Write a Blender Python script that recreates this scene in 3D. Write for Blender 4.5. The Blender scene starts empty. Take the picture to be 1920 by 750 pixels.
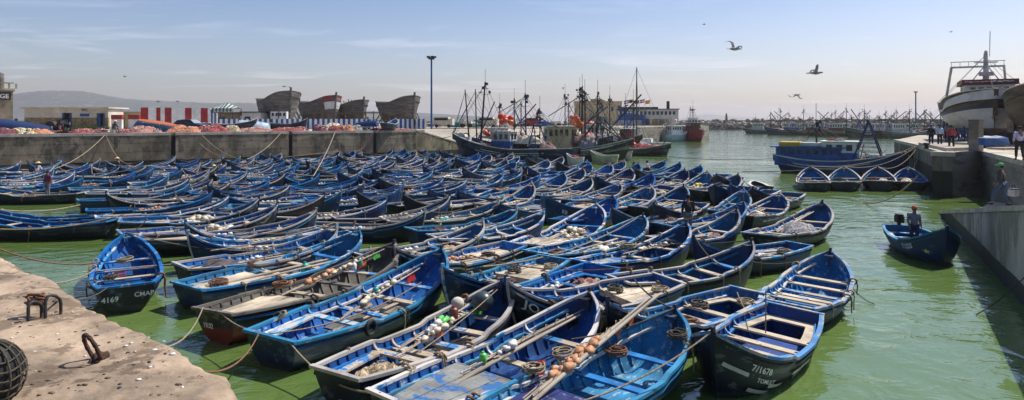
import bpy, math, random, zlib
import numpy as np
from mathutils import Vector, Matrix, noise as mnoise
R = math.radians
scn = bpy.context.scene
# ---------------------------------------------------------------- camera, light, exposure
F, H, HY = 1200.0, 5.0, 228.0            # focal length in photo pixels, eye height, horizon row
cam_d = bpy.data.cameras.new('camera'); cam = bpy.data.objects.new('camera', cam_d); scn.collection.objects.link(cam)
cam.location = (0, 0, H); cam.rotation_euler = (R(90), 0, 0)
cam_d.sensor_width = 36; cam_d.lens = F/1920*36; cam_d.shift_y = -(375-HY)/1920
cam_d.clip_start = .1; cam_d.clip_end = 30000
scn.camera = cam
SUN_AZ, SUN_EL = 60, 55                  # azimuth from +Y towards +X
w = bpy.data.worlds.new('World'); scn.world = w; w.use_nodes = True
nt = w.node_tree; nt.nodes.clear()
def N(nt, t, **k):
    n = nt.nodes.new(t)
    for a, b in k.items():
        if a.startswith('i_'):
            n.inputs[a[2:].replace('_', ' ')].default_value = b
        else: setattr(n, a, b)
    return n
sky = N(nt, 'ShaderNodeTexSky', sky_type='NISHITA', sun_disc=False, sun_elevation=R(SUN_EL), sun_rotation=R(SUN_AZ),
        altitude=0, air_density=1.0, dust_density=2.4, ozone_density=3.0)
tc = N(nt, 'ShaderNodeTexCoord')
sep = N(nt, 'ShaderNodeSeparateXYZ'); nt.links.new(tc.outputs['Generated'], sep.inputs[0])
# clouds: the view direction flattened onto a high sheet
zc = N(nt, 'ShaderNodeMath', operation='MAXIMUM'); nt.links.new(sep.outputs['Z'], zc.inputs[0]); zc.inputs[1].default_value = .02
za = N(nt, 'ShaderNodeMath', operation='ADD'); nt.links.new(zc.outputs[0], za.inputs[0]); za.inputs[1].default_value = .06
dx = N(nt, 'ShaderNodeMath', operation='DIVIDE'); nt.links.new(sep.outputs['X'], dx.inputs[0]); nt.links.new(za.outputs[0], dx.inputs[1])
dy = N(nt, 'ShaderNodeMath', operation='DIVIDE'); nt.links.new(sep.outputs['Y'], dy.inputs[0]); nt.links.new(za.outputs[0], dy.inputs[1])
cmb = N(nt, 'ShaderNodeCombineXYZ'); nt.links.new(dx.outputs[0], cmb.inputs[0]); nt.links.new(dy.outputs[0], cmb.inputs[1])
mp = N(nt, 'ShaderNodeMapping'); mp.inputs['Scale'].default_value = (.42, .8, 1); mp.inputs['Rotation'].default_value = (0, 0, R(18)); mp.inputs['Location'].default_value = (1.3, 2.2, 0)
nt.links.new(cmb.outputs[0], mp.inputs[0])
cn = N(nt, 'ShaderNodeTexNoise', i_Scale=1.1, i_Detail=9.0, i_Roughness=.62, i_Distortion=.6); nt.links.new(mp.outputs[0], cn.inputs[0])
cr = N(nt, 'ShaderNodeMapRange'); cr.inputs[1].default_value = .54; cr.inputs[2].default_value = .80; cr.inputs[3].default_value = 0; cr.inputs[4].default_value = .42
nt.links.new(cn.outputs[0], cr.inputs[0])
mixc = N(nt, 'ShaderNodeMix', data_type='RGBA'); nt.links.new(cr.outputs[0], mixc.inputs[0])
nt.links.new(sky.outputs[0], mixc.inputs[6]); mixc.inputs[7].default_value = (8.2, 8.3, 8.7, 1)
bg = N(nt, 'ShaderNodeBackground'); 
tint = N(nt, 'ShaderNodeMix', data_type='RGBA', blend_type='MULTIPLY'); tint.inputs[0].default_value = 1; tint.inputs[7].default_value = (1.02, .955, .985, 1)
nt.links.new(mixc.outputs[2], tint.inputs[6])
el = N(nt, 'ShaderNodeMapRange'); nt.links.new(sep.outputs['Z'], el.inputs[0]); el.inputs[1].default_value = .03; el.inputs[2].default_value = .24   # the air is deeper blue away from the horizon glow
deep = N(nt, 'ShaderNodeMix', data_type='RGBA', blend_type='MULTIPLY'); nt.links.new(el.outputs[0], deep.inputs[0]); nt.links.new(tint.outputs[2], deep.inputs[6]); deep.inputs[7].default_value = (.45, .60, .75, 1)
nt.links.new(deep.outputs[2], bg.inputs[0]); bg.inputs[1].default_value = .118
out = N(nt, 'ShaderNodeOutputWorld'); nt.links.new(bg.outputs[0], out.inputs[0])
sd = bpy.data.lights.new('sun', 'SUN'); sd.energy = 4.2; sd.angle = R(.55); sd.color = (1, .95, .87)
sun = bpy.data.objects.new('sun', sd); scn.collection.objects.link(sun)
sv = Vector((math.sin(R(SUN_AZ))*math.cos(R(SUN_EL)), math.cos(R(SUN_AZ))*math.cos(R(SUN_EL)), math.sin(R(SUN_EL))))
sun.rotation_euler = sv.to_track_quat('Z', 'Y').to_euler(); sun.location = (0, 0, 200)
vs = scn.view_settings; vs.view_transform = 'Standard'; vs.look = 'None'; vs.exposure = 0.58; vs.gamma = 1.0; vs.use_curve_mapping = False
scn.cycles.volume_bounces = 0; scn.cycles.max_bounces = 6; scn.cycles.volume_step_rate = 4

# ---------------------------------------------------------------- helpers
def P(px, py, z):                         # point of the photo on the level z
    d = F*(H-z)/(py-HY); return Vector(((px-960)/F*d, d, z))
def D(px, d, py=None, z=None):            # point of the photo at depth d
    return Vector(((px-960)/F*d, d, z if z is not None else H-(py-HY)/F*d))
def rnd(key): return random.Random(zlib.crc32(str(key).encode()))
def link(o): scn.collection.objects.link(o); return o
def tag(o, label=None, cat=None, group=None, kind=None):
    if label: o['label'] = label
    if cat: o['category'] = cat
    if group: o['group'] = group
    if kind: o['kind'] = kind
    return o
def empty(name, loc=(0, 0, 0), rz=0, label=None, cat=None, group=None):
    o = bpy.data.objects.new(name, None); link(o); o.location = loc; o.rotation_euler = (0, 0, rz); o.empty_display_size = .3
    return tag(o, label, cat, group)
class MB:
    def __init__(s): s.v = []; s.f = []; s.m = []; s.sm = []
    def add(s, vs, fs, mi=0, smooth=False):
        b = len(s.v); s.v += [tuple(p) for p in vs]
        for f in fs: s.f.append([b+i for i in f]); s.m.append(mi); s.sm.append(smooth)
    def box(s, c, size, rz=0, mi=0, rot=None):
        x, y, z = [q/2 for q in size]; M = rot if rot is not None else Matrix.Rotation(rz, 3, 'Z'); c = Vector(c)
        vs = [c+M@Vector((a*x, b*y, d*z)) for a in (-1, 1) for b in (-1, 1) for d in (-1, 1)]
        s.add(vs, [(0, 1, 3, 2), (4, 6, 7, 5), (0, 4, 5, 1), (2, 3, 7, 6), (0, 2, 6, 4), (1, 5, 7, 3)], mi)
    def bar(s, a, b, wd, h, mi=0, up=(0, 0, 1)):     # rectangular bar between two points
        a, b = Vector(a), Vector(b); d = (b-a); L = d.length
        if L < 1e-6: return
        d.normalize(); u = Vector(up); sd = d.cross(u)
        if sd.length < 1e-4: sd = d.cross(Vector((1, 0, 0)))
        sd.normalize(); u = sd.cross(d)
        s.box((a+b)/2, (L, wd, h), mi=mi, rot=Matrix((d, sd, u)).transposed())
    def tube(s, pts, r, n=6, mi=0, cap=True, smooth=True):
        pts = [Vector(p) for p in pts]; m = len(pts); rs = r if isinstance(r, (list, tuple)) else [r]*m
        vs = []; pu = None
        for i, p in enumerate(pts):
            t = (pts[min(i+1, m-1)]-pts[max(i-1, 0)])
            if t.length < 1e-7: t = Vector((0, 0, 1))
            t.normalize()
            if pu is None:
                pu = t.cross(Vector((0, 0, 1)))
                if pu.length < .05: pu = t.cross(Vector((1, 0, 0)))
            pu = (pu-t*pu.dot(t))
            if pu.length < 1e-5: pu = t.orthogonal()
            pu.normalize(); q = t.cross(pu)
            for k in range(n):
                a = 2*math.pi*k/n; vs.append(p+(pu*math.cos(a)+q*math.sin(a))*rs[i])
        fs = [(i*n+k, i*n+(k+1) % n, (i+1)*n+(k+1) % n, (i+1)*n+k) for i in range(m-1) for k in range(n)]
        s.add(vs, fs, mi, smooth)
        if cap: s.add([vs[k] for k in range(n)], [tuple(range(n))[::-1]], mi); s.add([vs[(m-1)*n+k] for k in range(n)], [tuple(range(n))], mi)
    def blob(s, c, r, mi=0, nu=8, nv=6, seed=0, amp=0, fr=1.5):
        c = Vector(c); r = Vector(r) if isinstance(r, (tuple, list)) else Vector((r, r, r)); vs = []
        for j in range(nv+1):
            th = math.pi*j/nv
            for i in range(nu):
                ph = 2*math.pi*i/nu; d = Vector((math.sin(th)*math.cos(ph), math.sin(th)*math.sin(ph), math.cos(th)))
                k = 1+(amp*mnoise.noise(d*fr+Vector((seed*7.3, seed*1.7, 0))) if amp else 0)
                vs.append(c+Vector((d.x*r.x, d.y*r.y, d.z*r.z))*k)
        s.add(vs, [(j*nu+i, (j+1)*nu+i, (j+1)*nu+(i+1) % nu, j*nu+(i+1) % nu) for j in range(nv) for i in range(nu)], mi, True)
    def grid(s, rows, mi=0, smooth=True, close=False):
        nr = len(rows); nc = len(rows[0]); vs = [p for r_ in rows for p in r_]
        s.add(vs, [(i*nc+j, i*nc+(j+1) % nc, (i+1)*nc+(j+1) % nc, (i+1)*nc+j) for i in range(nr-1) for j in range(nc if close else nc-1)], mi, smooth)
    def prism(s, poly, z0, z1, mi=0, mtop=None):
        n = len(poly); vs = [(p[0], p[1], z0) for p in poly]+[(p[0], p[1], z1) for p in poly]
        s.add(vs, [(i, (i+1) % n, n+(i+1) % n, n+i) for i in range(n)], mi)
        s.add(vs[n:], [tuple(range(n))], mi if mtop is None else mtop); s.add(vs[:n], [tuple(range(n))[::-1]], mi)
    def mesh(s, name, mats):
        me = bpy.data.meshes.new(name); me.from_pydata(s.v, [], s.f)
        for m in (mats if isinstance(mats, (list, tuple)) else [mats]): me.materials.append(m)
        me.polygons.foreach_set('material_index', s.m); me.polygons.foreach_set('use_smooth', s.sm); me.update(); return me
    def build(s, name, mats, parent=None, loc=None, rz=None, label=None, cat=None, group=None, kind=None):
        o = bpy.data.objects.new(name, s.mesh(name, mats)); link(o)
        if parent: o.parent = parent
        if loc is not None: o.location = loc
        if rz is not None: o.rotation_euler = (0, 0, rz)
        return tag(o, label, cat, group, kind)
def inst(name, me, parent=None, loc=None, rz=None, scale=None):
    o = bpy.data.objects.new(name, me); link(o)
    if parent: o.parent = parent
    if loc is not None: o.location = loc
    if rz is not None: o.rotation_euler = (0, 0, rz)
    if scale is not None: o.scale = (scale, scale, scale) if not isinstance(scale, (tuple, list)) else scale
    return o
def copy_tree(o, parent=None):
    c = o.copy(); link(c)
    if parent: c.parent = parent
    for ch in list(o.children): copy_tree(ch, c)
    return c
def lerp(a, b, t): return a+(b-a)*t
def spl(x, xs, ys):                       # smooth interpolation through control points
    x = min(max(x, xs[0]), xs[-1]); i = 0
    while i < len(xs)-2 and x > xs[i+1]: i += 1
    h = xs[i+1]-xs[i]; t = (x-xs[i])/h
    def sl(j):
        if j <= 0: return (ys[1]-ys[0])/(xs[1]-xs[0])
        if j >= len(xs)-1: return (ys[-1]-ys[-2])/(xs[-1]-xs[-2])
        return (ys[j+1]-ys[j-1])/(xs[j+1]-xs[j-1])
    a, b = sl(i)*h, sl(i+1)*h
    return (2*t**3-3*t*t+1)*ys[i]+(t**3-2*t*t+t)*a+(-2*t**3+3*t*t)*ys[i+1]+(t**3-t*t)*b
_txt = {}
def text_verts(s, size=1.0):              # a string as a flat mesh: vertices and faces
    if s in _txt: v, f = _txt[s]
    else:
        cu = bpy.data.curves.new('lettering', 'FONT'); cu.body = s; cu.resolution_u = 2; cu.offset = .018
        o = bpy.data.objects.new('lettering', cu); link(o); bpy.context.view_layer.update()
        me = bpy.data.meshes.new_from_object(o.evaluated_get(bpy.context.evaluated_depsgraph_get()))
        v = [tuple(p.co) for p in me.vertices]; f = [list(p.vertices) for p in me.polygons]
        bpy.data.objects.remove(o); bpy.data.meshes.remove(me); bpy.data.curves.remove(cu); _txt[s] = (v, f)
    return [(a*size, b*size) for a, b, c in v], f
def flat_text(name, s, size, org, xd, yd, m, parent=None, thick=.01, center=True):
    v, f = text_verts(s, size); org, xd, yd = Vector(org), Vector(xd).normalized(), Vector(yd).normalized()
    wd = max(p[0] for p in v) if v else 0; ox = -wd/2 if center else 0
    mb = MB(); n = xd.cross(yd)
    mb.add([org+xd*(a+ox)+yd*b+n*thick for a, b in v], f); return mb.build(name, m, parent)

# ---------------------------------------------------------------- materials
_m = {}
def mat(name, col, rough=.75, var=.18, sc=2.5, wear=None, wa=.5, wsc=7, metal=0, bump=.15, col2=None, rng=0.0, stretch=None, spec=.4, low=None, lowz=.1, dirt=0, emit=None, vr=0):
    """procedural paint / wood / stone: tone variation, patches of wear showing a second colour, fine bump"""
    if name in _m: return _m[name]
    m = bpy.data.materials.new(name); m.use_nodes = True; t = m.node_tree; b = t.nodes['Principled BSDF']; L = t.links.new
    tc = N(t, 'ShaderNodeTexCoord'); oi = N(t, 'ShaderNodeObjectInfo')
    mu = N(t, 'ShaderNodeMath', operation='MULTIPLY'); L(oi.outputs['Random'], mu.inputs[0]); mu.inputs[1].default_value = 73.0
    va = N(t, 'ShaderNodeVectorMath', operation='ADD'); L(tc.outputs['Object'], va.inputs[0]); L(mu.outputs[0], va.inputs[1]); vec = va.outputs[0]
    if stretch:
        mp = N(t, 'ShaderNodeMapping'); mp.inputs['Scale'].default_value = stretch; L(vec, mp.inputs[0]); vec = mp.outputs[0]
    n1 = N(t, 'ShaderNodeTexNoise', i_Scale=sc, i_Detail=6.0, i_Roughness=.65); L(vec, n1.inputs[0])
    mx = N(t, 'ShaderNodeMix', data_type='RGBA')
    c2 = col2 or tuple(c*(1-var*2.2) for c in col)
    r1 = N(t, 'ShaderNodeMapRange'); r1.inputs[1].default_value = .34; r1.inputs[2].default_value = .66; L(n1.outputs[0], r1.inputs[0])
    L(r1.outputs[0], mx.inputs[0]); mx.inputs[6].default_value = (*c2, 1); mx.inputs[7].default_value = (*[min(1, c*(1+var)) for c in col], 1)
    cur = mx.outputs[2]
    if wear:
        n2 = N(t, 'ShaderNodeTexNoise', i_Scale=wsc, i_Detail=8.0, i_Roughness=.7); L(vec, n2.inputs[0])
        r2 = N(t, 'ShaderNodeMapRange'); L(n2.outputs[0], r2.inputs[0])
        th = N(t, 'ShaderNodeMath', operation='MULTIPLY_ADD'); L(oi.outputs['Random'], th.inputs[0]); th.inputs[1].default_value = -rng; th.inputs[2].default_value = .5+(0.5-wa)*.32+rng/2
        th2 = N(t, 'ShaderNodeMath', operation='ADD'); L(th.outputs[0], th2.inputs[0]); th2.inputs[1].default_value = .045
        L(th.outputs[0], r2.inputs[1]); L(th2.outputs[0], r2.inputs[2])
        m2 = N(t, 'ShaderNodeMix', data_type='RGBA'); L(r2.outputs[0], m2.inputs[0]); L(cur, m2.inputs[6]); m2.inputs[7].default_value = (*wear, 1); cur = m2.outputs[2]
    if low:                                # a coat of another colour below the waterline
        sp = N(t, 'ShaderNodeSeparateXYZ'); L(tc.outputs['Object'], sp.inputs[0])
        ad = N(t, 'ShaderNodeMath', operation='MULTIPLY_ADD'); L(n1.outputs[0], ad.inputs[0]); ad.inputs[1].default_value = -.25; L(sp.outputs['Z'], ad.inputs[2])
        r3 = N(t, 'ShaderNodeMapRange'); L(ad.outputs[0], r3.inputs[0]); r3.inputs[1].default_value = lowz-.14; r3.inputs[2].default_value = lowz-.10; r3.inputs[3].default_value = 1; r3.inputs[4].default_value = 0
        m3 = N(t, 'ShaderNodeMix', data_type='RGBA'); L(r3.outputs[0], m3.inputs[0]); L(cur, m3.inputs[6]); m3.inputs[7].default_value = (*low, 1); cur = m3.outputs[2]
    if dirt:
        n4 = N(t, 'ShaderNodeTexNoise', i_Scale=sc*.45, i_Detail=4.0); L(vec, n4.inputs[0])
        r4 = N(t, 'ShaderNodeMapRange'); r4.inputs[1].default_value = .42; r4.inputs[2].default_value = .68; r4.inputs[3].default_value = 1; r4.inputs[4].default_value = 1-dirt; L(n4.outputs[0], r4.inputs[0])
        m4 = N(t, 'ShaderNodeMix', data_type='RGBA', blend_type='MULTIPLY'); m4.inputs[0].default_value = 1; L(cur, m4.inputs[6]); L(r4.outputs[0], m4.inputs[7]); cur = m4.outputs[2]
    if vr:                                 # each copy a little lighter, darker or greener
        hs = N(t, 'ShaderNodeHueSaturation'); r6 = N(t, 'ShaderNodeMapRange'); L(oi.outputs['Random'], r6.inputs[0]); r6.inputs[3].default_value = 1-vr; r6.inputs[4].default_value = 1+vr
        wn = N(t, 'ShaderNodeTexWhiteNoise', noise_dimensions='1D'); L(mu.outputs[0], wn.inputs['W']); r7 = N(t, 'ShaderNodeMapRange'); L(wn.outputs[0], r7.inputs[0]); r7.inputs[3].default_value = .475; r7.inputs[4].default_value = .515
        r8 = N(t, 'ShaderNodeMapRange'); L(wn.outputs[0], r8.inputs[0]); r8.inputs[3].default_value = .95; r8.inputs[4].default_value = 1.15
        L(r6.outputs[0], hs.inputs['Value']); L(r7.outputs[0], hs.inputs['Hue']); L(r8.outputs[0], hs.inputs['Saturation']); L(cur, hs.inputs['Color']); cur = hs.outputs[0]
    L(cur, b.inputs['Base Color']); b.inputs['Roughness'].default_value = rough; b.inputs['Metallic'].default_value = metal
    b.inputs['Specular IOR Level'].default_value = spec
    if emit: b.inputs['Emission Color'].default_value = (*emit, 1); b.inputs['Emission Strength'].default_value = 1
    if bump:
        n3 = N(t, 'ShaderNodeTexNoise', i_Scale=sc*6, i_Detail=5.0); L(vec, n3.inputs[0])
        bp = N(t, 'ShaderNodeBump'); bp.inputs['Strength'].default_value = bump; bp.inputs['Distance'].default_value = .03; L(n3.outputs[0], bp.inputs['Height']); L(bp.outputs[0], b.inputs['Normal'])
    _m[name] = m; return m
WOODC = (.40, .33, .25)
m_blue = mat('blue paint', (.004, .115, .34), .6, .3, 1.6, wear=(.20, .28, .34), wa=.14, wsc=8, rng=.14, vr=.3, stretch=(.35, 1, 1), dirt=.35)
m_blue2 = mat('deep blue paint', (.006, .07, .24), .55, .25, 1.6, wear=(.2, .24, .3), wa=.12, wsc=8, rng=.12, vr=.3, stretch=(.35, 1, 1), dirt=.4)
m_bluel = mat('light blue paint', (.012, .17, .42), .55, .2, 2, wear=(.38, .38, .36), wa=.38, vr=.2, wsc=6, rng=.15, stretch=(.35, 1, 1), dirt=.2)
m_rail = mat('worn blue rail', (.04, .20, .44), .6, .25, 2, wear=(.54, .50, .46), wa=.42, vr=.15, wsc=4.5, rng=.22, stretch=(.3, 1, 1), dirt=.25)
m_railw = mat('bleached wood rail', (.44, .40, .36), .7, .2, 2, wear=(.05, .2, .42), wa=.3, wsc=4, rng=.2, stretch=(.3, 1, 1), dirt=.3)
m_grey = mat('weathered grey wood', (.17, .15, .125), .8, .3, 2, wear=(.07, .07, .07), wa=.4, wsc=5, stretch=(.25, 1, 1), dirt=.3)
m_hull = mat('black hull paint', (.009, .015, .030), .45, .3, 1.5, wear=(.07, .08, .09), wa=.28, wsc=3, rng=.12, stretch=(.25, 1, 1.4), low=(.020, .030, .026), lowz=.15)
m_hullb = mat('navy hull paint', (.006, .030, .095), .45, .3, 1.5, wear=(.08, .10, .13), wa=.28, wsc=3, rng=.12, stretch=(.25, 1, 1.4), low=(.020, .030, .026), lowz=.15)
m_hullr = mat('black hull with red bottom', (.014, .018, .024), .5, .3, 1.5, wear=(.10, .10, .09), wa=.3, wsc=3, stretch=(.25, 1, 1.4), low=(.13, .022, .015), lowz=.33)
m_deck = mat('sun bleached deck boards', (.60, .49, .35), .75, .22, 2.2, wear=(.26, .21, .15), wa=.3, wsc=6, rng=.2, stretch=(.5, 1, 1), dirt=.3)
m_deckb = mat('worn blue grey deck', (.25, .25, .23), .7, .25, 2.2, wear=(.03, .13, .34), wa=.42, wsc=4, stretch=(.8, .4, 1), dirt=.25)
m_decki = mat('indigo deck', (.022, .035, .17), .55, .25, 2.2, wear=(.25, .25, .27), wa=.18, wsc=8, stretch=(.8, .4, 1), dirt=.25)
m_thw = mat('thwart wood', (.52, .42, .30), .75, .2, 3, wear=(.03, .17, .42), wa=.28, wsc=3, rng=.3, stretch=(1, .5, 1), dirt=.25)
m_thwb = mat('blue thwart', (.02, .19, .50), .45, .2, 2.5, wear=(.40, .34, .26), wa=.3, wsc=4, rng=.3, dirt=.2)
m_oar = mat('old oar wood', (.42, .35, .27), .8, .2, 3, wear=(.2, .17, .13), wa=.35, wsc=6, stretch=(.3, 1, 1))
m_rope = mat('tan rope', (.34, .27, .18), .95, .25, 25, bump=.6)
m_roped = mat('dark rope', (.10, .085, .06), .95, .25, 25, bump=.6)
m_ropeb = mat('rust brown rope', (.23, .11, .065), .95, .25, 25, bump=.6)
m_ropeg = mat('green rope', (.06, .20, .15), .9, .25, 25, bump=.6)
m_float = mat('cream float', (.62, .54, .40), .6, .15, 5, wear=(.40, .32, .22), wa=.3)
m_floatw = mat('white float', (.72, .70, .66), .5, .12, 5, dirt=.2)
m_floato = mat('orange brown float', (.50, .22, .09), .6, .2, 5, wear=(.5, .4, .3), wa=.3)
m_floaty = mat('yellow float', (.72, .55, .12), .6, .15, 5)
m_buoyr = mat('orange red buoy', (.72, .07, .02), .35, .12, 4)
m_buoyo = mat('faded orange buoy', (.75, .17, .06), .4, .15, 4)
m_green = mat('green plastic', (.12, .52, .10), .35, .15, 4)
m_teal = mat('teal plastic', (.04, .30, .28), .4, .15, 6)
m_redp = mat('red plastic', (.50, .035, .03), .4, .15, 4)
m_brownp = mat('red brown canister', (.20, .05, .03), .4, .2, 4)
m_white = mat('white paint', (.72, .71, .68), .55, .08, 2, wear=(.45, .36, .26), wa=.12, wsc=4, dirt=.15)
m_whited = mat('dirty white paint', (.58, .57, .53), .6, .15, 1.5, wear=(.3, .22, .15), wa=.25, wsc=3, dirt=.3)
m_cream = mat('cream cloth', (.62, .55, .45), .9, .15, 4)
m_cloth = mat('grey brown cloth', (.10, .08, .08), .95, .25, 5, bump=.5)
m_black = mat('black rubber', (.014, .014, .014), .7, .3, 5)
m_dark = mat('dark iron', (.028, .028, .030), .6, .35, 4, wear=(.12, .055, .03), wa=.3)
m_darkb = mat('dark blue iron', (.012, .035, .11), .55, .3, 3, wear=(.12, .06, .035), wa=.25)
m_rust = mat('rusted iron', (.10, .045, .028), .9, .4, 12, wear=(.05, .03, .025), wa=.5, wsc=20, bump=.8)
m_red = mat('red paint', (.36, .02, .02), .5, .15, 2, wear=(.3, .25, .2), wa=.15, dirt=.2)
m_redd = mat('maroon paint', (.17, .022, .018), .5, .2, 2, wear=(.25, .2, .16), wa=.15, dirt=.2)
m_bluew = mat('blue wall paint', (.012, .10, .34), .5, .2, 1.5, wear=(.10, .12, .15), wa=.2, dirt=.3)
m_glass = mat('dark window glass', (.015, .02, .025), .08, .1, 1, bump=0, spec=.8)
m_conc = mat('grey concrete', (.27, .235, .19), .9, .25, .35, wear=(.13, .115, .09), wa=.38, wsc=1.6, bump=.4, stretch=(.35, .35, 1.2), dirt=.35)
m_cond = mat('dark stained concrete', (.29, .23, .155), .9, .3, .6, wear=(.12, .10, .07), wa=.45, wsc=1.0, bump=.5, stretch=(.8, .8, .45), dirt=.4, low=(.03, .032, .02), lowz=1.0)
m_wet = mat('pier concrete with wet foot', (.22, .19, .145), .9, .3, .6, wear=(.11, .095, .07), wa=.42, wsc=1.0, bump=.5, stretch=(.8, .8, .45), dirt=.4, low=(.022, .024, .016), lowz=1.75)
m_capc = mat('pale coping concrete', (.50, .44, .35), .9, .15, 1.2, wear=(.3, .26, .2), wa=.25, bump=.3, dirt=.2)
m_pave = mat('dusty quay paving', (.44, .38, .30), .95, .14, .12, wear=(.30, .25, .2), wa=.3, wsc=.5, bump=.2, dirt=.2)
m_quay = mat('warm worn concrete', (.43, .315, .215), .92, .25, 1.3, wear=(.18, .125, .08), wa=.42, wsc=1.7, bump=1.0, dirt=.5, rng=0)
m_plast = mat('cream plaster', (.60, .54, .44), .9, .1, .8, dirt=.18)
m_yplast = mat('yellow plaster', (.58, .47, .27), .9, .1, .6, dirt=.25)
m_brick = mat('brown stone band', (.30, .22, .12), .9, .25, 3, dirt=.2)
m_rock = mat('pale tan rock', (.36, .30, .23), .95, .3, .8, wear=(.12, .10, .08), wa=.35, wsc=2)  # pale tan stone colour of the upper boulders
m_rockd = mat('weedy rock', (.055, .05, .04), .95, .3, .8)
m_hullg = mat('bare grey hull planking', (.155, .142, .128), .85, .22, 1.0, wear=(.22, .20, .175), wa=.4, wsc=2, stretch=(.3, .3, 2.2), bump=.3, dirt=.25)
m_wrib = mat('brown timber', (.16, .11, .07), .85, .25, 2)
NETC = {'red': (.24, .045, .05), 'pink': (.36, .17, .14), 'brown': (.17, .10, .085), 'orange': (.44, .18, .10), 'purple': (.16, .04, .06), 'tan': (.40, .30, .19), 'grey': (.22, .21, .21), 'teal': (.05, .26, .28), 'cream': (.62, .5, .36)}
m_net = {k: mat(k+' netting', c, .95, .35, 14, wear=tuple(min(1, q*1.8+.04) for q in c), wa=.45, wsc=12, bump=1.0) for k, c in NETC.items()}
# ---------------------------------------------------------------- setting: water, land, quays
def water():
    m = bpy.data.materials.new('harbour water'); m.use_nodes = True; t = m.node_tree; L = t.links.new; b = t.nodes['Principled BSDF']
    tc = N(t, 'ShaderNodeTexCoord')
    n0 = N(t, 'ShaderNodeTexNoise', i_Scale=.06, i_Detail=5.0); L(tc.outputs['Object'], n0.inputs[0])
    mx = N(t, 'ShaderNodeMix', data_type='RGBA'); L(n0.outputs[0], mx.inputs[0]); mx.inputs[6].default_value = (.042, .082, .018, 1); mx.inputs[7].default_value = (.15, .22, .062, 1)
    L(mx.outputs[2], b.inputs['Base Color']); b.inputs['Roughness'].default_value = .03; b.inputs['IOR'].default_value = 1.75
    mp = N(t, 'ShaderNodeMapping'); mp.inputs['Scale'].default_value = (1, 1.5, 1); mp.inputs['Rotation'].default_value = (0, 0, R(-20)); L(tc.outputs['Object'], mp.inputs[0])
    n1 = N(t, 'ShaderNodeTexNoise', i_Scale=.9, i_Detail=3.0, i_Roughness=.5, i_Distortion=.8); L(mp.outputs[0], n1.inputs[0])
    n2 = N(t, 'ShaderNodeTexNoise', i_Scale=4.5, i_Detail=3.0, i_Roughness=.55, i_Distortion=.6); L(mp.outputs[0], n2.inputs[0])
    n3 = N(t, 'ShaderNodeTexNoise', i_Scale=.25, i_Detail=2.0, i_Distortion=1.0); L(mp.outputs[0], n3.inputs[0])
    a = N(t, 'ShaderNodeMath', operation='MULTIPLY_ADD'); L(n2.outputs[0], a.inputs[0]); a.inputs[1].default_value = .10; L(n1.outputs[0], a.inputs[2])
    c = N(t, 'ShaderNodeMath', operation='MULTIPLY_ADD'); L(n3.outputs[0], c.inputs[0]); c.inputs[1].default_value = 1.6; L(a.outputs[0], c.inputs[2])
    bp = N(t, 'ShaderNodeBump'); bp.inputs['Strength'].default_value = .65; bp.inputs['Distance'].default_value = .13; n5 = N(t, 'ShaderNodeTexNoise', i_Scale=.11, i_Detail=3.0, i_Distortion=1.5); L(mp.outputs[0], n5.inputs[0])
    r5 = N(t, 'ShaderNodeMapRange'); L(n5.outputs[0], r5.inputs[0]); r5.inputs[1].default_value = .35; r5.inputs[2].default_value = .65; r5.inputs[3].default_value = .22; r5.inputs[4].default_value = .95
    L(r5.outputs[0], bp.inputs['Strength']); L(c.outputs[0], bp.inputs['Height']); L(bp.outputs[0], b.inputs['Normal'])
    mb = MB(); S = 9000
    mb.add([(-S, -60, 0), (S, -60, 0), (S, S, 0), (-S, S, 0)], [(0, 1, 2, 3)])
    mb.build('water', m, kind='structure')
water()
QZ = 3.85                                  # level of the far quay
W0, W1 = Vector((-90.0, 23.1, 0)), Vector((-12.9, 86.0, 0))   # line of the long far wall
wdir = (W1-W0).normalized(); wn = Vector((wdir.y, -wdir.x, 0))  # wn faces the boats
RAMP1 = Vector((-6.5, 92.5, 0))            # foot of the sloping end
land = [(-90, 23.1), (-12.9, 86.0), (-12.0, 88.0), (-17, 112), (-14, 118), (12, 118), (40, 166), (50, 172), (56, 182), (52, 230), (-40, 900), (-1500, 2400), (-3600, 2400), (-2500, 100)]
mb = MB(); mb.prism([(x-(.6*wn.x if i < 2 else 0), y-(.6*wn.y if i < 2 else 0)) for i, (x, y) in enumerate(land)], -1, QZ-.02, 0, 1)
mb.build('quay_ground', [m_conc, m_pave], kind='structure')
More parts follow.
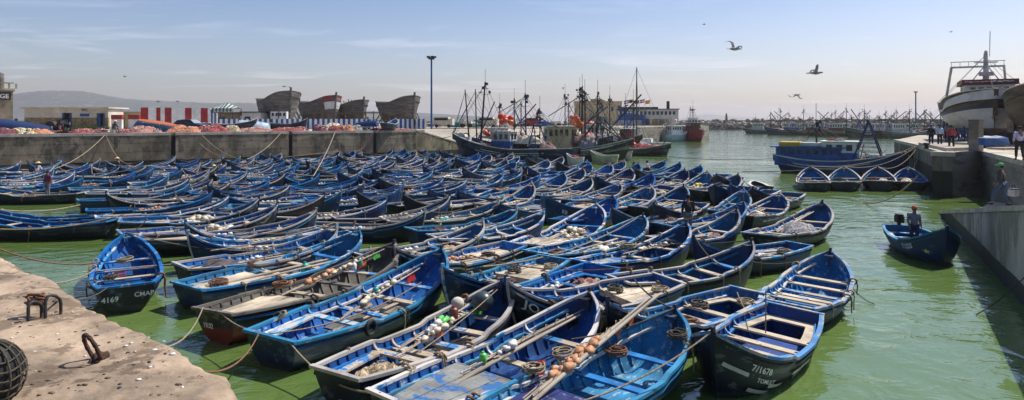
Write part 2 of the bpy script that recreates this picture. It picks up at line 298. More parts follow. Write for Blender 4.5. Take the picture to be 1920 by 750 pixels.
# long wall in cast bays, with dark ladder recesses between them
def wall_run(name, a, b, z1, m, label, thick=.9, bays=(), cap=True, z0=-1.0):
    a, b = Vector(a), Vector(b); d = (b-a).normalized(); n = Vector((d.y, -d.x, 0)); L = (b-a).length; rz = math.atan2(d.y, d.x)
    root = empty(name, a, rz, label, 'wall')
    cuts = [0]+sorted(bays)+[L]
    for i in range(len(cuts)-1):
        x0, x1 = cuts[i]+(.22 if i else 0), cuts[i+1]-(.22 if i < len(cuts)-2 else 0); mb = MB(); r = rnd((name, i)); nx = max(4, int((x1-x0)/1.2))
        rows = []
        zs = [z0, 0, .5, 1.0, 1.02, 1.9, 1.92, 2.8, 2.82, z1-.28]
        zs = [z for z in zs if z < z1-.3]+[z1-.28]
        for z in zs:
            rows.append([(lerp(x0, x1, k/nx), -.05*mnoise.noise(Vector((k*.7+i*9, z*1.5, 3)))-(.008 if round(z*100) % 100 in (2, 92, 82) else 0), z) for k in range(nx+1)])
        mb.grid(rows, smooth=False)
        mb.add([(x0, 0, z0), (x0, 0, z1-.28), (x0, .6, z1-.28), (x0, .6, z0), (x1, 0, z0), (x1, 0, z1-.28), (x1, .6, z1-.28), (x1, .6, z0)], [(0, 1, 2, 3), (4, 7, 6, 5)])
        mb.build('wall_bay', m, root)
        if cap:
            c = MB(); seg = max(3, int((x1-x0)/2.5))
            for k in range(seg):
                c.box((lerp(x0, x1, (k+.5)/seg), .36+r.uniform(-.012, .012), z1-.14+r.uniform(-.01, .01)), ((x1-x0)/seg-.015, .80, .28))
            c.build('coping', m_capc, root)
        if i < len(cuts)-2:
            l = MB(); xx = cuts[i+1]
            l.box((xx, .45, (z1+z0)/2-.2), (.42, .3, z1-z0-.4), mi=1)
            for s_ in (-.13, .13): l.tube([(xx+s_, .16, -.3), (xx+s_, .16, z1-.1)], .025, 5)
            z = .1
            while z < z1-.2: l.tube([(xx-.13, .16, z), (xx+.13, .16, z)], .018, 5); z += .3
            l.build('ladder', [m_dark, m_black], root)
    return root
Lw = (W1-W0).length
def s_at(px):                              # distance along the long wall seen at column px
    k = (px-960)/F; t = (k*W0.y-W0.x)/((W1.x-W0.x)-k*(W1.y-W0.y)); return t*Lw
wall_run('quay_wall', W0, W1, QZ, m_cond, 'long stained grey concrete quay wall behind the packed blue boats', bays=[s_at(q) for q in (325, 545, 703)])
mb = MB()                                  # the end of the wall steps down in a slope behind the big trawler
d2 = (RAMP1-W1).normalized(); n2 = Vector((d2.y, -d2.x, 0)); E = W1+d2*10.5
for (a, b, za, zb) in ((W1+d2*.02, E, QZ-.06, 1.2),):
    q = -n2*.8
    mb.add([(a.x, a.y, -1), (b.x, b.y, -1), (b.x, b.y, zb), (a.x, a.y, za), (a.x+q.x, a.y+q.y, -1), (b.x+q.x, b.y+q.y, -1), (b.x+q.x, b.y+q.y, zb), (a.x+q.x, a.y+q.y, za)],
           [(0, 1, 2, 3), (5, 4, 7, 6), (1, 5, 6, 2), (3, 2, 6, 7)])
rw = mb.build('slipway_wall', m_cond, label='sloping concrete wall end running down behind the bow of the big green trawler', cat='wall')
mb = MB(); q = -n2*.8; up = .12
a, b = W1, E
mb.add([(a.x-n2.x*-.05, a.y-n2.y*-.05, QZ-.06), (b.x+n2.x*.05, b.y+n2.y*.05, 1.2), (b.x+q.x, b.y+q.y, 1.2), (a.x+q.x, a.y+q.y, QZ-.06),
        (a.x+n2.x*.05, a.y+n2.y*.05, QZ-.06+up), (b.x+n2.x*.05, b.y+n2.y*.05, 1.2+up), (b.x+q.x, b.y+q.y, 1.2+up), (a.x+q.x, a.y+q.y, QZ-.06+up)],
       [(0, 1, 5, 4), (4, 5, 6, 7), (1, 2, 6, 5), (3, 0, 4, 7), (2, 3, 7, 6)])
mb.build('coping', m_capc, rw)
mb = MB(); mb.add([(-12.5, 88, QZ-.1), (-5, 93, 1.1), (8, 112, 1.1), (8, 117.6, QZ-.1), (-16.8, 112, QZ-.1)], [(0, 1, 2, 3, 4)])
mb.build('slipway_ground', m_pave, kind='structure')
wall_run('quay_wall', (-15.5, 117.5, 0), (12, 117.4, 0), QZ+.02, m_conc, 'distant pale quay wall seen through the rigging of the green trawler', bays=())
wall_run('quay_wall', (12.1, 117.4, 0), (40, 165.4, 0), QZ+.03, m_conc, 'quay wall behind the crowded trawlers below the yellow building', bays=())
wall_run('quay_wall', (40.1, 165.4, 0), (50.5, 171.6, 0), QZ+.02, m_conc, 'short grey quay wall with the stairway behind the white pilot boat', bays=())
mb = MB(); mb.box((0, 0, .35), (46, .4, .7)); mb.build('parapet_wall', m_capc, None, D(900, 150, z=QZ), R(4), 'low pale wall on the quay left of the red floats', 'wall')

# right quay with its stepped corner
RZ = 3.0
A_, B_, C_, D_, E_ = (26.4, 33.0), (32.2, 44.0), (28.2, 42.0), (35.6, 56.4), (36.4, 58.2)
land_r = [(18.0, 17.0), A_, B_, C_, D_, (43, 72), (60, 95), (150, 130), (150, 17)]
mb = MB(); mb.prism([(x+.35, y) for x, y in land_r], -1, RZ-.02, 0, 1); mb.build('quay_ground', [m_conc, m_pave], kind='structure')
wall_run('quay_wall', (B_[0], B_[1], 0), (A_[0], A_[1], 0), RZ, m_conc, 'grey quay wall behind the man in the green cap', z0=-1)
wall_run('quay_wall', (*A_, 0), (18.0, 17.0, 0), RZ, m_conc, 'grey quay wall at the right edge beyond the ramp')
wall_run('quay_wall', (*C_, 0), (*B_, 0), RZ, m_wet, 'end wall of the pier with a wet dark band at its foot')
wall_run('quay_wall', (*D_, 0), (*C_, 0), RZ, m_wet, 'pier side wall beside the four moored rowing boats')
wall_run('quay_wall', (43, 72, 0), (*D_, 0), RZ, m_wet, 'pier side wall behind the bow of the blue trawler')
mb = MB()                                   # second step of the pier
s0 = P(1752, 286, RZ); mb.prism([(29.2, 43.0), (33.0, 44.9), (37.5, 53.4), (34.6, 54.5)], RZ-.02, RZ+.22, 0, 1)
mb.build('pier_step', [m_capc, m_pave], label='low raised concrete step on the pier corner under the red shirted man', cat='step')
m_rampw = mat('pale ramp concrete', (.36, .32, .26), .9, .3, .5, wear=(.2, .175, .14), wa=.4, wsc=1.2, bump=.5, stretch=(.8, .8, .4), dirt=.35, low=(.035, .037, .025), lowz=.55)
# ramp: sloping parapet and surface
r0, r1 = Vector((23.4, 35.0, 0)), Vector((11.3, 12.6, 0)); zr0, zr1 = .12, 3.45
rd = (r1-r0).normalized(); rn = Vector((rd.y, -rd.x, 0))     # rn faces the water (left)
if rn.x > 0: rn = -rn
mb = MB(); nn = 40; rows_f = []; rows_t = []; rows_b = []
for k in range(nn+1):
    t = k/nn; c = r0.lerp(r1, t); zt = lerp(zr0, zr1, t)+.02*mnoise.noise(Vector((k*.5, 0, 7)))
    w1 = c-rn*.42
    rows_f.append([(c.x+rn.x*.03*mnoise.noise(Vector((k*.6, z*2, 1))), c.y, lerp(-1, zt-.16, z)) for z in (0, .25, .5, .75, 1)])
    rows_t.append([(c.x+rn.x*.05, c.y+rn.y*.05, zt-.16), (c.x+rn.x*.05, c.y+rn.y*.05, zt), (w1.x, w1.y, zt), (w1.x, w1.y, -1)])
mb.grid(rows_f, smooth=False); mb.grid(rows_t, 1, smooth=False)
mb.build('ramp_wall', [m_rampw, m_capc], label='long grey sloping wall of the boat ramp at the right', cat='wall')
mb = MB()
pa, pb = r0-rn*.42, r1-rn*.42
mb.add([(pa.x, pa.y, -.2), (pb.x, pb.y, 3.3), (22, 14.0, 3.3), (34, 44, .0)], [(0, 1, 2, 3)])
mb.build('ramp_path', m_pave, kind='structure')

# near left quay: broken warm concrete
edge = [(-32, 28.5), (-20, 19.4), (-12, 13.2), (-8.5, 10.6), (-7.1, 9.45), (-6.1, 8.6), (-4.9, 7.55), (-4.5, 7.2), (-3.9, 6.75), (-3.3, 6.27), (-2.9, 5.9), (-2.6, 5.62), (-2.25, 5.15), (-2.02, 4.7), (-1.85, 4.0), (-1.7, 3.0), (-1.5, 1.0), (-1.4, -3)]
NZ = 2.84
def resamp(pts, n):
    pts = [Vector((*p, 0)) for p in pts]; acc = [0]
    for i in range(1, len(pts)): acc.append(acc[-1]+(pts[i]-pts[i-1]).length)
    o = []
    for k in range(n+1):
        # denser where it is near the camera
        s = acc[-1]*(1-(1-k/n)**1.0); i = 0
        while i < len(acc)-2 and s > acc[i+1]: i += 1
        o.append(pts[i].lerp(pts[i+1], (s-acc[i])/(acc[i+1]-acc[i])))
    return o
ed = resamp(edge, 420); rows = []
for k, e in enumerate(ed):
    t = (ed[min(k+1, len(ed)-1)]-ed[max(k-1, 0)]).normalized(); n = Vector((t.y, -t.x, 0))
    if n.x > 0: n = -n                     # away from the water
    j = .11*mnoise.noise(Vector((k*.13, 1, 0)))+.05*mnoise.noise(Vector((k*.5, 5, 0)))+.03*mnoise.noise(Vector((k*1.3, 9, 0)))
    row = []
    for q, (off, dz) in enumerate(((.18, -3.8), (.06, -1.0), (.03, -.4), (0, -.12), (.03, -.04), (.09, -.008), (.2, 0), (.4, 0), (.7, 0), (1.1, 0), (1.6, 0), (2.3, 0), (3.2, 0), (4.5, 0), (7, 0), (14, 0))):
        p = e+n*(off+(j if off < 1 else 0)); z = NZ+dz
        nz = .035*mnoise.noise(Vector((p.x*1.3, p.y*1.3, 2)))+.018*mnoise.noise(Vector((p.x*4.5, p.y*4.5, 4)))+.01*mnoise.noise(Vector((p.x*11, p.y*11, 6)))
        if 0 < q < 7: nz -= .09*max(0, mnoise.noise(Vector((k*.11, 3, 3))))*(1 if q > 2 else .3); p += n*.08*abs(mnoise.noise(Vector((p.x*2.5, p.y*2.5, z*3))))
        row.append((p.x, p.y, z+nz))
    rows.append(row)
mb = MB(); mb.grid(rows); mb.build('near_quay_ground', m_quay, kind='structure')

# hills with a scattered white town
def hill_mat(name, base, pale, amt, sc):
    return mat(name, base, 1, .25, sc*.3, wear=pale, wa=amt, wsc=sc, bump=0, stretch=(1, 1, 2.2), col2=tuple(c*.75 for c in base))
m_hill = hill_mat('far scrub hill', (.060, .070, .062), (.32, .29, .26), .22, .05)
def ridge(name, pts, d, depth, m, seed):
    mb = MB(); cols = []; n = 160
    xs = [p[0] for p in pts]
    for k in range(n+1):
        px = lerp(xs[0], xs[-1], k/n); py = spl(px, xs, [p[1] for p in pts]); ht = max(0.5, (HY-py)/F*d+H)
        x = (px-960)/F*d; ht *= 1+.03*mnoise.noise(Vector((px*.12, seed, 0)))+.02*mnoise.noise(Vector((px*.5, seed, 0)))
        col = []
        for j in range(9):
            t = j/8; y = d-depth*(1-t); s = t*t*(3-2*t)
            col.append((x*(y/d), y, -2+(ht+2)*s*(1+.10*mnoise.noise(Vector((px*.05, t*4, seed)))*(1-t))))
        col.append((x*1.15, d+depth*.8, -2)); cols.append(col)
    mb.grid(cols); return mb.build(name, m, kind='structure')
ridge('hills', [(-420, 215), (-200, 196), (-60, 182), (20, 176), (70, 171), (115, 170), (160, 172), (215, 182), (260, 187), (320, 190), (400, 193), (470, 193), (540, 200), (640, 206), (760, 210), (880, 217), (960, 222), (1010, 226), (1040, 229)], 2600, 900, m_hill, 1)
ridge('far_hills', [(1255, 229), (1290, 219), (1325, 214), (1350, 216), (1400, 220), (1440, 224), (1500, 227), (1530, 229)], 7000, 800, m_hill, 2)

# breakwater: a wall over heaped rock
def rockpile(name, pts, w0, h, n, label, seed, sz=(.8, 1.9)):
    mb = MB(); r = rnd(seed); P_ = resamp(pts, n)
    for k in range(n*7):
        i = r.uniform(0, n-1); p = P_[int(i)].lerp(P_[int(i)+1], i % 1); t = (P_[int(i)+1]-P_[int(i)]).normalized(); nn = Vector((t.y, -t.x, 0)); u = r.random()
        s = r.uniform(*sz); z = h*(1-u)-.3; c = p+nn*w0*u+Vector((0, 0, z))
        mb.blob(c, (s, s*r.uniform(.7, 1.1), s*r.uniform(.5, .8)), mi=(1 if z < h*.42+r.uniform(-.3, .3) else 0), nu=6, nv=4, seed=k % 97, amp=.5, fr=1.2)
    for i, f in enumerate(mb.sm): mb.sm[i] = False
    return mb.build(name, [m_rock, m_rockd], label=label, cat='breakwater')
bwp = [(122, 440), (128, 418), (140, 402), (165, 392), (200, 380), (250, 362), (300, 345), (380, 330)]
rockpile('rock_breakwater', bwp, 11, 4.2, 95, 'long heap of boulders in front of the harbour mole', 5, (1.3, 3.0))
mb = MB()
bw2 = [(134, 436), (139, 412), (150, 405), (172, 395), (205, 385), (255, 367), (305, 350), (420, 330), (600, 300)]
rs = resamp(bw2, 40); rows = []
for k, p in enumerate(rs):
    zt = 5.9+(.5 if 6 < k else 0)+.2*mnoise.noise(Vector((k*.5, 0, 0)))
    rows.append([(p.x, p.y, 0), (p.x, p.y, zt), (p.x+1.5, p.y+6, zt), (p.x+1.5, p.y+6, 0)])
mb.grid(rows, smooth=False); mb.build('mole_wall', m_cond, label='long dark stone mole along the horizon behind the moored fleet', cat='wall')
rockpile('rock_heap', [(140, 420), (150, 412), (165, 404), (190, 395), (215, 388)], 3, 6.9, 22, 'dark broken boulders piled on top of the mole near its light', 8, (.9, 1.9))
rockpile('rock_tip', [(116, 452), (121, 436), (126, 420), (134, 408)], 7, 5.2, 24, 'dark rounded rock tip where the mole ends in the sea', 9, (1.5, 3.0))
lt = empty('light_beacon', D(1362, 408, z=5.6), 0, 'small grey light beacon tower on the end of the mole', 'beacon')
mb = MB(); mb.tube([(0, 0, 0), (0, 0, 3.0)], [.95, .6], 8, smooth=False); mb.build('tower', m_hullg, lt)
mb = MB(); mb.tube([(0, 0, 3), (0, 0, 3.25)], .95, 8); mb.tube([(0, 0, 3.25), (0, 0, 4.3)], .45, 8); mb.tube([(0, 0, 4.3), (0, 0, 4.9)], [.5, .05], 8); mb.build('lantern', m_dark, lt)
# ---------------------------------------------------------------- rowing boats
BX = [0, .12, .30, .45, .60, .75, .87, .95, 1.0]; BY = [.68, .83, .98, 1.0, .985, .90, .70, .42, .035]
def bw(u): return max(.02, spl(u, BX, BY))
def bz(u, bow=1.58):
    s = spl(u, [0, .12, .30, .45, .60, .75, .87, .95, 1.0], [.03, -.01, -.05, -.06, -.04, .07, .25, .45, .64])
    st = .055*(1-min(1, max(0, (u-.33)/.03)))+.06*min(1, max(0, (u-.60)/.03))   # the raised boards fore and aft
    return .63+s*(bow-.63)/.64+st
class Hull:
    def __init__(s, L=5.6, Bm=2.05, bow=1.58, rake=.42): s.L, s.h, s.bow, s.rake = L, Bm/2, bow, rake
    def pt(s, u, t, side, off=0.0):        # t from keel (0) to gunwale (1)
        zg = bz(u, s.bow); kz = -.28+.16*(1-u)**3+.10*u**4
        w_ = s.h*bw(u); sh = spl(t, [0, .12, .35, .65, 1], [.03, .42, .74, .91, 1.0])
        if u < .2: sh = lerp(spl(t, [0, .15, .4, .7, 1], [.04, .50, .78, .92, 1]), sh, u/.2)
        x = -s.L/2+s.L*u-s.rake*(1-t)**1.5*u**5-.16*(1-t)*(1-u)**6*-1
        return Vector((x, side*(w_*sh+off), lerp(kz, zg, t)))
    def inner(s, u, t, side, fl=.10, th=.045):  # t 0 at the floor edge, 1 at the rail
        zg = bz(u, s.bow); kz = -.28+.16*(1-u)**3+.10*u**4; fl = max(fl, lerp(fl, zg-.32, max(0, (u-.82)/.18)))
        z = lerp(fl, zg, t); T = (z-kz)/(zg-kz); p = s.pt(u, T, side); return Vector((p.x, side*max(.006, abs(p.y)-th), z))
    def at(s, x, z, side):                 # hull surface at a given length and height
        u = (x+s.L/2)/s.L
        for _ in range(3):
            zg = bz(u, s.bow); kz = -.28+.16*(1-u)**3+.10*u**4; T = min(1, max(0, (z-kz)/(zg-kz))); p = s.pt(u, T, side); u = min(1, max(0, u+(x-p.x)/s.L))
        return s.pt(u, T, side)
US = [0, .05, .12, .2, .28, .325, .345, .365, .42, .5, .57, .595, .615, .635, .7, .76, .82, .87, .91, .945, .97, .99, 1.0]
def hull_mesh(h, mo, mi, name='hull', ribs=False):
    mb = MB(); ts = [0, .06, .14, .26, .42, .60, .80, 1]
    for sd_ in (1, -1):
        rows = [[h.pt(u, t, sd_) for t in ts] for u in US]
        if sd_ < 0: rows = rows[::-1]
        mb.grid(rows, 0, True)
        # lapped strake ledge
        rows = [[h.inner(u, t, sd_) for t in (0, .2, .45, .75, 1)] for u in US]
        if sd_ > 0: rows = rows[::-1]
        mb.grid(rows, 1, True)
    mb.grid([[h.inner(u, 0, 1), h.inner(u, 0, -1)] for u in US], 1)
    # transom, outer and inner
    o = [h.pt(0, t, 1) for t in ts]+[h.pt(0, t, -1) for t in ts[::-1]]; mb.add(o, [tuple(range(len(o)))], 0)
    i = [h.inner(0, t, 1)+Vector((.05, 0, 0)) for t in (0, .5, 1)]+[h.inner(0, t, -1)+Vector((.05, 0, 0)) for t in (1, .5, 0)]; mb.add(i, [tuple(range(6))[::-1]], 1)
    if ribs: rib_mesh(h, mb)
    me = mb.mesh(name, [mo, mi]); return me
def rail_mesh(h, m, m2, us=()):
    mb = MB(); knee_mesh(h, us, mb)
    for sd_ in (1, -1):
        rows = []
        for u in US:
            g = h.pt(u, 1, sd_); w_ = .070 if u < .9 else .070-.025*(u-.9)/.1
            y0, y1 = abs(g.y)+.028, max(.0, abs(g.y)+.028-w_-.03)
            rows.append([(g.x, sd_*y0, g.z-.045), (g.x, sd_*y0, g.z+.012), (g.x, sd_*y1, g.z+.016), (g.x, sd_*y1, g.z-.045), (g.x, sd_*y0, g.z-.045)])
        if sd_ < 0: rows = [r_[::-1] for r_ in rows]
        mb.grid(rows, 0, False)
        # rubbing strake lower down
        rows = []
        for u in US[:-1]:
            T = 1-.14/(bz(u, h.bow)+.2); g = h.pt(u, T, sd_); y0 = abs(g.y)
            rows.append([(g.x, sd_*(y0-.005), g.z-.035), (g.x, sd_*(y0+.03), g.z-.03), (g.x, sd_*(y0+.03), g.z+.015), (g.x, sd_*(y0-.005), g.z+.02)])
        if sd_ < 0: rows = [r_[::-1] for r_ in rows]
        mb.grid(rows, 1, False)
    a, b = h.pt(0, 1, 1), h.pt(0, 1, -1); mb.bar(a+Vector((-.01, .03, .0)), b+Vector((-.01, -.03, 0)), .09, .055)
    return mb.mesh('rail', [m, m2])
def stem_mesh(h, m):
    mb = MB(); rows = []
    for k in range(10):
        t = k/9; p = h.pt(1, t, 1); x = p.x; z = p.z+(0 if k < 9 else .10)
        rows.append([(x-.05, -.032, z), (x+.045, -.026, z), (x+.045, .026, z), (x-.05, .032, z)])
    mb.grid(rows, 0, False, True); q = rows[-1]; mb.add(q, [(0, 1, 2, 3)])
    mb.bar((h.L/2-.2, -.11, bz(.97, h.bow)-.015), (h.L/2-.2, .11, bz(.97, h.bow)-.015), .2, .05)   # breasthook
    return mb.mesh('stem_post', m)
def rib_mesh(h, mb):
    u = .07
    while u < .93:
        for sd_ in (1, -1):
            p = [h.inner(u, t, sd_) for t in (0, .25, .5, .75, .93)]
            for a, b in zip(p[:-1], p[1:]): mb.bar(a-Vector((0, sd_*.015, 0)), b-Vector((0, sd_*.015, 0)), .035, .045, up=(0, sd_, .3), mi=1)
        u += .052
def stringer_mesh(h, m, u0=.04, u1=.94):
    mb = MB()
    for sd_ in (1, -1):
        rows = []
        for k in range(19):
            u = lerp(u0, u1, k/18); zz = bz(u, h.bow)-.19; kz = -.28+.16*(1-u)**3+.10*u**4; T = (zz-kz)/(bz(u, h.bow)-kz); p = h.pt(u, T, sd_); y = abs(p.y)-.045
            rows.append([(p.x, sd_*y, zz+.03), (p.x, sd_*max(.01, y-.07), zz+.03), (p.x, sd_*max(.01, y-.07), zz-.02), (p.x, sd_*y, zz-.02)])
        mb.grid(rows if sd_ > 0 else [r_[::-1] for r_ in rows], 0, False)
    return mb.mesh('stringer', m)
def thwart_mesh(h, u, m, wd=.20, drop=.20):
    z = bz(u, h.bow)-drop; kz = -.28; T = (z-kz)/(bz(u, h.bow)-kz); y = abs(h.pt(u, T, 1).y)-.06; x = -h.L/2+h.L*u
    mb = MB(); mb.box((x, 0, z), (wd, 2*y, .04)); 
    return mb.mesh('thwart', m)
def knee_mesh(h, us, mb, drop=.20):
    for u in us:
        for sd_ in (1, -1):
            zg = bz(u, h.bow); y = abs(h.pt(u, 1, 1).y)-.05; x = -h.L/2+h.L*u; n = 7; th = .028
            prof = []
            for k in range(n+1):
                a = k/n; yy = y-.24*(a**1.7); zz = zg-.01-(drop-.02)*(1-(1-a)**1.8 if a < .5 else 1-(1-a)**1.8); prof.append((yy, zz))
            for (ya, za), (yb, zb) in zip(prof[:-1], prof[1:]): mb.bar((x, sd_*ya, za), (x, sd_*yb, zb), .05, .05)
def deck_mesh(h, m, u0, u1, z_drop, mode='full'):
    mb = MB(); nb = 6; gap = .012
    def hy(u, z): kz = -.28+.16*(1-u)**3; return abs(h.pt(u, (z-kz)/(bz(u, h.bow)-kz), 1).y)-.055
    if mode == 'full':                     # fore and aft boards
        for b in range(-nb//2, nb//2):
            c0, c1 = b/(nb/2), (b+1)/(nb/2); pr = []
            for k in range(5):
                u = lerp(u0, u1, k/4); z = bz(u0, h.bow)-z_drop+(.012 if b % 2 else 0)*.3; y = hy(u, z); x = -h.L/2+h.L*u; pr.append((x, c0*y+gap/2, c1*y-gap/2, z))
            for zt, fl in ((0, 1), (-.03, 0)):
                pass
            rows = [[(x, a, z-.03), (x, a, z), (x, b_, z), (x, b_, z-.03)] for x, a, b_, z in pr]
            mb.grid(rows, 0, False)
            for q in (rows[0], rows[-1]): mb.add(q, [(0, 1, 2, 3)])
        x = -h.L/2+h.L*u1; z = bz(u0, h.bow)-z_drop; y = hy(u1, z); mb.box((x+.012, 0, z-.075), (.03, 2*y, .16))
    else:                                  # U of benches round an open well
        z = bz(.1, h.bow)-z_drop; wd = .25
        for sd_ in (1, -1):
            rows = []
            for k in range(7):
                u = lerp(u0, u1, k/6); y = hy(u, z); x = -h.L/2+h.L*u; rows.append([(x, sd_*y, z), (x, sd_*(y-wd), z), (x, sd_*(y-wd), z-.04)])
            mb.grid(rows if sd_ > 0 else [r_[::-1] for r_ in rows], 0, False)
        y = hy(u0, z); mb.box((-h.L/2+h.L*u0+.17, 0, z-.018), (.30, 2*y-.02, .035))
        y = hy(u1, z); mb.box((-h.L/2+h.L*u1, 0, z-.016), (.20, 2*y-.02, .04))
    return mb.mesh('stern_deck' if mode == 'full' else 'stern_bench', m)
def floor_mesh(h, m, u0=.36, u1=.8):
    mb = MB()
    for b in range(-3, 3):
        rows = []
        for k in range(5):
            u = lerp(u0, u1, k/4); y = abs(h.inner(u, 0, 1).y)*.9; x = -h.L/2+h.L*u; a, c = b/3*y+.01, (b+1)/3*y-.01; rows.append([(x, a, .11), (x, a, .13), (x, c, .13), (x, c, .11)])
        mb.grid(rows, 0, False)
    return mb.mesh('floorboards', m)
def lash_mesh(seed, m, r_=.055):
    mb = MB(); r = rnd(seed)
    pts = []
    for k in range(26):
        a = k/25*math.pi*2*3.2; pts.append((.05*math.sin(k*.8)+r.uniform(-.02, .02), math.cos(a)*(r_+r.uniform(0, .02)), math.sin(a)*(r_+.01)))
    mb.tube(pts, .014, 5)
    mb.tube([(0, .05, 0), (.02, .08, -.07), (.0, .07, -.16-r.random()*.1), (.03, .08, -.25-r.random()*.2)], .013, 5)
    return mb.mesh('rope_lashing', m)
LASH = [lash_mesh(k, mm) for k, mm in enumerate((m_rope, m_roped, m_ropeb, m_rope))]
VAR = {   # outer, inner, rail, strake, deck(mode,mat,u1,drop), thwarts(mat per thwart), floor
 'tan':  (m_hullb, m_blue, m_rail, m_blue2, ('full', m_deck, .38, .24), [m_thw, m_thw, m_thwb], m_deck),
 'bench': (m_hullb, m_blue, m_bluel, m_blue2, ('u', m_bluel, .32, .20), [m_thwb, m_thw, m_thwb], m_grey),
 'wood': (m_hull, m_blue2, m_railw, m_hull, ('u', m_thw, .32, .20), [m_thw, m_thw, m_thw, m_thw], m_deck),
 'grey': (m_hullr, m_grey, m_grey, m_blue2, ('full', m_deck, .36, .22), [m_thw, m_grey, m_thw], None),
 'slate': (m_hull, m_blue2, m_rail, m_blue2, ('full', m_deckb, .40, .24), [m_thw, m_thw], None),
 'navy': (m_hullb, m_blue2, m_rail, m_blue2, ('full', m_deckb, .30, .24), [m_thwb, m_thw, m_thwb], m_grey),
 'pale': (m_hull, m_blue, m_railw, m_rail, ('full', m_deck, .34, .24), [m_thw, m_thwb, m_thw], m_deck),
 'indigo': (m_hullb, m_blue, m_bluel, m_bluel, ('full', m_decki, .36, .22), [m_thwb, m_thwb], None),
 'bright': (m_hull, m_blue, m_bluel, m_hull, ('full', m_deck, .27, .30), [m_thw, m_thw, m_thw], None),
 'many': (m_hullb, m_blue, m_railw, m_blue2, ('full', m_deck, .22, .26), [m_thw]*5, None),
}
_bm = {}
def boat_parts(var, L, Bm, bow):
    key = (var, L, Bm, bow)
    if key in _bm: return _bm[key]
    mo, mi, mr, ms, dk, th, fl = VAR[var]; h = Hull(L, Bm, bow)
    mode, dm, u1, dr = dk
    us = {2: [.56, .76], 3: [.48, .63, .78], 4: [.42, .54, .67, .80], 5: [.34, .44, .55, .66, .78]}[len(th)]
    ps = [('hull', hull_mesh(h, mo, mi, ribs=True)), ('rail', rail_mesh(h, mr, ms, [u1]+us)), ('stem_post', stem_mesh(h, mr if var in ('pale', 'bright', 'tan') else mo)), ('stringer', stringer_mesh(h, m_rail if mi is not m_grey else m_grey)),
          ('stern_deck' if mode == 'full' else 'stern_bench', deck_mesh(h, dm, .015, u1, dr, mode))]
    for u, m in zip(us, th): ps.append(('thwart', thwart_mesh(h, u, m)))
    if fl: ps.append(('floorboards', floor_mesh(h, fl)))
    _bm[key] = (h, ps); return h, ps
BOATS = {}
def make_boat(key, x, y, hd, L, var, label, Bm=None, bow=1.58, group='blue wooden rowing boats packed in the harbour', cat='rowing boat', lash=4, roll=0):
    Lr = round(L*2)/2 if Bm is None else L; Bm = Bm or round(Lr*(.352 if zlib.crc32(str(key).encode()) % 2 else .328), 3); h, ps = boat_parts(var, Lr, Bm, bow); r = rnd(key)
    root = empty('rowing_boat', (x, y, 0), hd, label, cat, group); root.scale = (L/Lr,)*3
    root.rotation_euler = (R(r.uniform(-2.5, 2.5))+roll, R(r.uniform(-.8, .8)), hd); root.location.z = r.uniform(-.05, .02)
    for n, me in ps: inst(n, me, root)
    for k in range(lash):
        u = r.choice((.18, .335, .5, .605, .72, .84)) + r.uniform(-.02, .02); sd_ = r.choice((1, -1)); g = h.pt(u, 1, sd_)
        o = inst('rope_lashing', r.choice(LASH), root, g+Vector((0, 0, -.01)), (0 if sd_ > 0 else math.pi)); o.scale = (r.uniform(.8, 1.5),)*3
    BOATS[key] = dict(root=root, h=h, hd=hd, x=x, y=y, s=L/Lr, label=label, L=L)
    return root
def bpt(key, u, v, z, lift=0):             # point in a boat: u 0 stern to 1 bow, v -1..1 across
    b = BOATS[key]; h = b['h']; zz = z; hw = abs(h.inner(u, .6, 1).y)
    M_ = Matrix.Translation(b['root'].location) @ b['root'].rotation_euler.to_matrix().to_4x4() @ Matrix.Scale(b['s'], 4)
    return M_ @ Vector((-h.L/2+h.L*u, v*hw, zz))
def hull_text(key, s, u0, z0, size, side, m=None):
    b = BOATS[key]; h = b['h']; v, f = text_verts(s, size); sg = -1 if side > 0 else 1; x0 = -h.L/2+h.L*u0; vs = []
    for a, c in v:
        if z0 < 0: zz = bz((x0+sg*a+h.L/2)/h.L, h.bow)+z0   # follows the sheer of the rail
        else: zz = z0
        p = h.at(x0+sg*a, zz+c, side); vs.append(Vector((x0+sg*a, p.y+side*.04, zz+c)))
    mb = MB(); mb.add(vs, f); return mb.build('name_lettering', m or m_white, b['root'])
def transom_text(key, s, y0, z0, size, m=None):
    b = BOATS[key]; h = b['h']; v, f = text_verts(s, size)
    mb = MB(); mb.add([(-h.L/2-.03+.0, y0-a, z0+c) for a, c in v], f); return mb.build('name_lettering', m or m_white, b['root'])
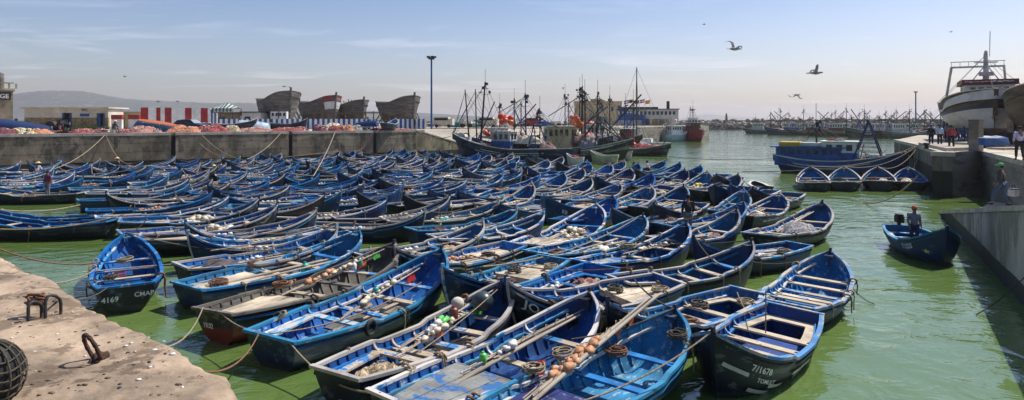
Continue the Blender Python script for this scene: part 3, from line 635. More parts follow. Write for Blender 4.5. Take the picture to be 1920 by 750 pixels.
BD = [
('F1','f',-11.38,18.95,2.108,5.50),
('F2','f',-5.13,17.02,1.049,6.22),
('F3','f',-3.46,15.59,1.098,6.19),
('F4','f',-1.56,13.18,0.963,5.15),
('F5','f',-0.05,11.96,0.852,5.39),
('F6','f',1.54,11.04,0.831,5.35),
('F7','r',4.68,12.43,-2.287,4.50),
('F8','f',7.61,16.57,0.902,4.50),
('F9','f',5.17,18.66,0.447,5.00),
('A1','f',-46.64,56.13,0.718,5.60),
('A2','r',-39.85,57.32,3.749,5.60),
('A3','f',-43.08,56.34,0.753,5.60),
('A4','r',-39.06,59.99,3.821,5.60),
('A5','f',-39.83,55.05,0.611,5.60),
('A6','f',-30.95,41.19,0.681,5.60),
('A7','r',-29.45,39.34,3.211,5.80),
('A8','r',-33.13,55.14,3.698,5.60),
('A9','r',-30.63,54.86,3.872,5.60),
('B1','f',-36.54,63.59,0.634,5.60),
('B2','f',-32.49,60.34,0.719,5.60),
('B3','r',-33.27,68.45,3.918,5.60),
('B5','f',-25.80,42.21,0.663,5.60),
('B7','f',-23.37,40.11,0.663,5.60),
('B12','f',-30.18,64.15,0.642,5.60),
('B10','r',-15.49,38.69,3.937,5.60),
('C3','r',-24.56,65.91,3.924,5.60),
('C4','f',-25.36,60.32,0.722,5.60),
('C5','f',-26.93,69.54,1.257,5.60),
('C6','r',-26.40,73.67,4.030,5.60),
('C7','f',-29.20,70.18,1.257,5.60),
('C8','f',-22.87,76.27,0.937,5.60),
('C9','f',-19.86,50.34,0.593,5.60),
('C11','f',-15.75,43.19,0.593,5.60),
('C13','r',-13.23,35.41,3.886,5.60),
('D2','r',-17.07,70.94,4.068,5.60),
('D3','f',-20.58,77.20,1.257,5.60),
('D4','r',-16.16,74.75,4.188,5.60),
('D5','f',-17.36,81.08,0.877,5.60),
('D7','f',-14.98,81.77,1.257,5.60),
('D8','r',-10.00,82.18,4.078,5.60),
('D9','f',-10.61,74.38,1.085,5.60),
('D10','f',-9.19,58.89,0.593,5.60),
('D11','f',-11.77,63.26,0.593,5.60),
('D12','r',-10.47,68.35,4.173,5.60),
('D14','f',-12.76,42.33,0.471,5.60),
('D16','f',-8.92,36.80,0.471,5.60),
('D17','f',-7.02,40.80,0.471,5.60),
('D18','r',-3.19,38.15,4.201,5.60),
('E1','f',-9.68,78.16,0.840,5.60),
('E2','r',-3.72,64.39,4.060,5.60),
('E3','f',-5.19,70.92,1.071,5.60),
('E4','r',-1.13,62.01,3.965,5.60),
('E5','f',-1.90,58.75,1.061,5.60),
('E7','f',-1.18,64.44,0.836,5.60),
('E8','r',3.25,74.59,4.168,5.60),
('E9','f',2.05,59.12,1.066,5.60),
('E11','f',-5.18,52.35,0.593,5.60),
('E12','f',-1.74,46.35,0.471,5.60),
('E14','f',-0.53,42.63,0.471,5.60),
('E15','r',-1.27,37.50,4.076,5.60),
('E16','f',-5.51,30.00,0.471,5.60),
('E18','r',0.70,32.44,-1.966,6.40),
('F11','f',3.47,63.24,0.919,5.60),
('F12','f',5.65,57.24,1.061,5.60),
('F13','f',7.00,52.89,1.014,5.60),
('F14','f',11.95,58.11,0.593,5.60),
('F15','f',7.72,47.54,1.025,5.60),
('F16','f',2.03,42.44,0.965,5.60),
('F17','f',3.06,39.07,0.791,5.60),
('F18','f',7.90,42.24,0.889,5.60),
('F19','r',7.28,44.19,4.028,5.60),
('F20','f',4.68,37.27,0.827,5.60),
('F21','r',8.67,40.23,4.093,5.60),
('F22','f',6.25,34.72,0.904,5.60),
('F23','f',2.15,25.59,1.033,6.40),
('F24','r',3.20,33.20,4.087,5.60),
('F25','r',6.18,28.33,-2.470,5.00),
('G1','f',11.37,46.60,0.885,5.60),
('G2','r',15.14,49.60,3.936,5.60),
('G3','f',12.57,44.02,0.975,5.60),
('G4','r',15.57,46.25,4.152,5.60),
('G5','f',13.57,42.31,0.764,5.60),
('G7','f',8.02,34.17,0.912,5.60),
('G8','r',13.72,39.90,4.014,5.60),
('G9','r',14.95,36.41,3.927,5.60),
('G10','f',8.43,27.99,0.524,5.00),
('G11','f',12.26,31.52,0.867,5.60),
('G12','f',11.69,26.48,0.742,6.00),
('L1','r',-22.02,29.59,3.264,5.80),
('L2','r',-20.13,27.56,3.194,5.80),
('M1','f',-21.74,37.05,0.666,5.60),
('M2','f',-18.36,32.67,0.573,5.60),
('M4','f',-16.58,30.64,0.605,5.60),
('M5','f',-14.46,28.94,0.485,5.60),
('M6','f',-12.83,26.67,0.671,6.05),
('M7','f',-11.05,25.29,0.413,6.40),
('M8','f',-7.99,20.81,0.831,5.24),
('M9','f',-6.87,19.34,0.990,6.05),
('N1','f',-11.67,32.99,0.157,5.60),
('N2','f',-8.79,30.39,0.157,5.60),
('N3','f',-6.15,27.17,-0.092,5.00),
('N4','f',-3.06,29.47,0.471,5.60),
('N5','f',-1.88,26.64,0.565,5.00),
('N6','f',-0.79,25.24,0.555,5.00),
('N8','f',3.04,23.14,0.782,6.10),
('N9','f',4.27,21.27,0.681,5.25),
('N10','r',7.97,21.53,-2.650,5.00),
('P1','r',-1.70,20.89,-2.359,5.00),
('P2','r',-0.23,18.14,-2.226,5.00),
('P3','r',1.21,17.10,-2.191,5.00),
('JO','r',2.45,15.81,-2.599,5.00),
('P5','r',3.98,14.65,-2.501,5.00),
('N12','f',-11.77,38.54,0.157,5.60),
('N13','f',-12.07,31.23,0.157,5.60),
('N14','f',-8.90,34.76,0.157,5.60),
('N15','f',-19.23,36.79,0.593,5.60),
('N16','f',-5.48,39.46,0.342,5.60),
('A9b','f',-30.22,48.26,0.556,5.60),
('N17','f',-15.37,35.94,0.593,5.60),
('F26','r',8.25,31.82,-2.227,5.38),
('Z0','f',-18.58,46.74,0.571,5.20),
('Z1','f',-29.40,44.40,0.562,5.70),
('Z2','f',-21.04,52.21,0.510,5.70),
('Z3','r',-7.20,66.00,4.269,4.70),
('Z4','r',-1.82,51.03,3.710,4.70),
('Z5','r',1.80,55.20,4.287,5.20),
('Z6','r',-22.80,57.67,3.748,4.70),
('Z7','f',-1.78,49.17,0.470,5.70),
('Z8','f',-13.20,76.80,1.177,5.70),
('Z9','r',-10.85,52.26,3.703,5.20),
('Z10','f',-7.87,46.32,0.554,4.70),
('Z11','r',-15.00,64.80,3.608,5.70),
('Z12','f',-26.40,52.20,0.531,5.70),
('Z13','f',-4.80,79.20,0.807,4.70),
('Z14','f',-10.74,61.70,0.715,5.70),
('Z15','f',-21.53,56.35,0.665,5.70),
('Z16','r',11.39,51.00,3.906,5.20),
('Z17','f',-24.60,46.20,0.725,5.20),
('Z18','f',3.60,30.00,0.960,5.20),
('Z19','f',-37.87,48.60,0.865,5.20),
('Z20','f',-30.57,59.98,0.809,4.70),
('Z21','f',-4.80,75.00,0.977,5.70),
('Z22','f',-16.79,56.98,0.764,5.20),
('Z23','f',3.60,46.80,0.887,5.70),
('Z24','f',9.54,53.44,0.980,5.20),
('Z25','f',-18.60,72.60,1.132,4.70),
('Z26','r',-36.00,46.80,3.919,5.70),
('Z27','f',-2.40,43.80,0.692,4.70),
('Z28','r',-14.40,54.00,3.929,5.70),
('Z29','f',-15.60,68.40,0.958,5.70),
('Z30','r',5.40,60.00,4.107,4.70),
('Z31','r',3.00,65.40,4.081,5.20),
('Z32','r',-10.20,47.40,3.749,5.70),
('Z33','r',-16.85,76.79,4.204,4.70),
('Z34','f',-33.55,63.58,0.695,4.70),
('Z35','r',-18.60,76.80,4.293,4.70),
('Z36','r',-6.50,43.10,3.730,5.20),
('Z37','r',-24.60,70.80,4.161,5.20),
('Z38','f',-12.60,81.00,0.975,5.20),
('Z39','f',-27.60,47.40,0.588,5.70),
('Z40','f',5.39,53.41,0.973,4.70),
('Z41','r',-7.83,44.38,3.622,5.70),
('Z42','f',-21.62,46.26,0.593,4.70),
('Z43','r',-20.40,63.60,3.906,5.20),
('Z44','f',-1.14,69.56,1.007,4.70),
('Z45','f',7.20,24.60,0.604,4.70),
('Z46','f',-27.00,61.20,0.753,4.70),
('Z47','r',-14.40,46.20,3.593,4.70),
('Z48','f',-7.83,61.91,0.694,5.70),
('Z49','r',-9.62,24.02,3.729,4.70),
('Z50','f',-19.20,61.80,0.735,4.70),
('Z51','f',-37.20,51.60,0.678,5.70),
('Z52','f',-31.80,51.00,0.537,4.70),
('Z53','f',-28.79,53.99,0.510,4.70),
('Z54','f',-13.79,49.18,0.690,5.20),
('Z55','f',-12.60,69.00,0.727,5.20),
('Z56','r',-6.60,79.80,4.026,5.20),
('Z57','r',-5.40,54.60,3.643,4.70),
('Z58','f',-41.40,60.00,0.618,4.70),
('Z59','r',-8.99,51.57,3.645,4.70),
('Z60','r',-20.40,66.00,3.897,4.70),
('Z61','f',-0.07,34.86,1.018,4.70),
('Z62','f',-17.91,49.69,0.699,5.20),
('Z63','f',-23.40,59.40,0.637,4.70),
('Z64','f',-7.80,55.80,0.441,5.20),
('Z65','f',-1.80,73.80,1.148,5.70),
('Z66','r',-5.97,34.16,3.714,4.70),
('Z67','f',-40.20,51.60,0.726,5.70),
('Z68','f',-2.99,22.14,0.747,5.20),
('Z69','f',-13.25,57.76,0.596,5.70),
('Z70','r',-2.38,52.76,3.981,4.70),
('Z71','f',-22.20,70.80,0.963,4.70),
('Z72','r',-35.36,60.50,3.747,5.20),
('Z73','f',-22.80,42.60,0.565,4.70),
('Z74','r',14.43,38.34,3.840,4.70),
('Z75','f',3.57,49.18,0.784,4.70),
('Z76','r',-19.27,34.78,3.752,4.70),
('Z77','f',-1.22,56.44,0.998,5.20),
('Z78','r',-25.87,54.58,3.764,4.70),
('Z79','f',12.56,54.11,0.721,5.70),
('Z80','f',8.40,57.60,0.786,5.70),
('Z81','r',-34.80,45.00,3.892,4.70),
('Z82','r',-13.80,52.20,3.779,5.20),
('Z83','r',-7.80,73.20,4.221,4.70),
('Z84','f',-14.99,59.98,0.525,5.20),
('Z85','r',-8.41,22.81,3.770,5.70),
('Z86','f',-16.74,53.99,0.740,5.20),
('Z87','r',-40.95,62.12,3.710,5.20),
('Z88','f',-17.50,39.80,0.686,4.70),
('Z89','r',0.03,67.80,4.021,5.20),
('Z90','r',-27.03,65.43,4.145,5.70),
('Z91','f',-18.00,43.80,0.479,4.70),
('Z92','f',-33.00,43.80,0.799,5.20),
('Z93','r',-3.60,33.60,3.783,4.70),
('Z94','f',-7.70,58.09,0.748,4.70),
('Z95','f',-3.66,67.84,1.073,5.20),
('Z96','f',-21.05,39.69,0.766,4.70),
('Z97','f',-35.40,55.80,0.574,5.70),
('Z98','r',-17.40,61.20,3.812,4.70),
('Z99','f',-10.76,41.40,0.498,5.20),
('Z100','f',-44.61,59.27,0.630,4.70),
('Z101','f',-9.57,66.66,0.741,5.20),
('Z102','f',-13.20,73.20,1.149,5.20),
('Z103','f',-32.27,66.13,0.667,4.70),
('Z104','f',-20.36,68.36,0.794,5.20),
('Z105','f',-22.30,53.53,0.690,4.70),
('Z106','r',-7.20,82.20,3.993,5.70),
('Z107','r',2.40,52.80,4.168,4.70),
('Z108','f',11.32,33.04,0.974,4.70),
('Z109','r',1.79,49.79,3.879,5.20),
('Z110','f',-4.80,58.80,0.677,4.70),
('Z111','f',-25.73,50.40,0.559,4.70),
('Z112','f',13.28,50.33,0.727,5.70),
('Z113','f',-34.21,51.53,0.758,4.70),
]
NEAR = {   # var, length scale, label
 'F1': ('bright', 'bright blue rowing boat with pale boards moored beside the near quay corner'),
 'F2': ('grey', 'weathered grey rowing boat with tan deck panels and a dark red bottom'),
 'F3': ('bench', 'long blue rowing boat with blue thwarts and a black tyre in its stern'),
 'F4': ('wood', 'rowing boat with a heap of tangled brown net in its stern well'),
 'F5': ('slate', 'rowing boat with broad blue grey deck boards in the bottom centre foreground'),
 'F6': ('indigo', 'blue rowing boat cut by the bottom edge with a dark indigo deck'),
 'F7': ('wood', 'black striped rowing boat numbered 7/1678 on its bow'),
 'F8': ('many', 'rowing boat with five tan thwarts just beyond the numbered black boat'),
 'F9': ('wood', 'dark hulled rowing boat with rope loops on its side in open green water'),
 'JO': ('pale', 'rowing boat with large white letters JO on its dark bow'),
 'P5': ('wood', 'short wooden decked rowing boat between the JO boat and the black numbered boat'),
 'P1': ('pale', 'rowing boat with pale boards directly behind the tan decked boat by the buoy'),
 'P2': ('tan', 'rowing boat with broad sunlit tan deck just behind the round dark buoy'),
 'P3': ('bench', 'rowing boat with blue bench stern just behind the JO boat'),
 'N8': ('bench', 'blue rowing boat with long rope crossing it, left of the rail roped boat'),
 'N9': ('slate', 'blue rowing boat with worn slate deck and rope knotted over its rail'),
 'N10': ('bench', 'small blue boat with thick rope loops hanging from its rounded stern'),
 'G11': ('pale', 'blue rowing boat with pale green deck at the right edge of the pack'),
 'G12': ('wood', 'outermost dark boat at the right of the pack carrying a folded grey tarpaulin'),
 'G5': ('wood', 'blue boat with teal netting in its bow at the outer right of the pack'),
 'G8': ('navy', 'dark rowing boat with white registration letters facing the camera among blue boats'),
 'F23': ('tan', 'blue rowing boat with sunlit tan deck and a cluster of pale floats'),
 'F25': ('navy', 'dark rowing boat lettered BKA on its bow, bow turned toward the camera'),
 'A7': ('wood', 'flat dark boat at the left edge with a man standing in it'),
 'L1': ('slate', 'dark blue boat lying sideways at the left edge, the farther of two'),
 'L2': ('slate', 'dark blue boat lying sideways at the left edge, the nearer of two'),
 'M8': ('pale', 'blue rowing boat carrying a draped dark cloth near its stern'),
 'M9': ('tan', 'blue rowing boat with rope wound round its black stern corner beside the grey boat'),
 'A9': ('navy', 'black rowing boat with white registration letters near the far wall ladder'),
 'E4': ('navy', 'dark rowing boat with white letters just below the green trawler bow'),
}
ROWN = ['back row by wall', 'second row from wall', 'third row from wall', 'fourth row from wall', 'fifth row from wall', 'sixth row from wall', 'nearest row']
def rowof(y): return sum(1 for q in (66, 55, 46, 39, 33, 26) if y < q)
def ordn(n): return '%d%s' % (n, 'th' if 10 < n % 100 < 14 else {1: 'st', 2: 'nd', 3: 'rd'}.get(n % 10, 'th'))
rows_ = {}
for n, k, x, y, h, L in BD: rows_.setdefault(rowof(y), []).append((x/y, n))
POS = {}
for q, l in rows_.items():
    for i, (_, n) in enumerate(sorted(l)): POS[n] = (ordn(i+1), ROWN[q])
VD = {'tan': 'tan deck boards', 'bench': 'blue benches', 'wood': 'bleached wooden rails', 'pale': 'pale worn rails', 'navy': 'navy sides', 'many': 'five thwarts', 'slate': 'worn slate deck'}
for n, k, x, y, h, L in BD:
    r = rnd('v'+n); o, rw_ = POS[n]
    if n in NEAR: var, lab = NEAR[n]
    else:
        var = r.choice(('tan', 'bench', 'wood', 'pale', 'pale', 'tan', 'pale', 'tan', 'many', 'tan')) if k == 'f' else r.choice(('navy', 'wood', 'tan', 'navy'))
        lab = ('blue rowing boat with %s, %s from left, %s' if k == 'f' else 'dark boat facing left with %s, %s from left, %s') % (VD[var], o, rw_)
    kw = {}
    if n in ('F7', 'F8'): kw = dict(Bm=1.82)
    if n == 'F7': x, y = x+.30, y+.60
    if n == 'F8': x, y = x+.25, y+.35
    if n == 'JO': x, y = x-.42, y+.05
    make_boat(n, x, y, h, L, var, lab, bow=((1.24 if y < 22 else 1.20 if y < 42 else 1.32) if r.random() < .6 else (1.16 if y < 22 else 1.32)), lash=(0 if n == 'F7' else 7 if y < 24 else 4), roll=(-.04 if n in ('F1',) else 0), **kw)
def ref(n):
    return 'the %s boat from left, %s' % POS[n]
NREF = {'F1': 'the bright blue boat by the quay', 'F2': 'the weathered grey boat', 'F3': 'the long blue boat with the tyre', 'F4': 'the boat with the brown net heap', 'F5': 'the boat with the slate deck',
        'F6': 'the indigo decked boat', 'F7': 'the black numbered boat', 'F8': 'the five thwart boat', 'F9': 'the rope looped dark boat', 'JO': 'the JO boat', 'G12': 'the outermost dark boat', 'M8': 'the boat with the dark cloth'}
def rf(n): return NREF.get(n) or ref(n)
BOATS['JO']['root'].location.z = .08
# letters painted on hulls
hull_text('F7', '7/1678', .90, -.34, .17, 1); hull_text('F7', 'TOMLILT', .86, -.52, .12, 1)
hull_text('JO', 'JO', .955, -.36, .27, 1)
transom_text('F1', '4169', .56, .34, .19); transom_text('F1', 'CMAPA', -.16, .40, .17)
hull_text('F25', 'BKA', .88, -.48, .30, 1); hull_text('G8', 'ZAABB', .90, -.44, .26, 1); hull_text('A9', '7TBMK', .88, -.42, .26, 1); hull_text('E4', 'ZKR', .88, -.46, .30, 1)
hull_text('E2', 'YTHCY', .88, -.42, .24, 1); hull_text('F24', 'KB', .88, -.44, .26, 1)
transom_text('F2', 'YK02', .3, .34, .15); transom_text('F5', '7048', .62, .34, .16)
# broken white stripes along the black numbered boat
b = BOATS['F7']; mb = MB()
for z0, segs in ((-.60, ((.78, .66), (.52, .40), (.30, .14))), (-.36, ((.60, .34), (.28, .20))), (-.48, ((.97, .90), (.56, .44), (.38, .2))), (-.74, ((.88, .74), (.5, .3)))):
    for ua, ub in segs:
        rows = []
        for k in range(9):
            u_ = lerp(ua, ub, k/8); x = -b['h'].L/2+b['h'].L*u_; zz = bz(u_, b['h'].bow)+z0; rows.append([b['h'].at(x, zz, 1)+Vector((0, .035, 0)), b['h'].at(x, zz+.075, 1)+Vector((0, .035, 0))])
        mb.grid(rows, 0, False)
mb.build('hull_stripe', m_whited, b['root'])
for key in ('G11', 'M9', 'C4', 'B12', 'F14'):
    b = BOATS[key]; mb = MB()
    for ua, ub in ((.15, .55), (.6, .85)):
        mb.grid([[b['h'].at(-b['h'].L/2+b['h'].L*lerp(ua, ub, k/8), z, -1)+Vector((0, -.008, 0)) for z in (.36, .44)] for k in range(9)], 0, False)
    mb.build('hull_stripe', m_whited, b['root'])

# ---------------------------------------------------------------- gear lying in the boats
def oar_mesh():
    mb = MB(); mb.tube([(-1.9, 0, 0), (-.6, 0, .01), (1.0, 0, .0)], [.030, .036, .030], 6); mb.box((1.42, 0, 0), (.85, .13, .022)); return mb.mesh('oar', m_oar)
def oar2_mesh():
    mb = MB(); mb.tube([(-2.1, 0, 0), (-.6, .02, .0), (1.9, 0, .0)], [.035, .04, .03], 6); mb.tube([(-2.0, .09, 0), (-.6, .08, .0), (1.7, .1, .0)], [.028, .03, .022], 6); return mb.mesh('spar', m_oar)
OAR = [oar_mesh(), oar2_mesh()]
def heap_mesh(name, m, seed, a=.6, b_=.4, hgt=.3, n=20):
    mb = MB(); rows = []; 
    for j in range(n//2+1):
        t = j/(n//2); row = []
        for i in range(n):
            ph = 2*math.pi*i/n; rr = (t**.8); x, y = rr*math.cos(ph), rr*math.sin(ph)
            z = (1-t*t)**.7*(.9+.5*mnoise.noise(Vector((x*2+seed*3, y*2, 1))))+(.22*mnoise.noise(Vector((x*6, y*6+seed, 2)))+.16*mnoise.noise(Vector((x*14, y*14+seed, 5))))*(1-t**3)
            e = 1+.22*mnoise.noise(Vector((math.cos(ph)*1.5+seed, math.sin(ph)*1.5, 4)))
            row.append((x*a*e, y*b_*e, max(-.02, z*hgt)))
        rows.append(row)
    mb.grid(rows, 0, True, True); r = rnd((name, seed))
    for k in range(int(14)):               # loose loops of twine over the heap
        c = Vector((r.uniform(-.6, .6)*a, r.uniform(-.6, .6)*b_, hgt*r.uniform(.45, .8))); rr = r.uniform(.12, .3)*a; ax = r.uniform(0, 6)
        mb.tube([c+Vector((math.cos(q)*rr, math.sin(q+ax)*rr*.7, math.sin(q*2+ax)*.06*hgt/.3)) for q in [z*.6 for z in range(9)]], .012*(1 if a < 1 else 2), 4)
    return mb.mesh(name, m)
HEAPS = {k: [heap_mesh('net_heap', m_net[k], s, .62, .42, .30) for s in (1, 2)] for k in ('brown', 'tan', 'grey', 'pink', 'cream', 'teal', 'orange')}
def coil_mesh(m, s):
    mb = MB(); r = rnd(s); pts = []
    for k in range(90):
        a = k*.42; rr = .17+.05*math.sin(k*.31)+r.uniform(-.012, .012); pts.append((rr*math.cos(a), rr*math.sin(a)*.85, .02+k*.0011+r.uniform(0, .02)))
    mb.tube(pts, .016, 5); return mb.mesh('rope_coil', m)
COIL = [coil_mesh(m_rope, 1), coil_mesh(m_roped, 2), coil_mesh(m_ropeb, 3)]
def crate(mc):
    mb = MB()
    for z in (.03, .14, .25):
        for a, b_, c, d in ((-.3, -.2, .3, -.2), (-.3, .2, .3, .2), (-.3, -.2, -.3, .2), (.3, -.2, .3, .2)): mb.bar((a, b_, z), (c, d, z), .015, .06)
    for a in (-.3, .3):
        for b_ in (-.2, .2): mb.box((a, b_, .14), (.03, .03, .28))
    mb.box((0, 0, .012), (.6, .4, .015)); return mb.mesh('fish_crate', mc)
CRATE = [crate(m_redp), crate(m_floatw), crate(m_bluel)]
def drum(mc):
    mb = MB(); mb.tube([(0, 0, 0), (0, 0, .02), (0, 0, .30), (0, 0, .34), (0, 0, .36), (0, 0, .41)], [.13, .14, .14, .10, .05, .05], 10); return mb.mesh('canister', mc)
DRUM = [drum(m_brownp), drum(m_floatw), drum(m_teal), drum(m_bluel), drum(m_buoyo)]
def cloth(mc, s):
    mb = MB(); n = 12; rows = []
    for i in range(n+1):
        row = []
        for j in range(n+1):
            x, y = i/n*2-1, j/n*2-1; z = .22*(1-x*x)*(1-y**4)+.07*mnoise.noise(Vector((x*2.4+s, y*2.4, 0)))+.03*mnoise.noise(Vector((x*7+s, y*7, 0)))
            row.append((x*.5*(1+.1*mnoise.noise(Vector((y*2, s, 0)))), y*.36, max(0, z)))
        rows.append(row)
    mb.grid(rows); rows2 = [[(p[0], p[1], p[2]-.012) for p in r_][::-1] for r_ in rows]; mb.grid(rows2); return mb.mesh('folded_cloth', mc)
CLOTH = [cloth(m_cloth, 1), cloth(m_cream, 2), cloth(m_teal, 3)]
def pole_parts(s, ms, flag, np_=7, clump=False):
    r = rnd(s); mp_ = MB(); mp_.tube([(-1.8, 0, 0), (0, .01, .01), (1.7, 0, 0)], [.018, .022, .016], 6); mp_.tube([(-1.6, .06, 0), (0, .07, .01), (1.2, .03, 0)], [.014, .016, .014], 5)
    fl = MB(); x = -.9
    for k in range(np_):
        rr = r.uniform(.035, .085); fl.blob((x, r.uniform(-.05, .08), r.uniform(.02, .07)), (rr*r.uniform(1.1, 1.7), rr, rr*.9), nu=9, nv=7, seed=k+s*11, amp=.45); x += rr*(1.2 if clump else 1.9)+r.uniform(0, .14)
    tw = MB(); tw.tube([(-1.2+k*.09, .03+.045*math.sin(k*1.7), .03+.04*math.cos(k*1.7)) for k in range(28)], .009, 4)
    fg = MB(); n = 6; fg.grid([[(1.1+i*.07, .02+.02*math.sin(i*1.5+j), .0-j*.06) for j in range(5)] for i in range(n)], 0, True); fg.grid([[(1.1+i*.07, .026+.02*math.sin(i*1.5+j), .0-j*.06) for j in range(5)][::-1] for i in range(n)], 0, True)
    return [('pole', mp_.mesh('pole', m_oar)), ('floats', fl.mesh('floats', ms)), ('twine', tw.mesh('twine', m_rope)), ('flag', fg.mesh('flag', flag))]
POLES = [pole_parts(1, m_float, m_redp), pole_parts(2, m_floatw, m_black, 5, True), pole_parts(3, m_floato, m_buoyo, 8, True), pole_parts(4, m_float, m_green, 9), pole_parts(5, m_floatw, m_redp, 4)]
PW = ['cream', 'white', 'orange brown', 'cream', 'white']
def put(n, me, name, cat, label, u, v, z, rz=0, sc=1, tilt=0, group='fishing gear lying in the boats'):
    b = BOATS[n]; p = bpt(n, u, v, z-.06); o = inst(name, me, None, p, b['hd']+rz, sc); o.rotation_euler.y = tilt; return tag(o, label, cat, group)
def put_pole(n, k, u, v, z, rz=0, sc=1, tilt=0, what=None):
    b = BOATS[n]; root = empty('float_pole', bpt(n, u, v, z-.06), b['hd']+rz, 'pole strung with %s floats in %s' % (what or PW[k], rf(n)), 'float pole', 'float poles lying in the boats')
    root.rotation_euler.y = tilt; root.scale = (sc,)*3
    for nm, me in POLES[k]: inst(nm, me, root)
    return root
SKIP = {'F7', 'F8', 'L1', 'L2', 'F1'}
for n, k, x, y, h, L in BD:
    r = rnd('c'+n)
    if n in SKIP: continue
    if n in ('F2', 'F3', 'F4', 'F5', 'F6', 'G12', 'JO', 'P2', 'G5', 'N9', 'P5', 'F9'): continue
    c = 0
    side = r.choice((-.45, -.3, .3, .45))
    for w_, sd2 in (('bleached', side), ('thin grey', side*.2+.12))[:2 if r.random() < .6 else 1]:
        put(n, OAR[r.random() < .5], 'oar', 'oar', w_ + ' oar lying along ' + rf(n), .46, sd2, .56, r.uniform(-.1, .1), r.uniform(.8, 1), -.03, 'oars lying in the boats')
    if r.random() < .75: put_pole(n, r.randrange(5), .55, -side*r.uniform(.3, 1), .60, r.uniform(-.15, .15), .9, -.06)
    if r.random() < .6:
        kk = r.choice(('brown', 'tan', 'grey', 'pink', 'cream', 'tan', 'cream', 'orange')); put(n, r.choice(HEAPS[kk]), 'net_heap', 'net', '%s net heaped in %s' % (kk, rf(n)), r.choice((.2, .58, .68)), r.uniform(-.2, .2), .40, r.uniform(0, 3), r.uniform(.5, .85), 0, 'nets heaped in the boats')
    if r.random() < .45: put(n, r.choice(COIL), 'rope_coil', 'rope coil', 'coil of rope left in ' + rf(n), r.choice((.17, .25)), r.uniform(-.4, .4), .51, r.uniform(0, 3), r.uniform(.9, 1.4), 0, 'rope coils in the boats')
    if r.random() < .28: i = r.randrange(3); put(n, CLOTH[i], 'folded_cloth', 'cloth', '%s cloth folded in %s' % (('dark brown', 'cream', 'teal')[i], rf(n)), r.choice((.22, .5, .7)), r.uniform(-.3, .3), .45, r.uniform(0, 3), r.uniform(.6, 1.1), 0, 'cloths folded in the boats')
    if r.random() < .22: i = r.randrange(3); put(n, CRATE[i], 'fish_crate', 'crate', '%s plastic crate in %s' % (('red', 'white', 'blue')[i], rf(n)), .40, r.uniform(-.3, .3), .16, r.uniform(0, 3), .8)
    if r.random() < .30: i = r.randrange(5); put(n, DRUM[i], 'canister', 'canister', '%s plastic canister in %s' % (('red brown', 'white', 'teal', 'blue', 'orange')[i], rf(n)), .62, r.uniform(-.3, .3), .30, 0, .9)
# the nearest boats, gear placed as in the photo
put('F1', OAR[0], 'oar', 'oar', 'pale oar lying across the thwarts of the bright blue boat', .60, .0, .60, 1.5, .62, 0, 'oars lying in the boats')
put('F1', COIL[0], 'rope_coil', 'rope coil', 'tan rope coiled on the front thwart of the bright blue boat', .76, .1, .62, 0, 1.2, 0, 'rope coils in the boats')
put('F1', COIL[1], 'rope_coil', 'rope coil', 'dark rope coil beside the red box in the bright blue boat', .44, .5, .50, 0, 1.0, 0, 'rope coils in the boats')
put('F1', CRATE[0], 'fish_crate', 'crate', 'red box between the thwarts of the bright blue boat', .54, .25, .35, 0, .7)
put_pole('F2', 2, .60, .15, .85, .05, 1.0, -.10, 'orange brown'); put_pole('F2', 3, .72, .1, .95, .0, .8, -.15, 'cream')
put('F2', DRUM[1], 'canister', 'canister', 'white canister tied to the pole in the weathered grey boat', .72, .05, .80, .3, .55); put('F2', DRUM[2], 'canister', 'canister', 'teal canister lashed beside the white one in the weathered grey boat', .78, .2, .86, .3, .55)
put('F2', COIL[2], 'rope_coil', 'rope coil', 'rust rope looped on the rail of the weathered grey boat', .40, .75, .70, 0, 1.1, 0, 'rope coils in the boats')
put_pole('F3', 0, .60, .05, .78, .08, 1.0, -.12)
put('F3', DRUM[2], 'canister', 'canister', 'teal canister lying on the pole over the long blue boat', .56, .15, .70, 1, .6)
put('F3', OAR[1], 'oar', 'oar', 'grey spars lying on the floor of the long blue boat', .52, .15, .26, .05, .8, 0, 'oars lying in the boats')
put('F3', HEAPS['tan'][0], 'net_heap', 'net', 'small tan net bundle on the thwart of the long blue boat', .47, .0, .60, 0, .32, 0, 'nets heaped in the boats')
mb = MB(); mb.tube([(.20*math.cos(a), .0, .20*math.sin(a)) for a in [q*.3 for q in range(22)]], .055, 8); tyre = mb.mesh('tyre', m_black)
o = put('F3', tyre, 'tyre', 'tyre', 'black tyre leaning in the stern well of the long blue boat', .20, -.45, .32, .9)
mb = MB(); mb.tube([(.15*math.cos(a), .0, .15*math.sin(a)) for a in [q*.3 for q in range(22)]], .045, 8)
tag(inst('tyre', mb.mesh('tyre', m_black), None, bpt('F3', .30, -1.16, .52), BOATS['F3']['hd']), 'black tyre fender hung between the long blue boat and the net boat', 'tyre')
hp = heap_mesh('net_heap', m_net['tan'], 11, .72, .50, .36, 34); put('F4', hp, 'net_heap', 'net', 'big tangled brown net heaped in the stern well of the foreground boat', .18, 0, .12, .2, 1.15, 0, 'nets heaped in the boats')
hp = heap_mesh('net_heap', m_net['grey'], 12, .7, .35, .2, 30); put('F4', hp, 'net_heap', 'net', 'flattened grey netting just ahead of the brown net heap', .42, 0, .22, .1, .9, 0, 'nets heaped in the boats')
put_pole('F4', 1, .66, .25, .86, .02, 1.0, -.14); put_pole('F4', 3, .60, .1, .74, .06, .9, -.10, 'small cream')
put('F4', DRUM[0], 'canister', 'canister', 'red brown canister lashed to the pole of the net heap boat', .66, .25, .76, 1, .75)
mb = MB(); mb.blob((0, 0, .19), (.25, .25, .22), nu=16, nv=12); put('F4', mb.mesh('buoy', mat('dark grey buoy', (.035, .05, .055), .3, .15, 3)), 'buoy', 'buoy', 'large round dark grey buoy in the bow of the net heap boat', .82, .05, .80)
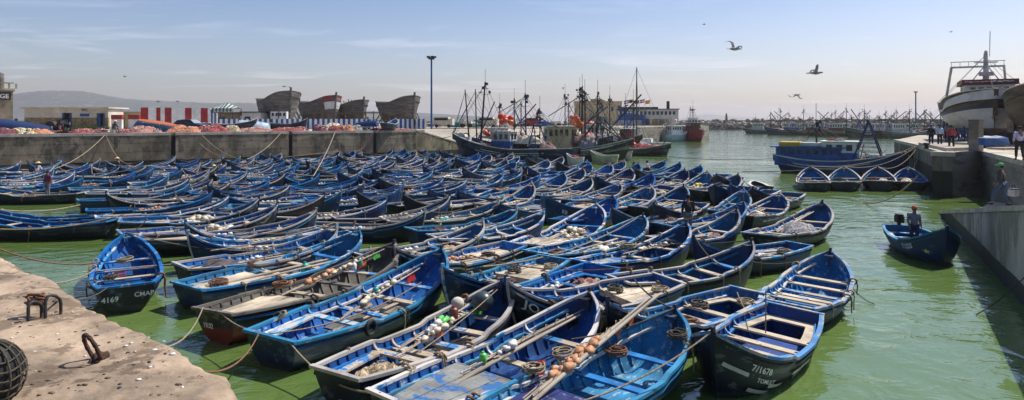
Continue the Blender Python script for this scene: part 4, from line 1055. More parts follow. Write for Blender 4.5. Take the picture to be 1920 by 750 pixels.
mb = MB(); mb.blob((0, 0, .12), (.15, .15, .14), nu=12, nv=10); put('F4', mb.mesh('buoy', m_cream), 'buoy', 'buoy', 'round cream buoy beside the red brown canister', .72, .45, .90)
mb = MB(); mb.tube([(-.16, 0, 0), (-.1, 0, 0), (.1, 0, 0), (.17, 0, 0)], [.02, .06, .06, .02], 8); mb.tube([(-.1, .12, .02), (.1, .12, .02)], [.06, .05], 8)
put('F4', mb.mesh('bottle', m_green), 'bottle', 'bottle', 'bright green bottles tied to the pole of the net heap boat', .60, .2, .84, .3)
mb = MB(); mb.grid([[(i*.05, .02*math.sin(i*2), -j*.06) for j in range(6)] for i in range(6)]); mb.grid([[(i*.05, .02*math.sin(i*2)+.006, -j*.06) for j in range(6)][::-1] for i in range(6)]); put('F4', mb.mesh('rag', m_buoyo), 'rag', 'cloth', 'orange rag hanging from the pole of the net heap boat', .54, .15, .82, .2)
mb = MB(); mb.grid([[(i*.07, .03*math.sin(i*2), -j*.06) for j in range(6)] for i in range(6)]); mb.grid([[(i*.07, .03*math.sin(i*2)+.006, -j*.06) for j in range(6)][::-1] for i in range(6)]); put('F4', mb.mesh('rag', m_floatw), 'rag', 'cloth', 'white rag hanging beside the orange rag on the same pole', .485, .15, .84, .2)
put_pole('F5', 1, .66, .2, .80, -.04, 1.05, -.10); put('F5', OAR[1], 'oar', 'oar', 'long round spar lying over the slate decked boat', .62, .12, .72, -.04, .9, -.12, 'oars lying in the boats')
put('F5', drum(m_green), 'bottle', 'bottle', 'pale green bottle at the tail of the pole in the slate decked boat', .42, .3, .64, 0, .5)
put_pole('F6', 2, .62, .6, .95, .08, 1.15, -.16); put_pole('F6', 2, .56, .7, .86, .06, 1.1, -.16, 'nearer orange brown')
o = put('F6', OAR[1], 'oar', 'oar', 'dark blue spar raised along the side of the indigo decked boat', .66, .55, 1.02, .05, 1.1, -.18, 'oars lying in the boats')
mb = MB(); n_ = 7; mb.grid([[(i*.06, .03*math.sin(i*1.3), -j*.06+.02*math.sin(i)) for j in range(6)] for i in range(n_)]); mb.grid([[(i*.06, .03*math.sin(i*1.3)+.008, -j*.06+.02*math.sin(i)) for j in range(6)][::-1] for i in range(n_)])
put('F6', mb.mesh('flag', mat('red flag cloth', (.62, .02, .015), .8, .15, 4)), 'flag', 'flag', 'small bright red flag lying on the rail of the indigo decked boat', .36, .92, .90, .3)
for q in range(4): put('F6', COIL[q % 3], 'rope_coil', 'rope coil', ('tan rope knot on the stern rail of the indigo decked boat', 'dark rope looped in the bow of the indigo decked boat', 'rust rope hanging inside the indigo decked boat', 'tan rope loop on the far rail of the indigo decked boat')[q], (.34, .86, .70, .5)[q], (.95, -.7, .5, .98)[q], (.78, .95, .66, .8)[q], q, 1.0, 0, 'rope coils in the boats')
mb = cloth(m_net['grey'], 7); put('G12', mb, 'tarpaulin', 'tarpaulin', 'folded grey tarpaulin lying across the outermost dark boat', .52, -.1, .50, 0, 1.7)
put('G12', HEAPS['cream'][0], 'net_heap', 'net', 'cream net tangle in the bow of the outermost dark boat', .68, .2, .50, 0, .8, 0, 'nets heaped in the boats'); put('G12', OAR[1], 'oar', 'oar', 'long spar lying over the tarpaulin to the bow of the outermost boat', .66, .3, .80, 0, .9, -.14, 'oars lying in the boats')
put('G5', HEAPS['teal'][0], 'net_heap', 'net', 'teal net heaped in the bow of the outer boat', .62, -.1, .42, 0, .9, 0, 'nets heaped in the boats'); put('G5', HEAPS['orange'][1], 'net_heap', 'net', 'orange brown net heap behind the teal net', .45, .1, .42, 0, .8, 0, 'nets heaped in the boats')
put_pole('N9', 0, .7, .1, .72); put('N9', COIL[0], 'rope_coil', 'rope coil', 'thick rope knotted over the rail of the worn slate decked boat', .55, .95, .70, 0, 1.4, 0, 'rope coils in the boats')
for n in ('JO', 'P2', 'P5'):
    for q in range(3): put(n, COIL[q], 'rope_coil', 'rope coil', '%s rope coil in %s' % (('tan', 'dark', 'rust')[q], rf(n)), (.12, .3, .6)[q], (.5, -.5, .6)[q], (.56, .53, .62)[q], q, 1.1, 0, 'rope coils in the boats')
put('M8', CLOTH[0], 'folded_cloth', 'cloth', 'dark brown cloth draped over the stern of a blue boat', .22, .1, .50, .6, 1.25)
def yfl(n, u, lab, m):
    mb = MB(); r = rnd(n)
    for k in range(16): mb.blob((r.uniform(-.5, .5), r.uniform(-.35, .35), r.uniform(.05, .3)), (.15, .11, .10), nu=7, nv=5, seed=k)
    put(n, mb.mesh('float_heap', m), 'float_heap', 'floats', lab, u, 0, .42)
yfl('B12', .6, 'heap of bright yellow floats in a boat below the wall ladder', m_floaty); yfl('G3', .6, 'yellow floats heaped in a boat at the far right of the pack', m_floaty)
yfl('M6', .62, 'heap of cream floats amid poles in the left of the pack', m_float); yfl('M5', .55, 'row of cream floats along a boat in the left of the pack', m_float); yfl('F23', .62, 'cluster of pale floats on the tan decked boat', m_float)
# ---------------------------------------------------------------- fishing vessels
class Ship:
    def __init__(s, L, B, fb=1.5, bow=3.2, stern=1.9, keel=-.9, rake=.12, xs=None, ys=None, full=1.0):
        s.L, s.h, s.fb, s.bow, s.stern, s.keel, s.rake = L, B/2, fb, bow, stern, keel, rake
        s.xs = xs or [0, .08, .25, .5, .72, .86, .95, 1]; s.ys = ys or [.62, .82, .98, 1, .93, .68, .34, .02]; s.full = full
    def z(s, u): return spl(u, [0, .25, .5, .75, 1], [s.stern, s.fb*1.03, s.fb, lerp(s.fb, s.bow, .38), s.bow])
    def pt(s, u, t, side, off=0):
        w_ = s.h*max(.015, spl(u, s.xs, s.ys)); sh = spl(t, [0, .15, .4, .7, 1], [.04, .50, .82, .95, 1]) if s.full >= 1 else spl(t, [0, .15, .4, .7, 1], [.03, .30, .62, .85, 1])
        fl = max(0, (u-.6)/.4); sh = lerp(sh, t**.9*1.0, fl*.75); af = max(0, (.2-u)/.2); sh = lerp(sh, max(.03, t**1.3), af*.6)
        x = -s.L/2+s.L*u-s.rake*s.L*(1-t)*u**4+.07*s.L*(1-t)*(1-u)**4
        kz = s.keel+(-s.keel*.0)*u+.5*abs(s.keel)*(1-u)**4
        return Vector((x, side*(w_*sh+off), lerp(kz, s.z(u), t)))
def ship_hull(sh, mats, bands, n=34, thick=.12, deck=.75, dm=None, mi=None):
    """bands: list of (t, material index) changes from keel to rail"""
    mb = MB(); ts = sorted(set([0, .15, .3, .45, .6, .75, .88, 1]+[b[0] for b in bands]))
    def mi_(t):
        k = 0
        for b in bands:
            if t >= b[0]-1e-6: k = b[1]
        return k
    for sd_ in (1, -1):
        for a, b in zip(ts[:-1], ts[1:]):
            rows = [[sh.pt(i/n, a, sd_), sh.pt(i/n, b, sd_)] for i in range(n+1)]
            mb.grid(rows if sd_ > 0 else rows[::-1], mi_(a), True)
        rows = []
        for i in range(n+1):
            p = sh.pt(i/n, 1, sd_); y = max(.01, abs(p.y)-thick); rows.append([p, Vector((p.x, sd_*y, p.z)), Vector((p.x, sd_*y, p.z-deck))])
        mb.grid(rows if sd_ > 0 else rows[::-1], mi if mi is not None else 0, False)
    o = [sh.pt(0, t, 1) for t in ts]+[sh.pt(0, t, -1) for t in ts[::-1]]; mb.add(o, [tuple(range(len(o)))], mi_(.9))
    mb.grid([[sh.pt(i/n, 1, 1)-Vector((0, thick, deck)) if i < n else sh.pt(1, 1, 1)-Vector((.1, 0, deck)), sh.pt(i/n, 1, -1)-Vector((0, -thick, deck)) if i < n else sh.pt(1, 1, -1)-Vector((.1, 0, deck))] for i in range(n+1)], (len(mats)-1), False)
    return mb.mesh('hull', mats)
def cap_rail(sh, m, wd=.16, n=34, t=1.0, hgt=.10, out=.05):
    mb = MB()
    for sd_ in (1, -1):
        rows = []
        for i in range(n+1):
            p = sh.pt(i/n, t, sd_); y = abs(p.y); rows.append([(p.x, sd_*(y+out), p.z-hgt/2), (p.x, sd_*(y+out), p.z+hgt/2), (p.x, sd_*max(0, y-wd), p.z+hgt/2)])
        mb.grid(rows if sd_ < 0 else [r_[::-1] for r_ in rows], 0, False)
    return mb.mesh('cap_rail', m)
def vessel(sh, loc, hd, o, label, cat='fishing boat', group=None, name='fishing_vessel'):
    root = empty(name, loc, hd, label, cat, group); r = rnd(label)
    inst('hull', ship_hull(sh, o['mats'], o['bands'], deck=o.get('deck', .75)), root); inst('cap_rail', cap_rail(sh, o.get('cap', m_whited)), root)
    X = lambda u: -sh.L/2+sh.L*u
    dz = lambda u: sh.z(u)-o.get('deck', .75)
    for ta, ua, ub, mm, hh in o.get('stripes', ()):
        mb = MB()
        for sd_ in (1, -1):
            ks = 14; rows = []
            for k in range(ks+1):
                u = lerp(ua, ub, k/ks); rows.append([sh.pt(u, ta, sd_, .012), sh.pt(u, ta+hh, sd_, .012)])
            mb.grid(rows if sd_ > 0 else rows[::-1], 0, False)
        mb.build('stripe', mm, root)
    for (u, wl, wd, ht, lo, up, roof) in o.get('houses', ()):
        z0 = dz(u); mb = MB(); mb.box((X(u), 0, z0+ht*.29), (wl, wd, ht*.58)); hs = mb.build('wheelhouse', lo, root)
        mb = MB(); mb.box((X(u), 0, z0+ht*.78), (wl*.96, wd*.96, ht*.42)); mb.build('upper_wall', up, hs)
        mb = MB(); mb.box((X(u), 0, z0+ht+.05), (wl*1.12, wd*1.12, .10)); mb.build('roof', roof, hs)
        for sd_ in (1, -1):
            k = max(2, int(wl/.8))
            for i in range(k):
                mb = MB(); mb.box((X(u)-wl*.42+(i+.5)*wl*.84/k, sd_*(wd*.48+.01), z0+ht*.78), (wl*.5/k, .04, ht*.24)); mb.build('window', m_glass, hs)
        for sd_ in (1, -1):
            k = max(2, int(wd/.8))
            for i in range(k): mb = MB(); mb.box((X(u)+sd_*(wl*.48+.01), -wd*.4+(i+.5)*wd*.8/k, z0+ht*.78), (.04, wd*.5/k, ht*.24)); mb.build('window', m_glass, hs)
    for (u, y, ht, lean, rad, mm, tops) in o.get('masts', ()):
        z0 = dz(u); rad *= .7; ht *= .92; a = Vector((X(u), y, z0)); b = a+Vector((lean[0], lean[1], ht)); mb = MB(); mb.tube([a, b], [rad, rad*.6], 7)
        if tops:
            mb.bar(b-Vector((0, .9, .8)), b+Vector((0, .9, -.8)), .06, .06); mb.bar(b-Vector((.5, 0, 1.6)), b+Vector((.5, 0, -1.6)), .05, .05)
            for q in range(4): mb.box(b+Vector((r.uniform(-.4, .4), r.uniform(-.6, .6), r.uniform(-1.5, -.1))), (.22, .22, r.uniform(.2, .5)))
            mb.tube([b, b+Vector((0, 0, 1.6))], .025, 4)
        ms_ = mb.build('mast', mm, root)
        rg = MB()
        for (du, yy) in ((.22, .8), (.22, -.8), (-.22, .8), (-.22, -.8), (.4, 0)):
            uu = min(.99, max(.01, u+du)); p = sh.pt(uu, 1, 1 if yy > 0 else -1); p = Vector((p.x, p.y if yy else 0, p.z)); rg.tube([b-Vector((0, 0, .3)), p], .022, 4, cap=False)
        rg.build('rigging', m_dark, root)
    for gq in o.get('gallows', ()):
        u, ht, wdt, mm = gq[:4]; sp_ = gq[4] if len(gq) > 4 else .7; z0 = dz(u); mb = MB()
        for s_ in (1, -1):
            mb.tube([(X(u)-sp_, s_*wdt/2, z0), (X(u), s_*wdt*.32, z0+ht)], .065, 6); mb.tube([(X(u)+sp_, s_*wdt/2, z0), (X(u), s_*wdt*.32, z0+ht)], .065, 6)
            for q in range(1, int(ht/.4)): t = q*.4/ht; mb.tube([(lerp(X(u)-sp_, X(u), t), s_*lerp(wdt/2, wdt*.32, t), z0+ht*t), (lerp(X(u)+sp_, X(u), t), s_*lerp(wdt/2, wdt*.32, t), z0+ht*t)], .03, 4)
        mb.tube([(X(u), -wdt*.34, z0+ht), (X(u), wdt*.34, z0+ht)], .12, 6); mb.build('gallows', mm, root)
    for (a, b, rad, mm) in o.get('booms', ()):
        mb = MB(); mb.tube([(X(a[0]), a[1], dz(a[0])+a[2]), (X(b[0]), b[1], dz(b[0])+b[2])], rad, 6); mb.build('boom', mm, root)
    for (u, y, rad, wl, mm) in o.get('drums', ()):
        z0 = dz(u)+rad+.1; mb = MB(); mb.tube([(X(u), y-wl/2, z0), (X(u), y+wl/2, z0)], rad*.6, 12)
        for s_ in (-1, 1): mb.tube([(X(u), y+s_*wl/2-.05, z0), (X(u), y+s_*wl/2+.05, z0)], rad, 14)
        mb.build('winch_drum', mm, root)
    for i, (u, y, zz, a, b_, hh, mk) in enumerate(o.get('heaps', ())):
        inst('net_pile', heap_mesh('net_pile', m_net[mk], i+r.randrange(50), a, b_, hh, 22), root, (X(u), y, dz(u)+zz))
    for i, (u, y, zz, rad, mm) in enumerate(o.get('buoys', ())):
        mb = MB(); mb.blob((0, 0, 0), rad, nu=12, nv=9); inst('buoy', mb.mesh('buoy', mm), root, (X(u), y, dz(u)+zz))
    for (u, sd_, t) in o.get('tyres', ()):
        p = sh.pt(u, t, sd_, .14); mb = MB(); mb.tube([(.34*math.cos(a), 0, .34*math.sin(a)) for a in [q*.35 for q in range(19)]], .12, 7); inst('tyre_fender', mb.mesh('tyre_fender', m_black), root, p)
    if o.get('clutter'):
        for q in range(int(o['clutter']*1.5)):      # winches, lockers and pipes about the deck
            u = r.uniform(.12, .88); y = r.uniform(-.6, .6)*sh.h; mb = MB(); sz = (r.uniform(.2, .8), r.uniform(.2, .7), r.uniform(.3, 1.1)); mb.box((0, 0, sz[2]/2), sz)
            mb.tube([(0, 0, sz[2]), (r.uniform(-.5, .5), r.uniform(-.4, .4), sz[2]+r.uniform(.3, 1.2))], .04, 5)
            mb.build('deck_gear', r.choice((m_dark, m_white, m_bluew, m_rust, m_darkb, m_cream)), root, (X(u), y, dz(u)))
    return root
# the big green trawler: bow at the left by the slipway
m_gh = mat('green black trawler paint', (.035, .045, .032), .6, .3, .8, wear=(.12, .125, .10), wa=.35, wsc=1.6, stretch=(.2, 1, 1.5), dirt=.3)
m_gb = mat('navy trawler paint', (.012, .035, .09), .5, .3, .8, wear=(.07, .08, .09), wa=.3, wsc=2, stretch=(.2, 1, 1.5), low=(.07, .06, .05), lowz=.3)
def seg(pa, da, pb, db): a, b = D(pa, da, z=0), D(pb, db, z=0); return (a+b)/2, math.atan2(a.y-b.y, a.x-b.x), (a-b).length   # a = bow end
c, hd, L = seg(848, 82, 1082, 75)
shA = Ship(L, 4.6, 1.75, 3.6, 1.9, rake=.13)
vessel(shA, (c.x, c.y, 0), hd, dict(mats=[m_gb, m_gh, m_darkb], bands=[(.62, 1)], cap=m_whited, deck=.8, stripes=[(.78, .18, .78, m_whited, .035), (.70, .2, .76, m_whited, .03)],
    houses=[(.56, 2.6, 2.2, 2.7, m_bluew, m_whited, m_white)],
    masts=[(.84, .3, 7.6, (.5, .3), .16, m_dark, False), (.80, -.4, 7.9, (.5, -.5), .15, m_dark, False), (.76, 0, 9.0, (-.7, 0), .22, m_dark, True), (.38, .2, 8.2, (.1, .1), .16, m_darkb, True), (.44, -.5, 7.2, (.0, 0), .14, m_dark, False), (.28, 0, 6.0, (0, 0), .1, m_dark, True)],
    booms=[((.78, 0, 1.0), (.64, 0, 6.2), .07, m_dark), ((.44, -.5, 6.8), (.60, 0, 5.0), .05, m_dark), ((.37, 0, 2.0), (.46, .8, 5.6), .08, m_bluew), ((.30, 0, 4.6), (.15, -.8, 3.2), .07, m_dark)],
    gallows=[(.30, 3.6, 3.4, m_darkb)], drums=[(.90, 0, .6, 1.5, m_cream), (.47, .3, .75, .8, m_dark), (.42, -.2, .6, .6, m_rust)],
    heaps=[(.72, .3, 0, 1.0, 1.0, .8, 'brown'), (.66, -.4, 0, .9, .9, .9, 'pink'), (.36, .3, 1.4, 1.8, 1.2, 1.0, 'cream'), (.30, -.6, .6, 1.4, 1.2, 1.2, 'grey'), (.22, .2, .5, 1.3, 1.3, 1.0, 'brown'), (.12, 0, .0, 1.0, 1.2, .6, 'brown')],
    buoys=[(.585, .1, 4.5, .42, m_buoyr), (.56, -.3, 4.35, .40, m_buoyr), (.54, .4, 4.1, .38, m_buoyo), (.515, -.2, 4.45, .36, m_buoyr), (.50, .3, 3.9, .38, m_buoyo), (.57, .5, 3.85, .33, m_buoyr), (.70, .6, 2.2, .35, m_buoyo), (.68, .4, 2.0, .3, m_buoyr)],
    tyres=[(.86, 1, .8), (.5, 1, .8), (.2, 1, .8)], clutter=22), 'long green and black trawler with blue wheelhouse and red floats, bow at the left', group='trawlers crowded at the quay')
# second row
def trawl(px0, d0, px1, d1, B, mats, label, **o):
    c, hd, L = seg(px0, d0, px1, d1); s_ = Ship(L, B, o.pop('fb', 1.5), o.pop('bow', 2.9), o.pop('stern', 1.9)); oo = dict(mats=mats, bands=[(.65, 1)], deck=.75, clutter=16); oo.update(o)
    return vessel(s_, (c.x, c.y, 0), hd, oo, label, group=o.get('grp') or 'trawlers crowded at the quay')
mh1 = mat('black trawler paint', (.02, .022, .025), .6, .3, 1, wear=(.09, .085, .08), wa=.3, wsc=2, stretch=(.2, 1, 1), low=(.03, .04, .03), lowz=.3)
mh2 = mat('grey green trawler paint', (.08, .10, .08), .6, .3, 1, wear=(.2, .2, .18), wa=.3, wsc=2, stretch=(.2, 1, 1))
mh3 = mat('blue trawler paint', (.012, .055, .19), .5, .3, 1, wear=(.1, .12, .14), wa=.25, wsc=2, stretch=(.2, 1, 1), low=(.05, .055, .05), lowz=.4)
mh4 = mat('dull red trawler paint', (.10, .03, .025), .6, .3, 1, wear=(.2, .15, .12), wa=.3, wsc=2, stretch=(.2, 1, 1))
mh5 = mat('dirty white trawler paint', (.42, .42, .40), .6, .15, 1, wear=(.2, .15, .1), wa=.3, wsc=2, stretch=(.2, 1, 1), dirt=.3)
bo = [(.50, .3, 3.9, .55, m_buoyo), (.48, -.2, 4.6, .50, m_buoyo), (.47, .2, 5.3, .42, m_buoyo), (.49, .5, 3.2, .5, m_buoyo)]
trawl(1188, 80, 990, 86, 4.4, [mh1, mat('pale green trawler band', (.16, .19, .15), .6, .25, 1, wear=(.3, .3, .27), wa=.3, wsc=2), m_dark], 'black trawler with a cream box cabin behind the green trawler', stripes=[(.86, .3, .95, m_whited, .06)],
      houses=[(.34, 3.4, 2.6, 3.6, m_yplast, m_yplast, m_cream)], masts=[(.66, .1, 8.4, (.2, 0), .17, m_dark, True), (.52, .2, 9.6, (.1, 0), .2, m_dark, True), (.57, -.3, 8.7, (-.1, 0), .18, m_dark, True), (.12, 0, 6.4, (0, 0), .12, m_darkb, True)],
      booms=[((.66, 0, 4), (.86, 1, 1.2), .1, m_dark), ((.66, 0, 4), (.46, 1, 1.0), .1, m_dark), ((.9, 0, .8), (.72, 0, 4.5), .09, m_darkb)], gallows=[(.72, 4.4, 3.2, m_dark)],
      drums=[(.74, 0, .8, 1.2, m_dark), (.82, 0, .5, .8, m_rust)], heaps=[(.6, 0, .8, 1.8, 1.4, 1.2, 'grey'), (.48, 0, 1.5, 1.6, 1.3, 1.2, 'brown'), (.78, .2, 0, 1.2, 1.2, .8, 'purple')], buoys=bo[:2], tyres=[(.72, 1, .9), (.4, 1, .9)], clutter=26)
trawl(1258, 92, 1165, 96, 3.8, [mh1, mh2, m_dark], 'low green hulled boat piled with dark red nets at the right of the crowded trawlers', fb=1.1, bow=1.9, stern=1.4, houses=[(.12, 1.6, 2.0, 3.4, m_redd, m_redd, m_white)],
      masts=[(.25, 0, 8.5, (0, 0), .12, m_dark, True)], heaps=[(.55, 0, .4, 2.4, 1.4, .8, 'red'), (.75, 0, .4, 1.4, 1.0, .6, 'pink'), (.35, .2, .4, 1.3, 1.2, 1.0, 'red')], buoys=[(.22, .8, 1.1, .4, m_buoyr)], clutter=8)
trawl(1150, 96, 1000, 104, 4.8, [mh3, mh1, m_darkb], 'blue trawler with white gear heaped high, wedged deep in the crowd', houses=[(.3, 3.2, 2.8, 3.4, m_bluew, m_whited, m_white)],
      masts=[(.6, 0, 10.2, (0, 0), .2, m_dark, True), (.4, .4, 9.4, (0, 0), .15, m_darkb, True), (.8, 0, 7.5, (.6, 0), .15, m_dark, False)], booms=[((.6, 0, 3), (.9, 1, 5.5), .1, m_darkb), ((.6, 0, 8), (.2, 0, 5), .07, m_dark)],
      heaps=[(.5, 0, 1.5, 2.2, 1.6, 1.4, 'cream'), (.7, 0, 1.0, 1.6, 1.4, 1.3, 'pink'), (.85, 0, .4, 1.4, 1.2, 1.2, 'grey')], buoys=[(.5, 1, 4.2, .5, m_buoyo), (.48, .6, 4.9, .45, m_buoyo), (.53, .6, 3.5, .5, m_buoyo)], drums=[(.65, .5, .9, 1, m_rust)], clutter=24)
trawl(1205, 104, 1085, 110, 4.8, [mh4, mh1, m_dark], 'maroon trawler with blue booms, farther right in the crowd', houses=[(.25, 3.2, 2.8, 3.6, m_redd, m_whited, m_white)],
      masts=[(.5, 0, 9.4, (0, 0), .2, m_dark, True), (.7, .4, 7.6, (.3, 0), .15, m_darkb, True)], booms=[((.5, 0, 3), (.95, 1, 7.5), .13, m_darkb), ((.5, 0, 3), (.15, 0, 6.5), .10, m_darkb), ((.7, 0, 2), (.95, 0, 5), .1, m_bluew)],
      gallows=[(.8, 5, 3.6, m_bluew)], heaps=[(.4, 0, 1.5, 1.8, 1.4, 1.2, 'grey'), (.6, 0, 1.2, 1.7, 1.4, 1.2, 'cream'), (.8, 0, .6, 1.4, 1.2, 1.0, 'teal')], clutter=22)
trawl(1010, 100, 900, 107, 4.6, [mh1, mh4, m_dark], 'dark trawler half hidden behind the blue wheelhouse', houses=[(.3, 3, 2.6, 3.2, m_whited, m_whited, m_white)], masts=[(.6, 0, 8.6, (0, 0), .2, m_dark, True), (.35, 0, 8.0, (0, 0), .15, m_dark, True)],
      booms=[((.6, 0, 3), (.9, 1, 6), .1, m_dark)], heaps=[(.5, 0, 1.2, 2.0, 1.5, 1.2, 'cream'), (.75, 0, .6, 1.6, 1.3, 1.2, 'brown')], clutter=18)
trawl(1130, 112, 1040, 118, 4.6, [mh3, mh2, m_dark], 'farthest trawler of the crowd in front of the yellow building', houses=[(.3, 3, 2.6, 3.4, m_bluew, m_whited, m_white)], masts=[(.6, 0, 9.6, (0, 0), .2, m_dark, True), (.3, 0, 8.4, (0, 0), .16, m_dark, True)],
      booms=[((.6, 0, 3), (.95, 1, 6), .12, m_dark)], heaps=[(.5, 0, 1.5, 2.0, 1.5, 1.4, 'grey'), (.75, 0, .8, 1.6, 1.3, 1.4, 'pink')], clutter=18)
# skiffs floating beside them
def skiff(px0, d0, px1, d1, B, m1, m2, label, fb=.7, **o):
    c, hd, L = seg(px0, d0, px1, d1); s_ = Ship(L, B, fb, fb*1.55, fb*1.1, keel=-.25, rake=.1); oo = dict(mats=[m1, m2], bands=[], deck=.35, cap=m_whited); oo.update(o); return vessel(s_, (c.x, c.y, 0), hd, oo, label, 'skiff', name='skiff')
skiff(1107, 76, 1160, 75, 1.9, mat('cream green paint', (.45, .46, .30), .6, .15, 2, dirt=.3), m_dark, 'small cream and green skiff floating under the black trawler', fb=1.0)
skiff(1185, 82, 1155, 84, 1.6, m_whited, m_dark, 'small white skiff beside the low green hulled boat', fb=.8)
skiff(1200, 110, 1232, 108, 2.2, m_white, m_cream, 'small white boat moored below the stairway', fb=1.0)
skiff(1062, 72.5, 1095, 72, 1.8, m_whited, m_dark, 'short white skiff with red gear squeezed under the green trawler', fb=.9, heaps=[(.5, 0, .1, .7, .5, .5, 'red')])
skiff(1412, 45.5, 1440, 43.5, 1.3, m_gh, m_bluew, 'tiny grey green dinghy just right of the packed boats', fb=.5)
# pilot boats
c, hd, L = seg(1288, 163, 1243, 160); s_ = Ship(L, 3.6, 1.7, 2.5, 1.6)
vessel(s_, (c.x, c.y, 0), hd, dict(mats=[mat('pale blue boat paint', (.30, .42, .48), .5, .1, 1), m_white], bands=[], deck=.5, cap=m_white, houses=[(.45, 3.4, 2.6, 2.7, m_white, m_white, m_white)], masts=[(.42, 0, 4.5, (0, 0), .06, m_white, False)]), 'white and pale blue motor launch by the stairs', 'motor boat', name='motor_boat')
c, hd, L = seg(1317, 158, 1287, 166); s_ = Ship(L, 3.6, 1.9, 3.0, 1.8)
vessel(s_, (c.x, c.y, 0), hd, dict(mats=[m_redd, m_red, m_redd], bands=[(.5, 1)], deck=.6, cap=m_red, houses=[(.42, 3.2, 2.6, 3.4, m_redd, m_redd, m_white), (.42, 1.8, 1.9, 4.6, m_redd, m_whited, m_white)], masts=[(.42, 0, 8.2, (0, 0), .14, m_dark, True), (.25, 0, 8.5, (0, 0), .06, m_dark, False)], clutter=8), 'red pilot boat with mast moored past the white launch', 'pilot boat', name='pilot_boat')
# blue trawler on the right
c, hd, L = seg(1712, 58.2, 1453, 64.5)
shR = Ship(L, 3.9, 1.30, 2.35, 1.75, rake=.12)
vessel(shR, (c.x, c.y, 0), hd, dict(mats=[mh3, m_bluew, m_grey], bands=[(.62, 1)], cap=m_whited, deck=.6, stripes=[(.74, .10, .62, m_whited, .05), (.62, .10, .55, m_whited, .05)],
    houses=[(.27, 6.0, 2.7, 1.75, m_bluew, m_bluew, m_bluew), (.50, 3.0, 2.6, 2.35, m_bluew, m_white, m_white)], masts=[(.32, 0, 4.9, (0, 0), .09, m_dark, True), (.34, .5, 4.2, (-.25, -.5), .06, m_dark, False), (.34, -.5, 4.2, (-.25, .5), .06, m_dark, False)],
    gallows=[(.70, 4.1, 3.0, m_darkb, 1.35)], heaps=[(.64, .2, 0, .6, .5, .6, 'brown'), (.66, -.5, 0, .5, .5, .7, 'red'), (.44, .2, 2.4, .5, .5, .3, 'red'), (.50, -.4, 2.4, .5, .4, .3, 'grey')], clutter=5), 'blue trawler with white wheelhouse, yellow awning and ladder gallows moored at the pier', group=None)
blt = scn.collection.objects
tr = [x for x in blt if x.get('label', '').startswith('blue trawler with white wheelhouse')][0]
mb = MB(); X_ = lambda u: -L/2+L*u; zt = shR.z(.2)-.6+1.87
mb.box((X_(.13), 0, zt+.30), (1.9, 2.5, .06)); mb.box((X_(.13), -1.2, zt+.0), (1.9, .05, .55)); mb.box((X_(.13), 1.2, zt+.0), (1.9, .05, .55)); mb.box((X_(.065), 0, zt), (.05, 2.4, .55)); mb.build('awning', mat('yellow tarpaulin', (.55, .36, .03), .7, .15, 2), tr)
mb = MB(); mb.box((X_(.27), 0, zt+.12), (2.6, 2.4, .32)); mb.build('locker', m_whited, tr)
# far fleet
fleet = []
FM = [((mh2, mh1, m_dark), m_whited), ((mh3, mh1, m_dark), m_white), ((mh5, mh2, m_dark), m_whited), ((mh1, mh4, m_dark), m_whited)]
rF = rnd('fleet')
fl = [(1440, 262), (1470, 240), (1492, 262), (1520, 232), (1548, 262), (1572, 215), (1600, 240), (1625, 195), (1655, 225), (1672, 250), (1700, 192), (1728, 215), (1750, 240), (1775, 196), (1800, 225), (1822, 250), (1690, 270), (1560, 280)]
def add_fleet():
    masters = []
    for i in range(4):
        L = (19, 17, 21, 16)[i]; s_ = Ship(L, 5.2, 1.7, (3.4, 3.0, 4.2, 3.2)[i], 2.3); r = rnd(i)
        masters.append(vessel(s_, (0, 0, 0), 0, dict(mats=list(FM[i][0]), bands=[(.6, 1)], cap=m_whited, deck=.8, stripes=[(.84, .15, .8, m_whited, .04)], houses=[((.3, .32, .28, .55)[i], 4.4, 3.2, 3.4, (m_whited, m_bluew, m_white, m_redd)[i], m_white, m_white)],
            masts=[((.55, .6, .62, .35)[i], 0, (8.5, 9.8, 8.0, 9.5)[i], (0, 0), .22, m_dark, True), (.25, .4, 6.5, (0, 0), .16, m_dark, i % 2 == 0), (.8, 0, 6.0, (.8, 0), .16, m_dark, False)],
            booms=[((.55, 0, 2), (.9, 1, 6.5), .14, m_darkb), ((.6, 0, 2), (.2, -1, 5.5), .12, m_dark), ((.7, .5, .5), (.5, -.5, 5), .1, m_rust)], gallows=[(.12, 4.5, 4, (m_darkb, m_dark, m_rust, m_bluew)[i])],
            heaps=[(.6, .3, 0, 1.6, 1.4, 1.4, ('grey', 'cream', 'teal', 'pink')[i]), (.7, 0, 0, 1.4, 1.5, 1.3, ('brown', 'grey', 'cream', 'orange')[i])], clutter=10), 'x'))
    order = sorted(fl); 
    for k, (px, d) in enumerate(order):
        o = masters[k] if k < 4 else copy_tree(masters[rF.randrange(4)]); p = D(px, d, z=0)
        o.location = (p.x, p.y, 0); o.rotation_euler.z = rF.choice((math.pi, math.pi, 0))+R(rF.uniform(-25, 25)); o['label'] = 'moored trawler in front of the mole, %s from left in the far fleet' % ordn(k+1); o['category'] = 'fishing boat'; o['group'] = 'far fleet of moored trawlers'
add_fleet()
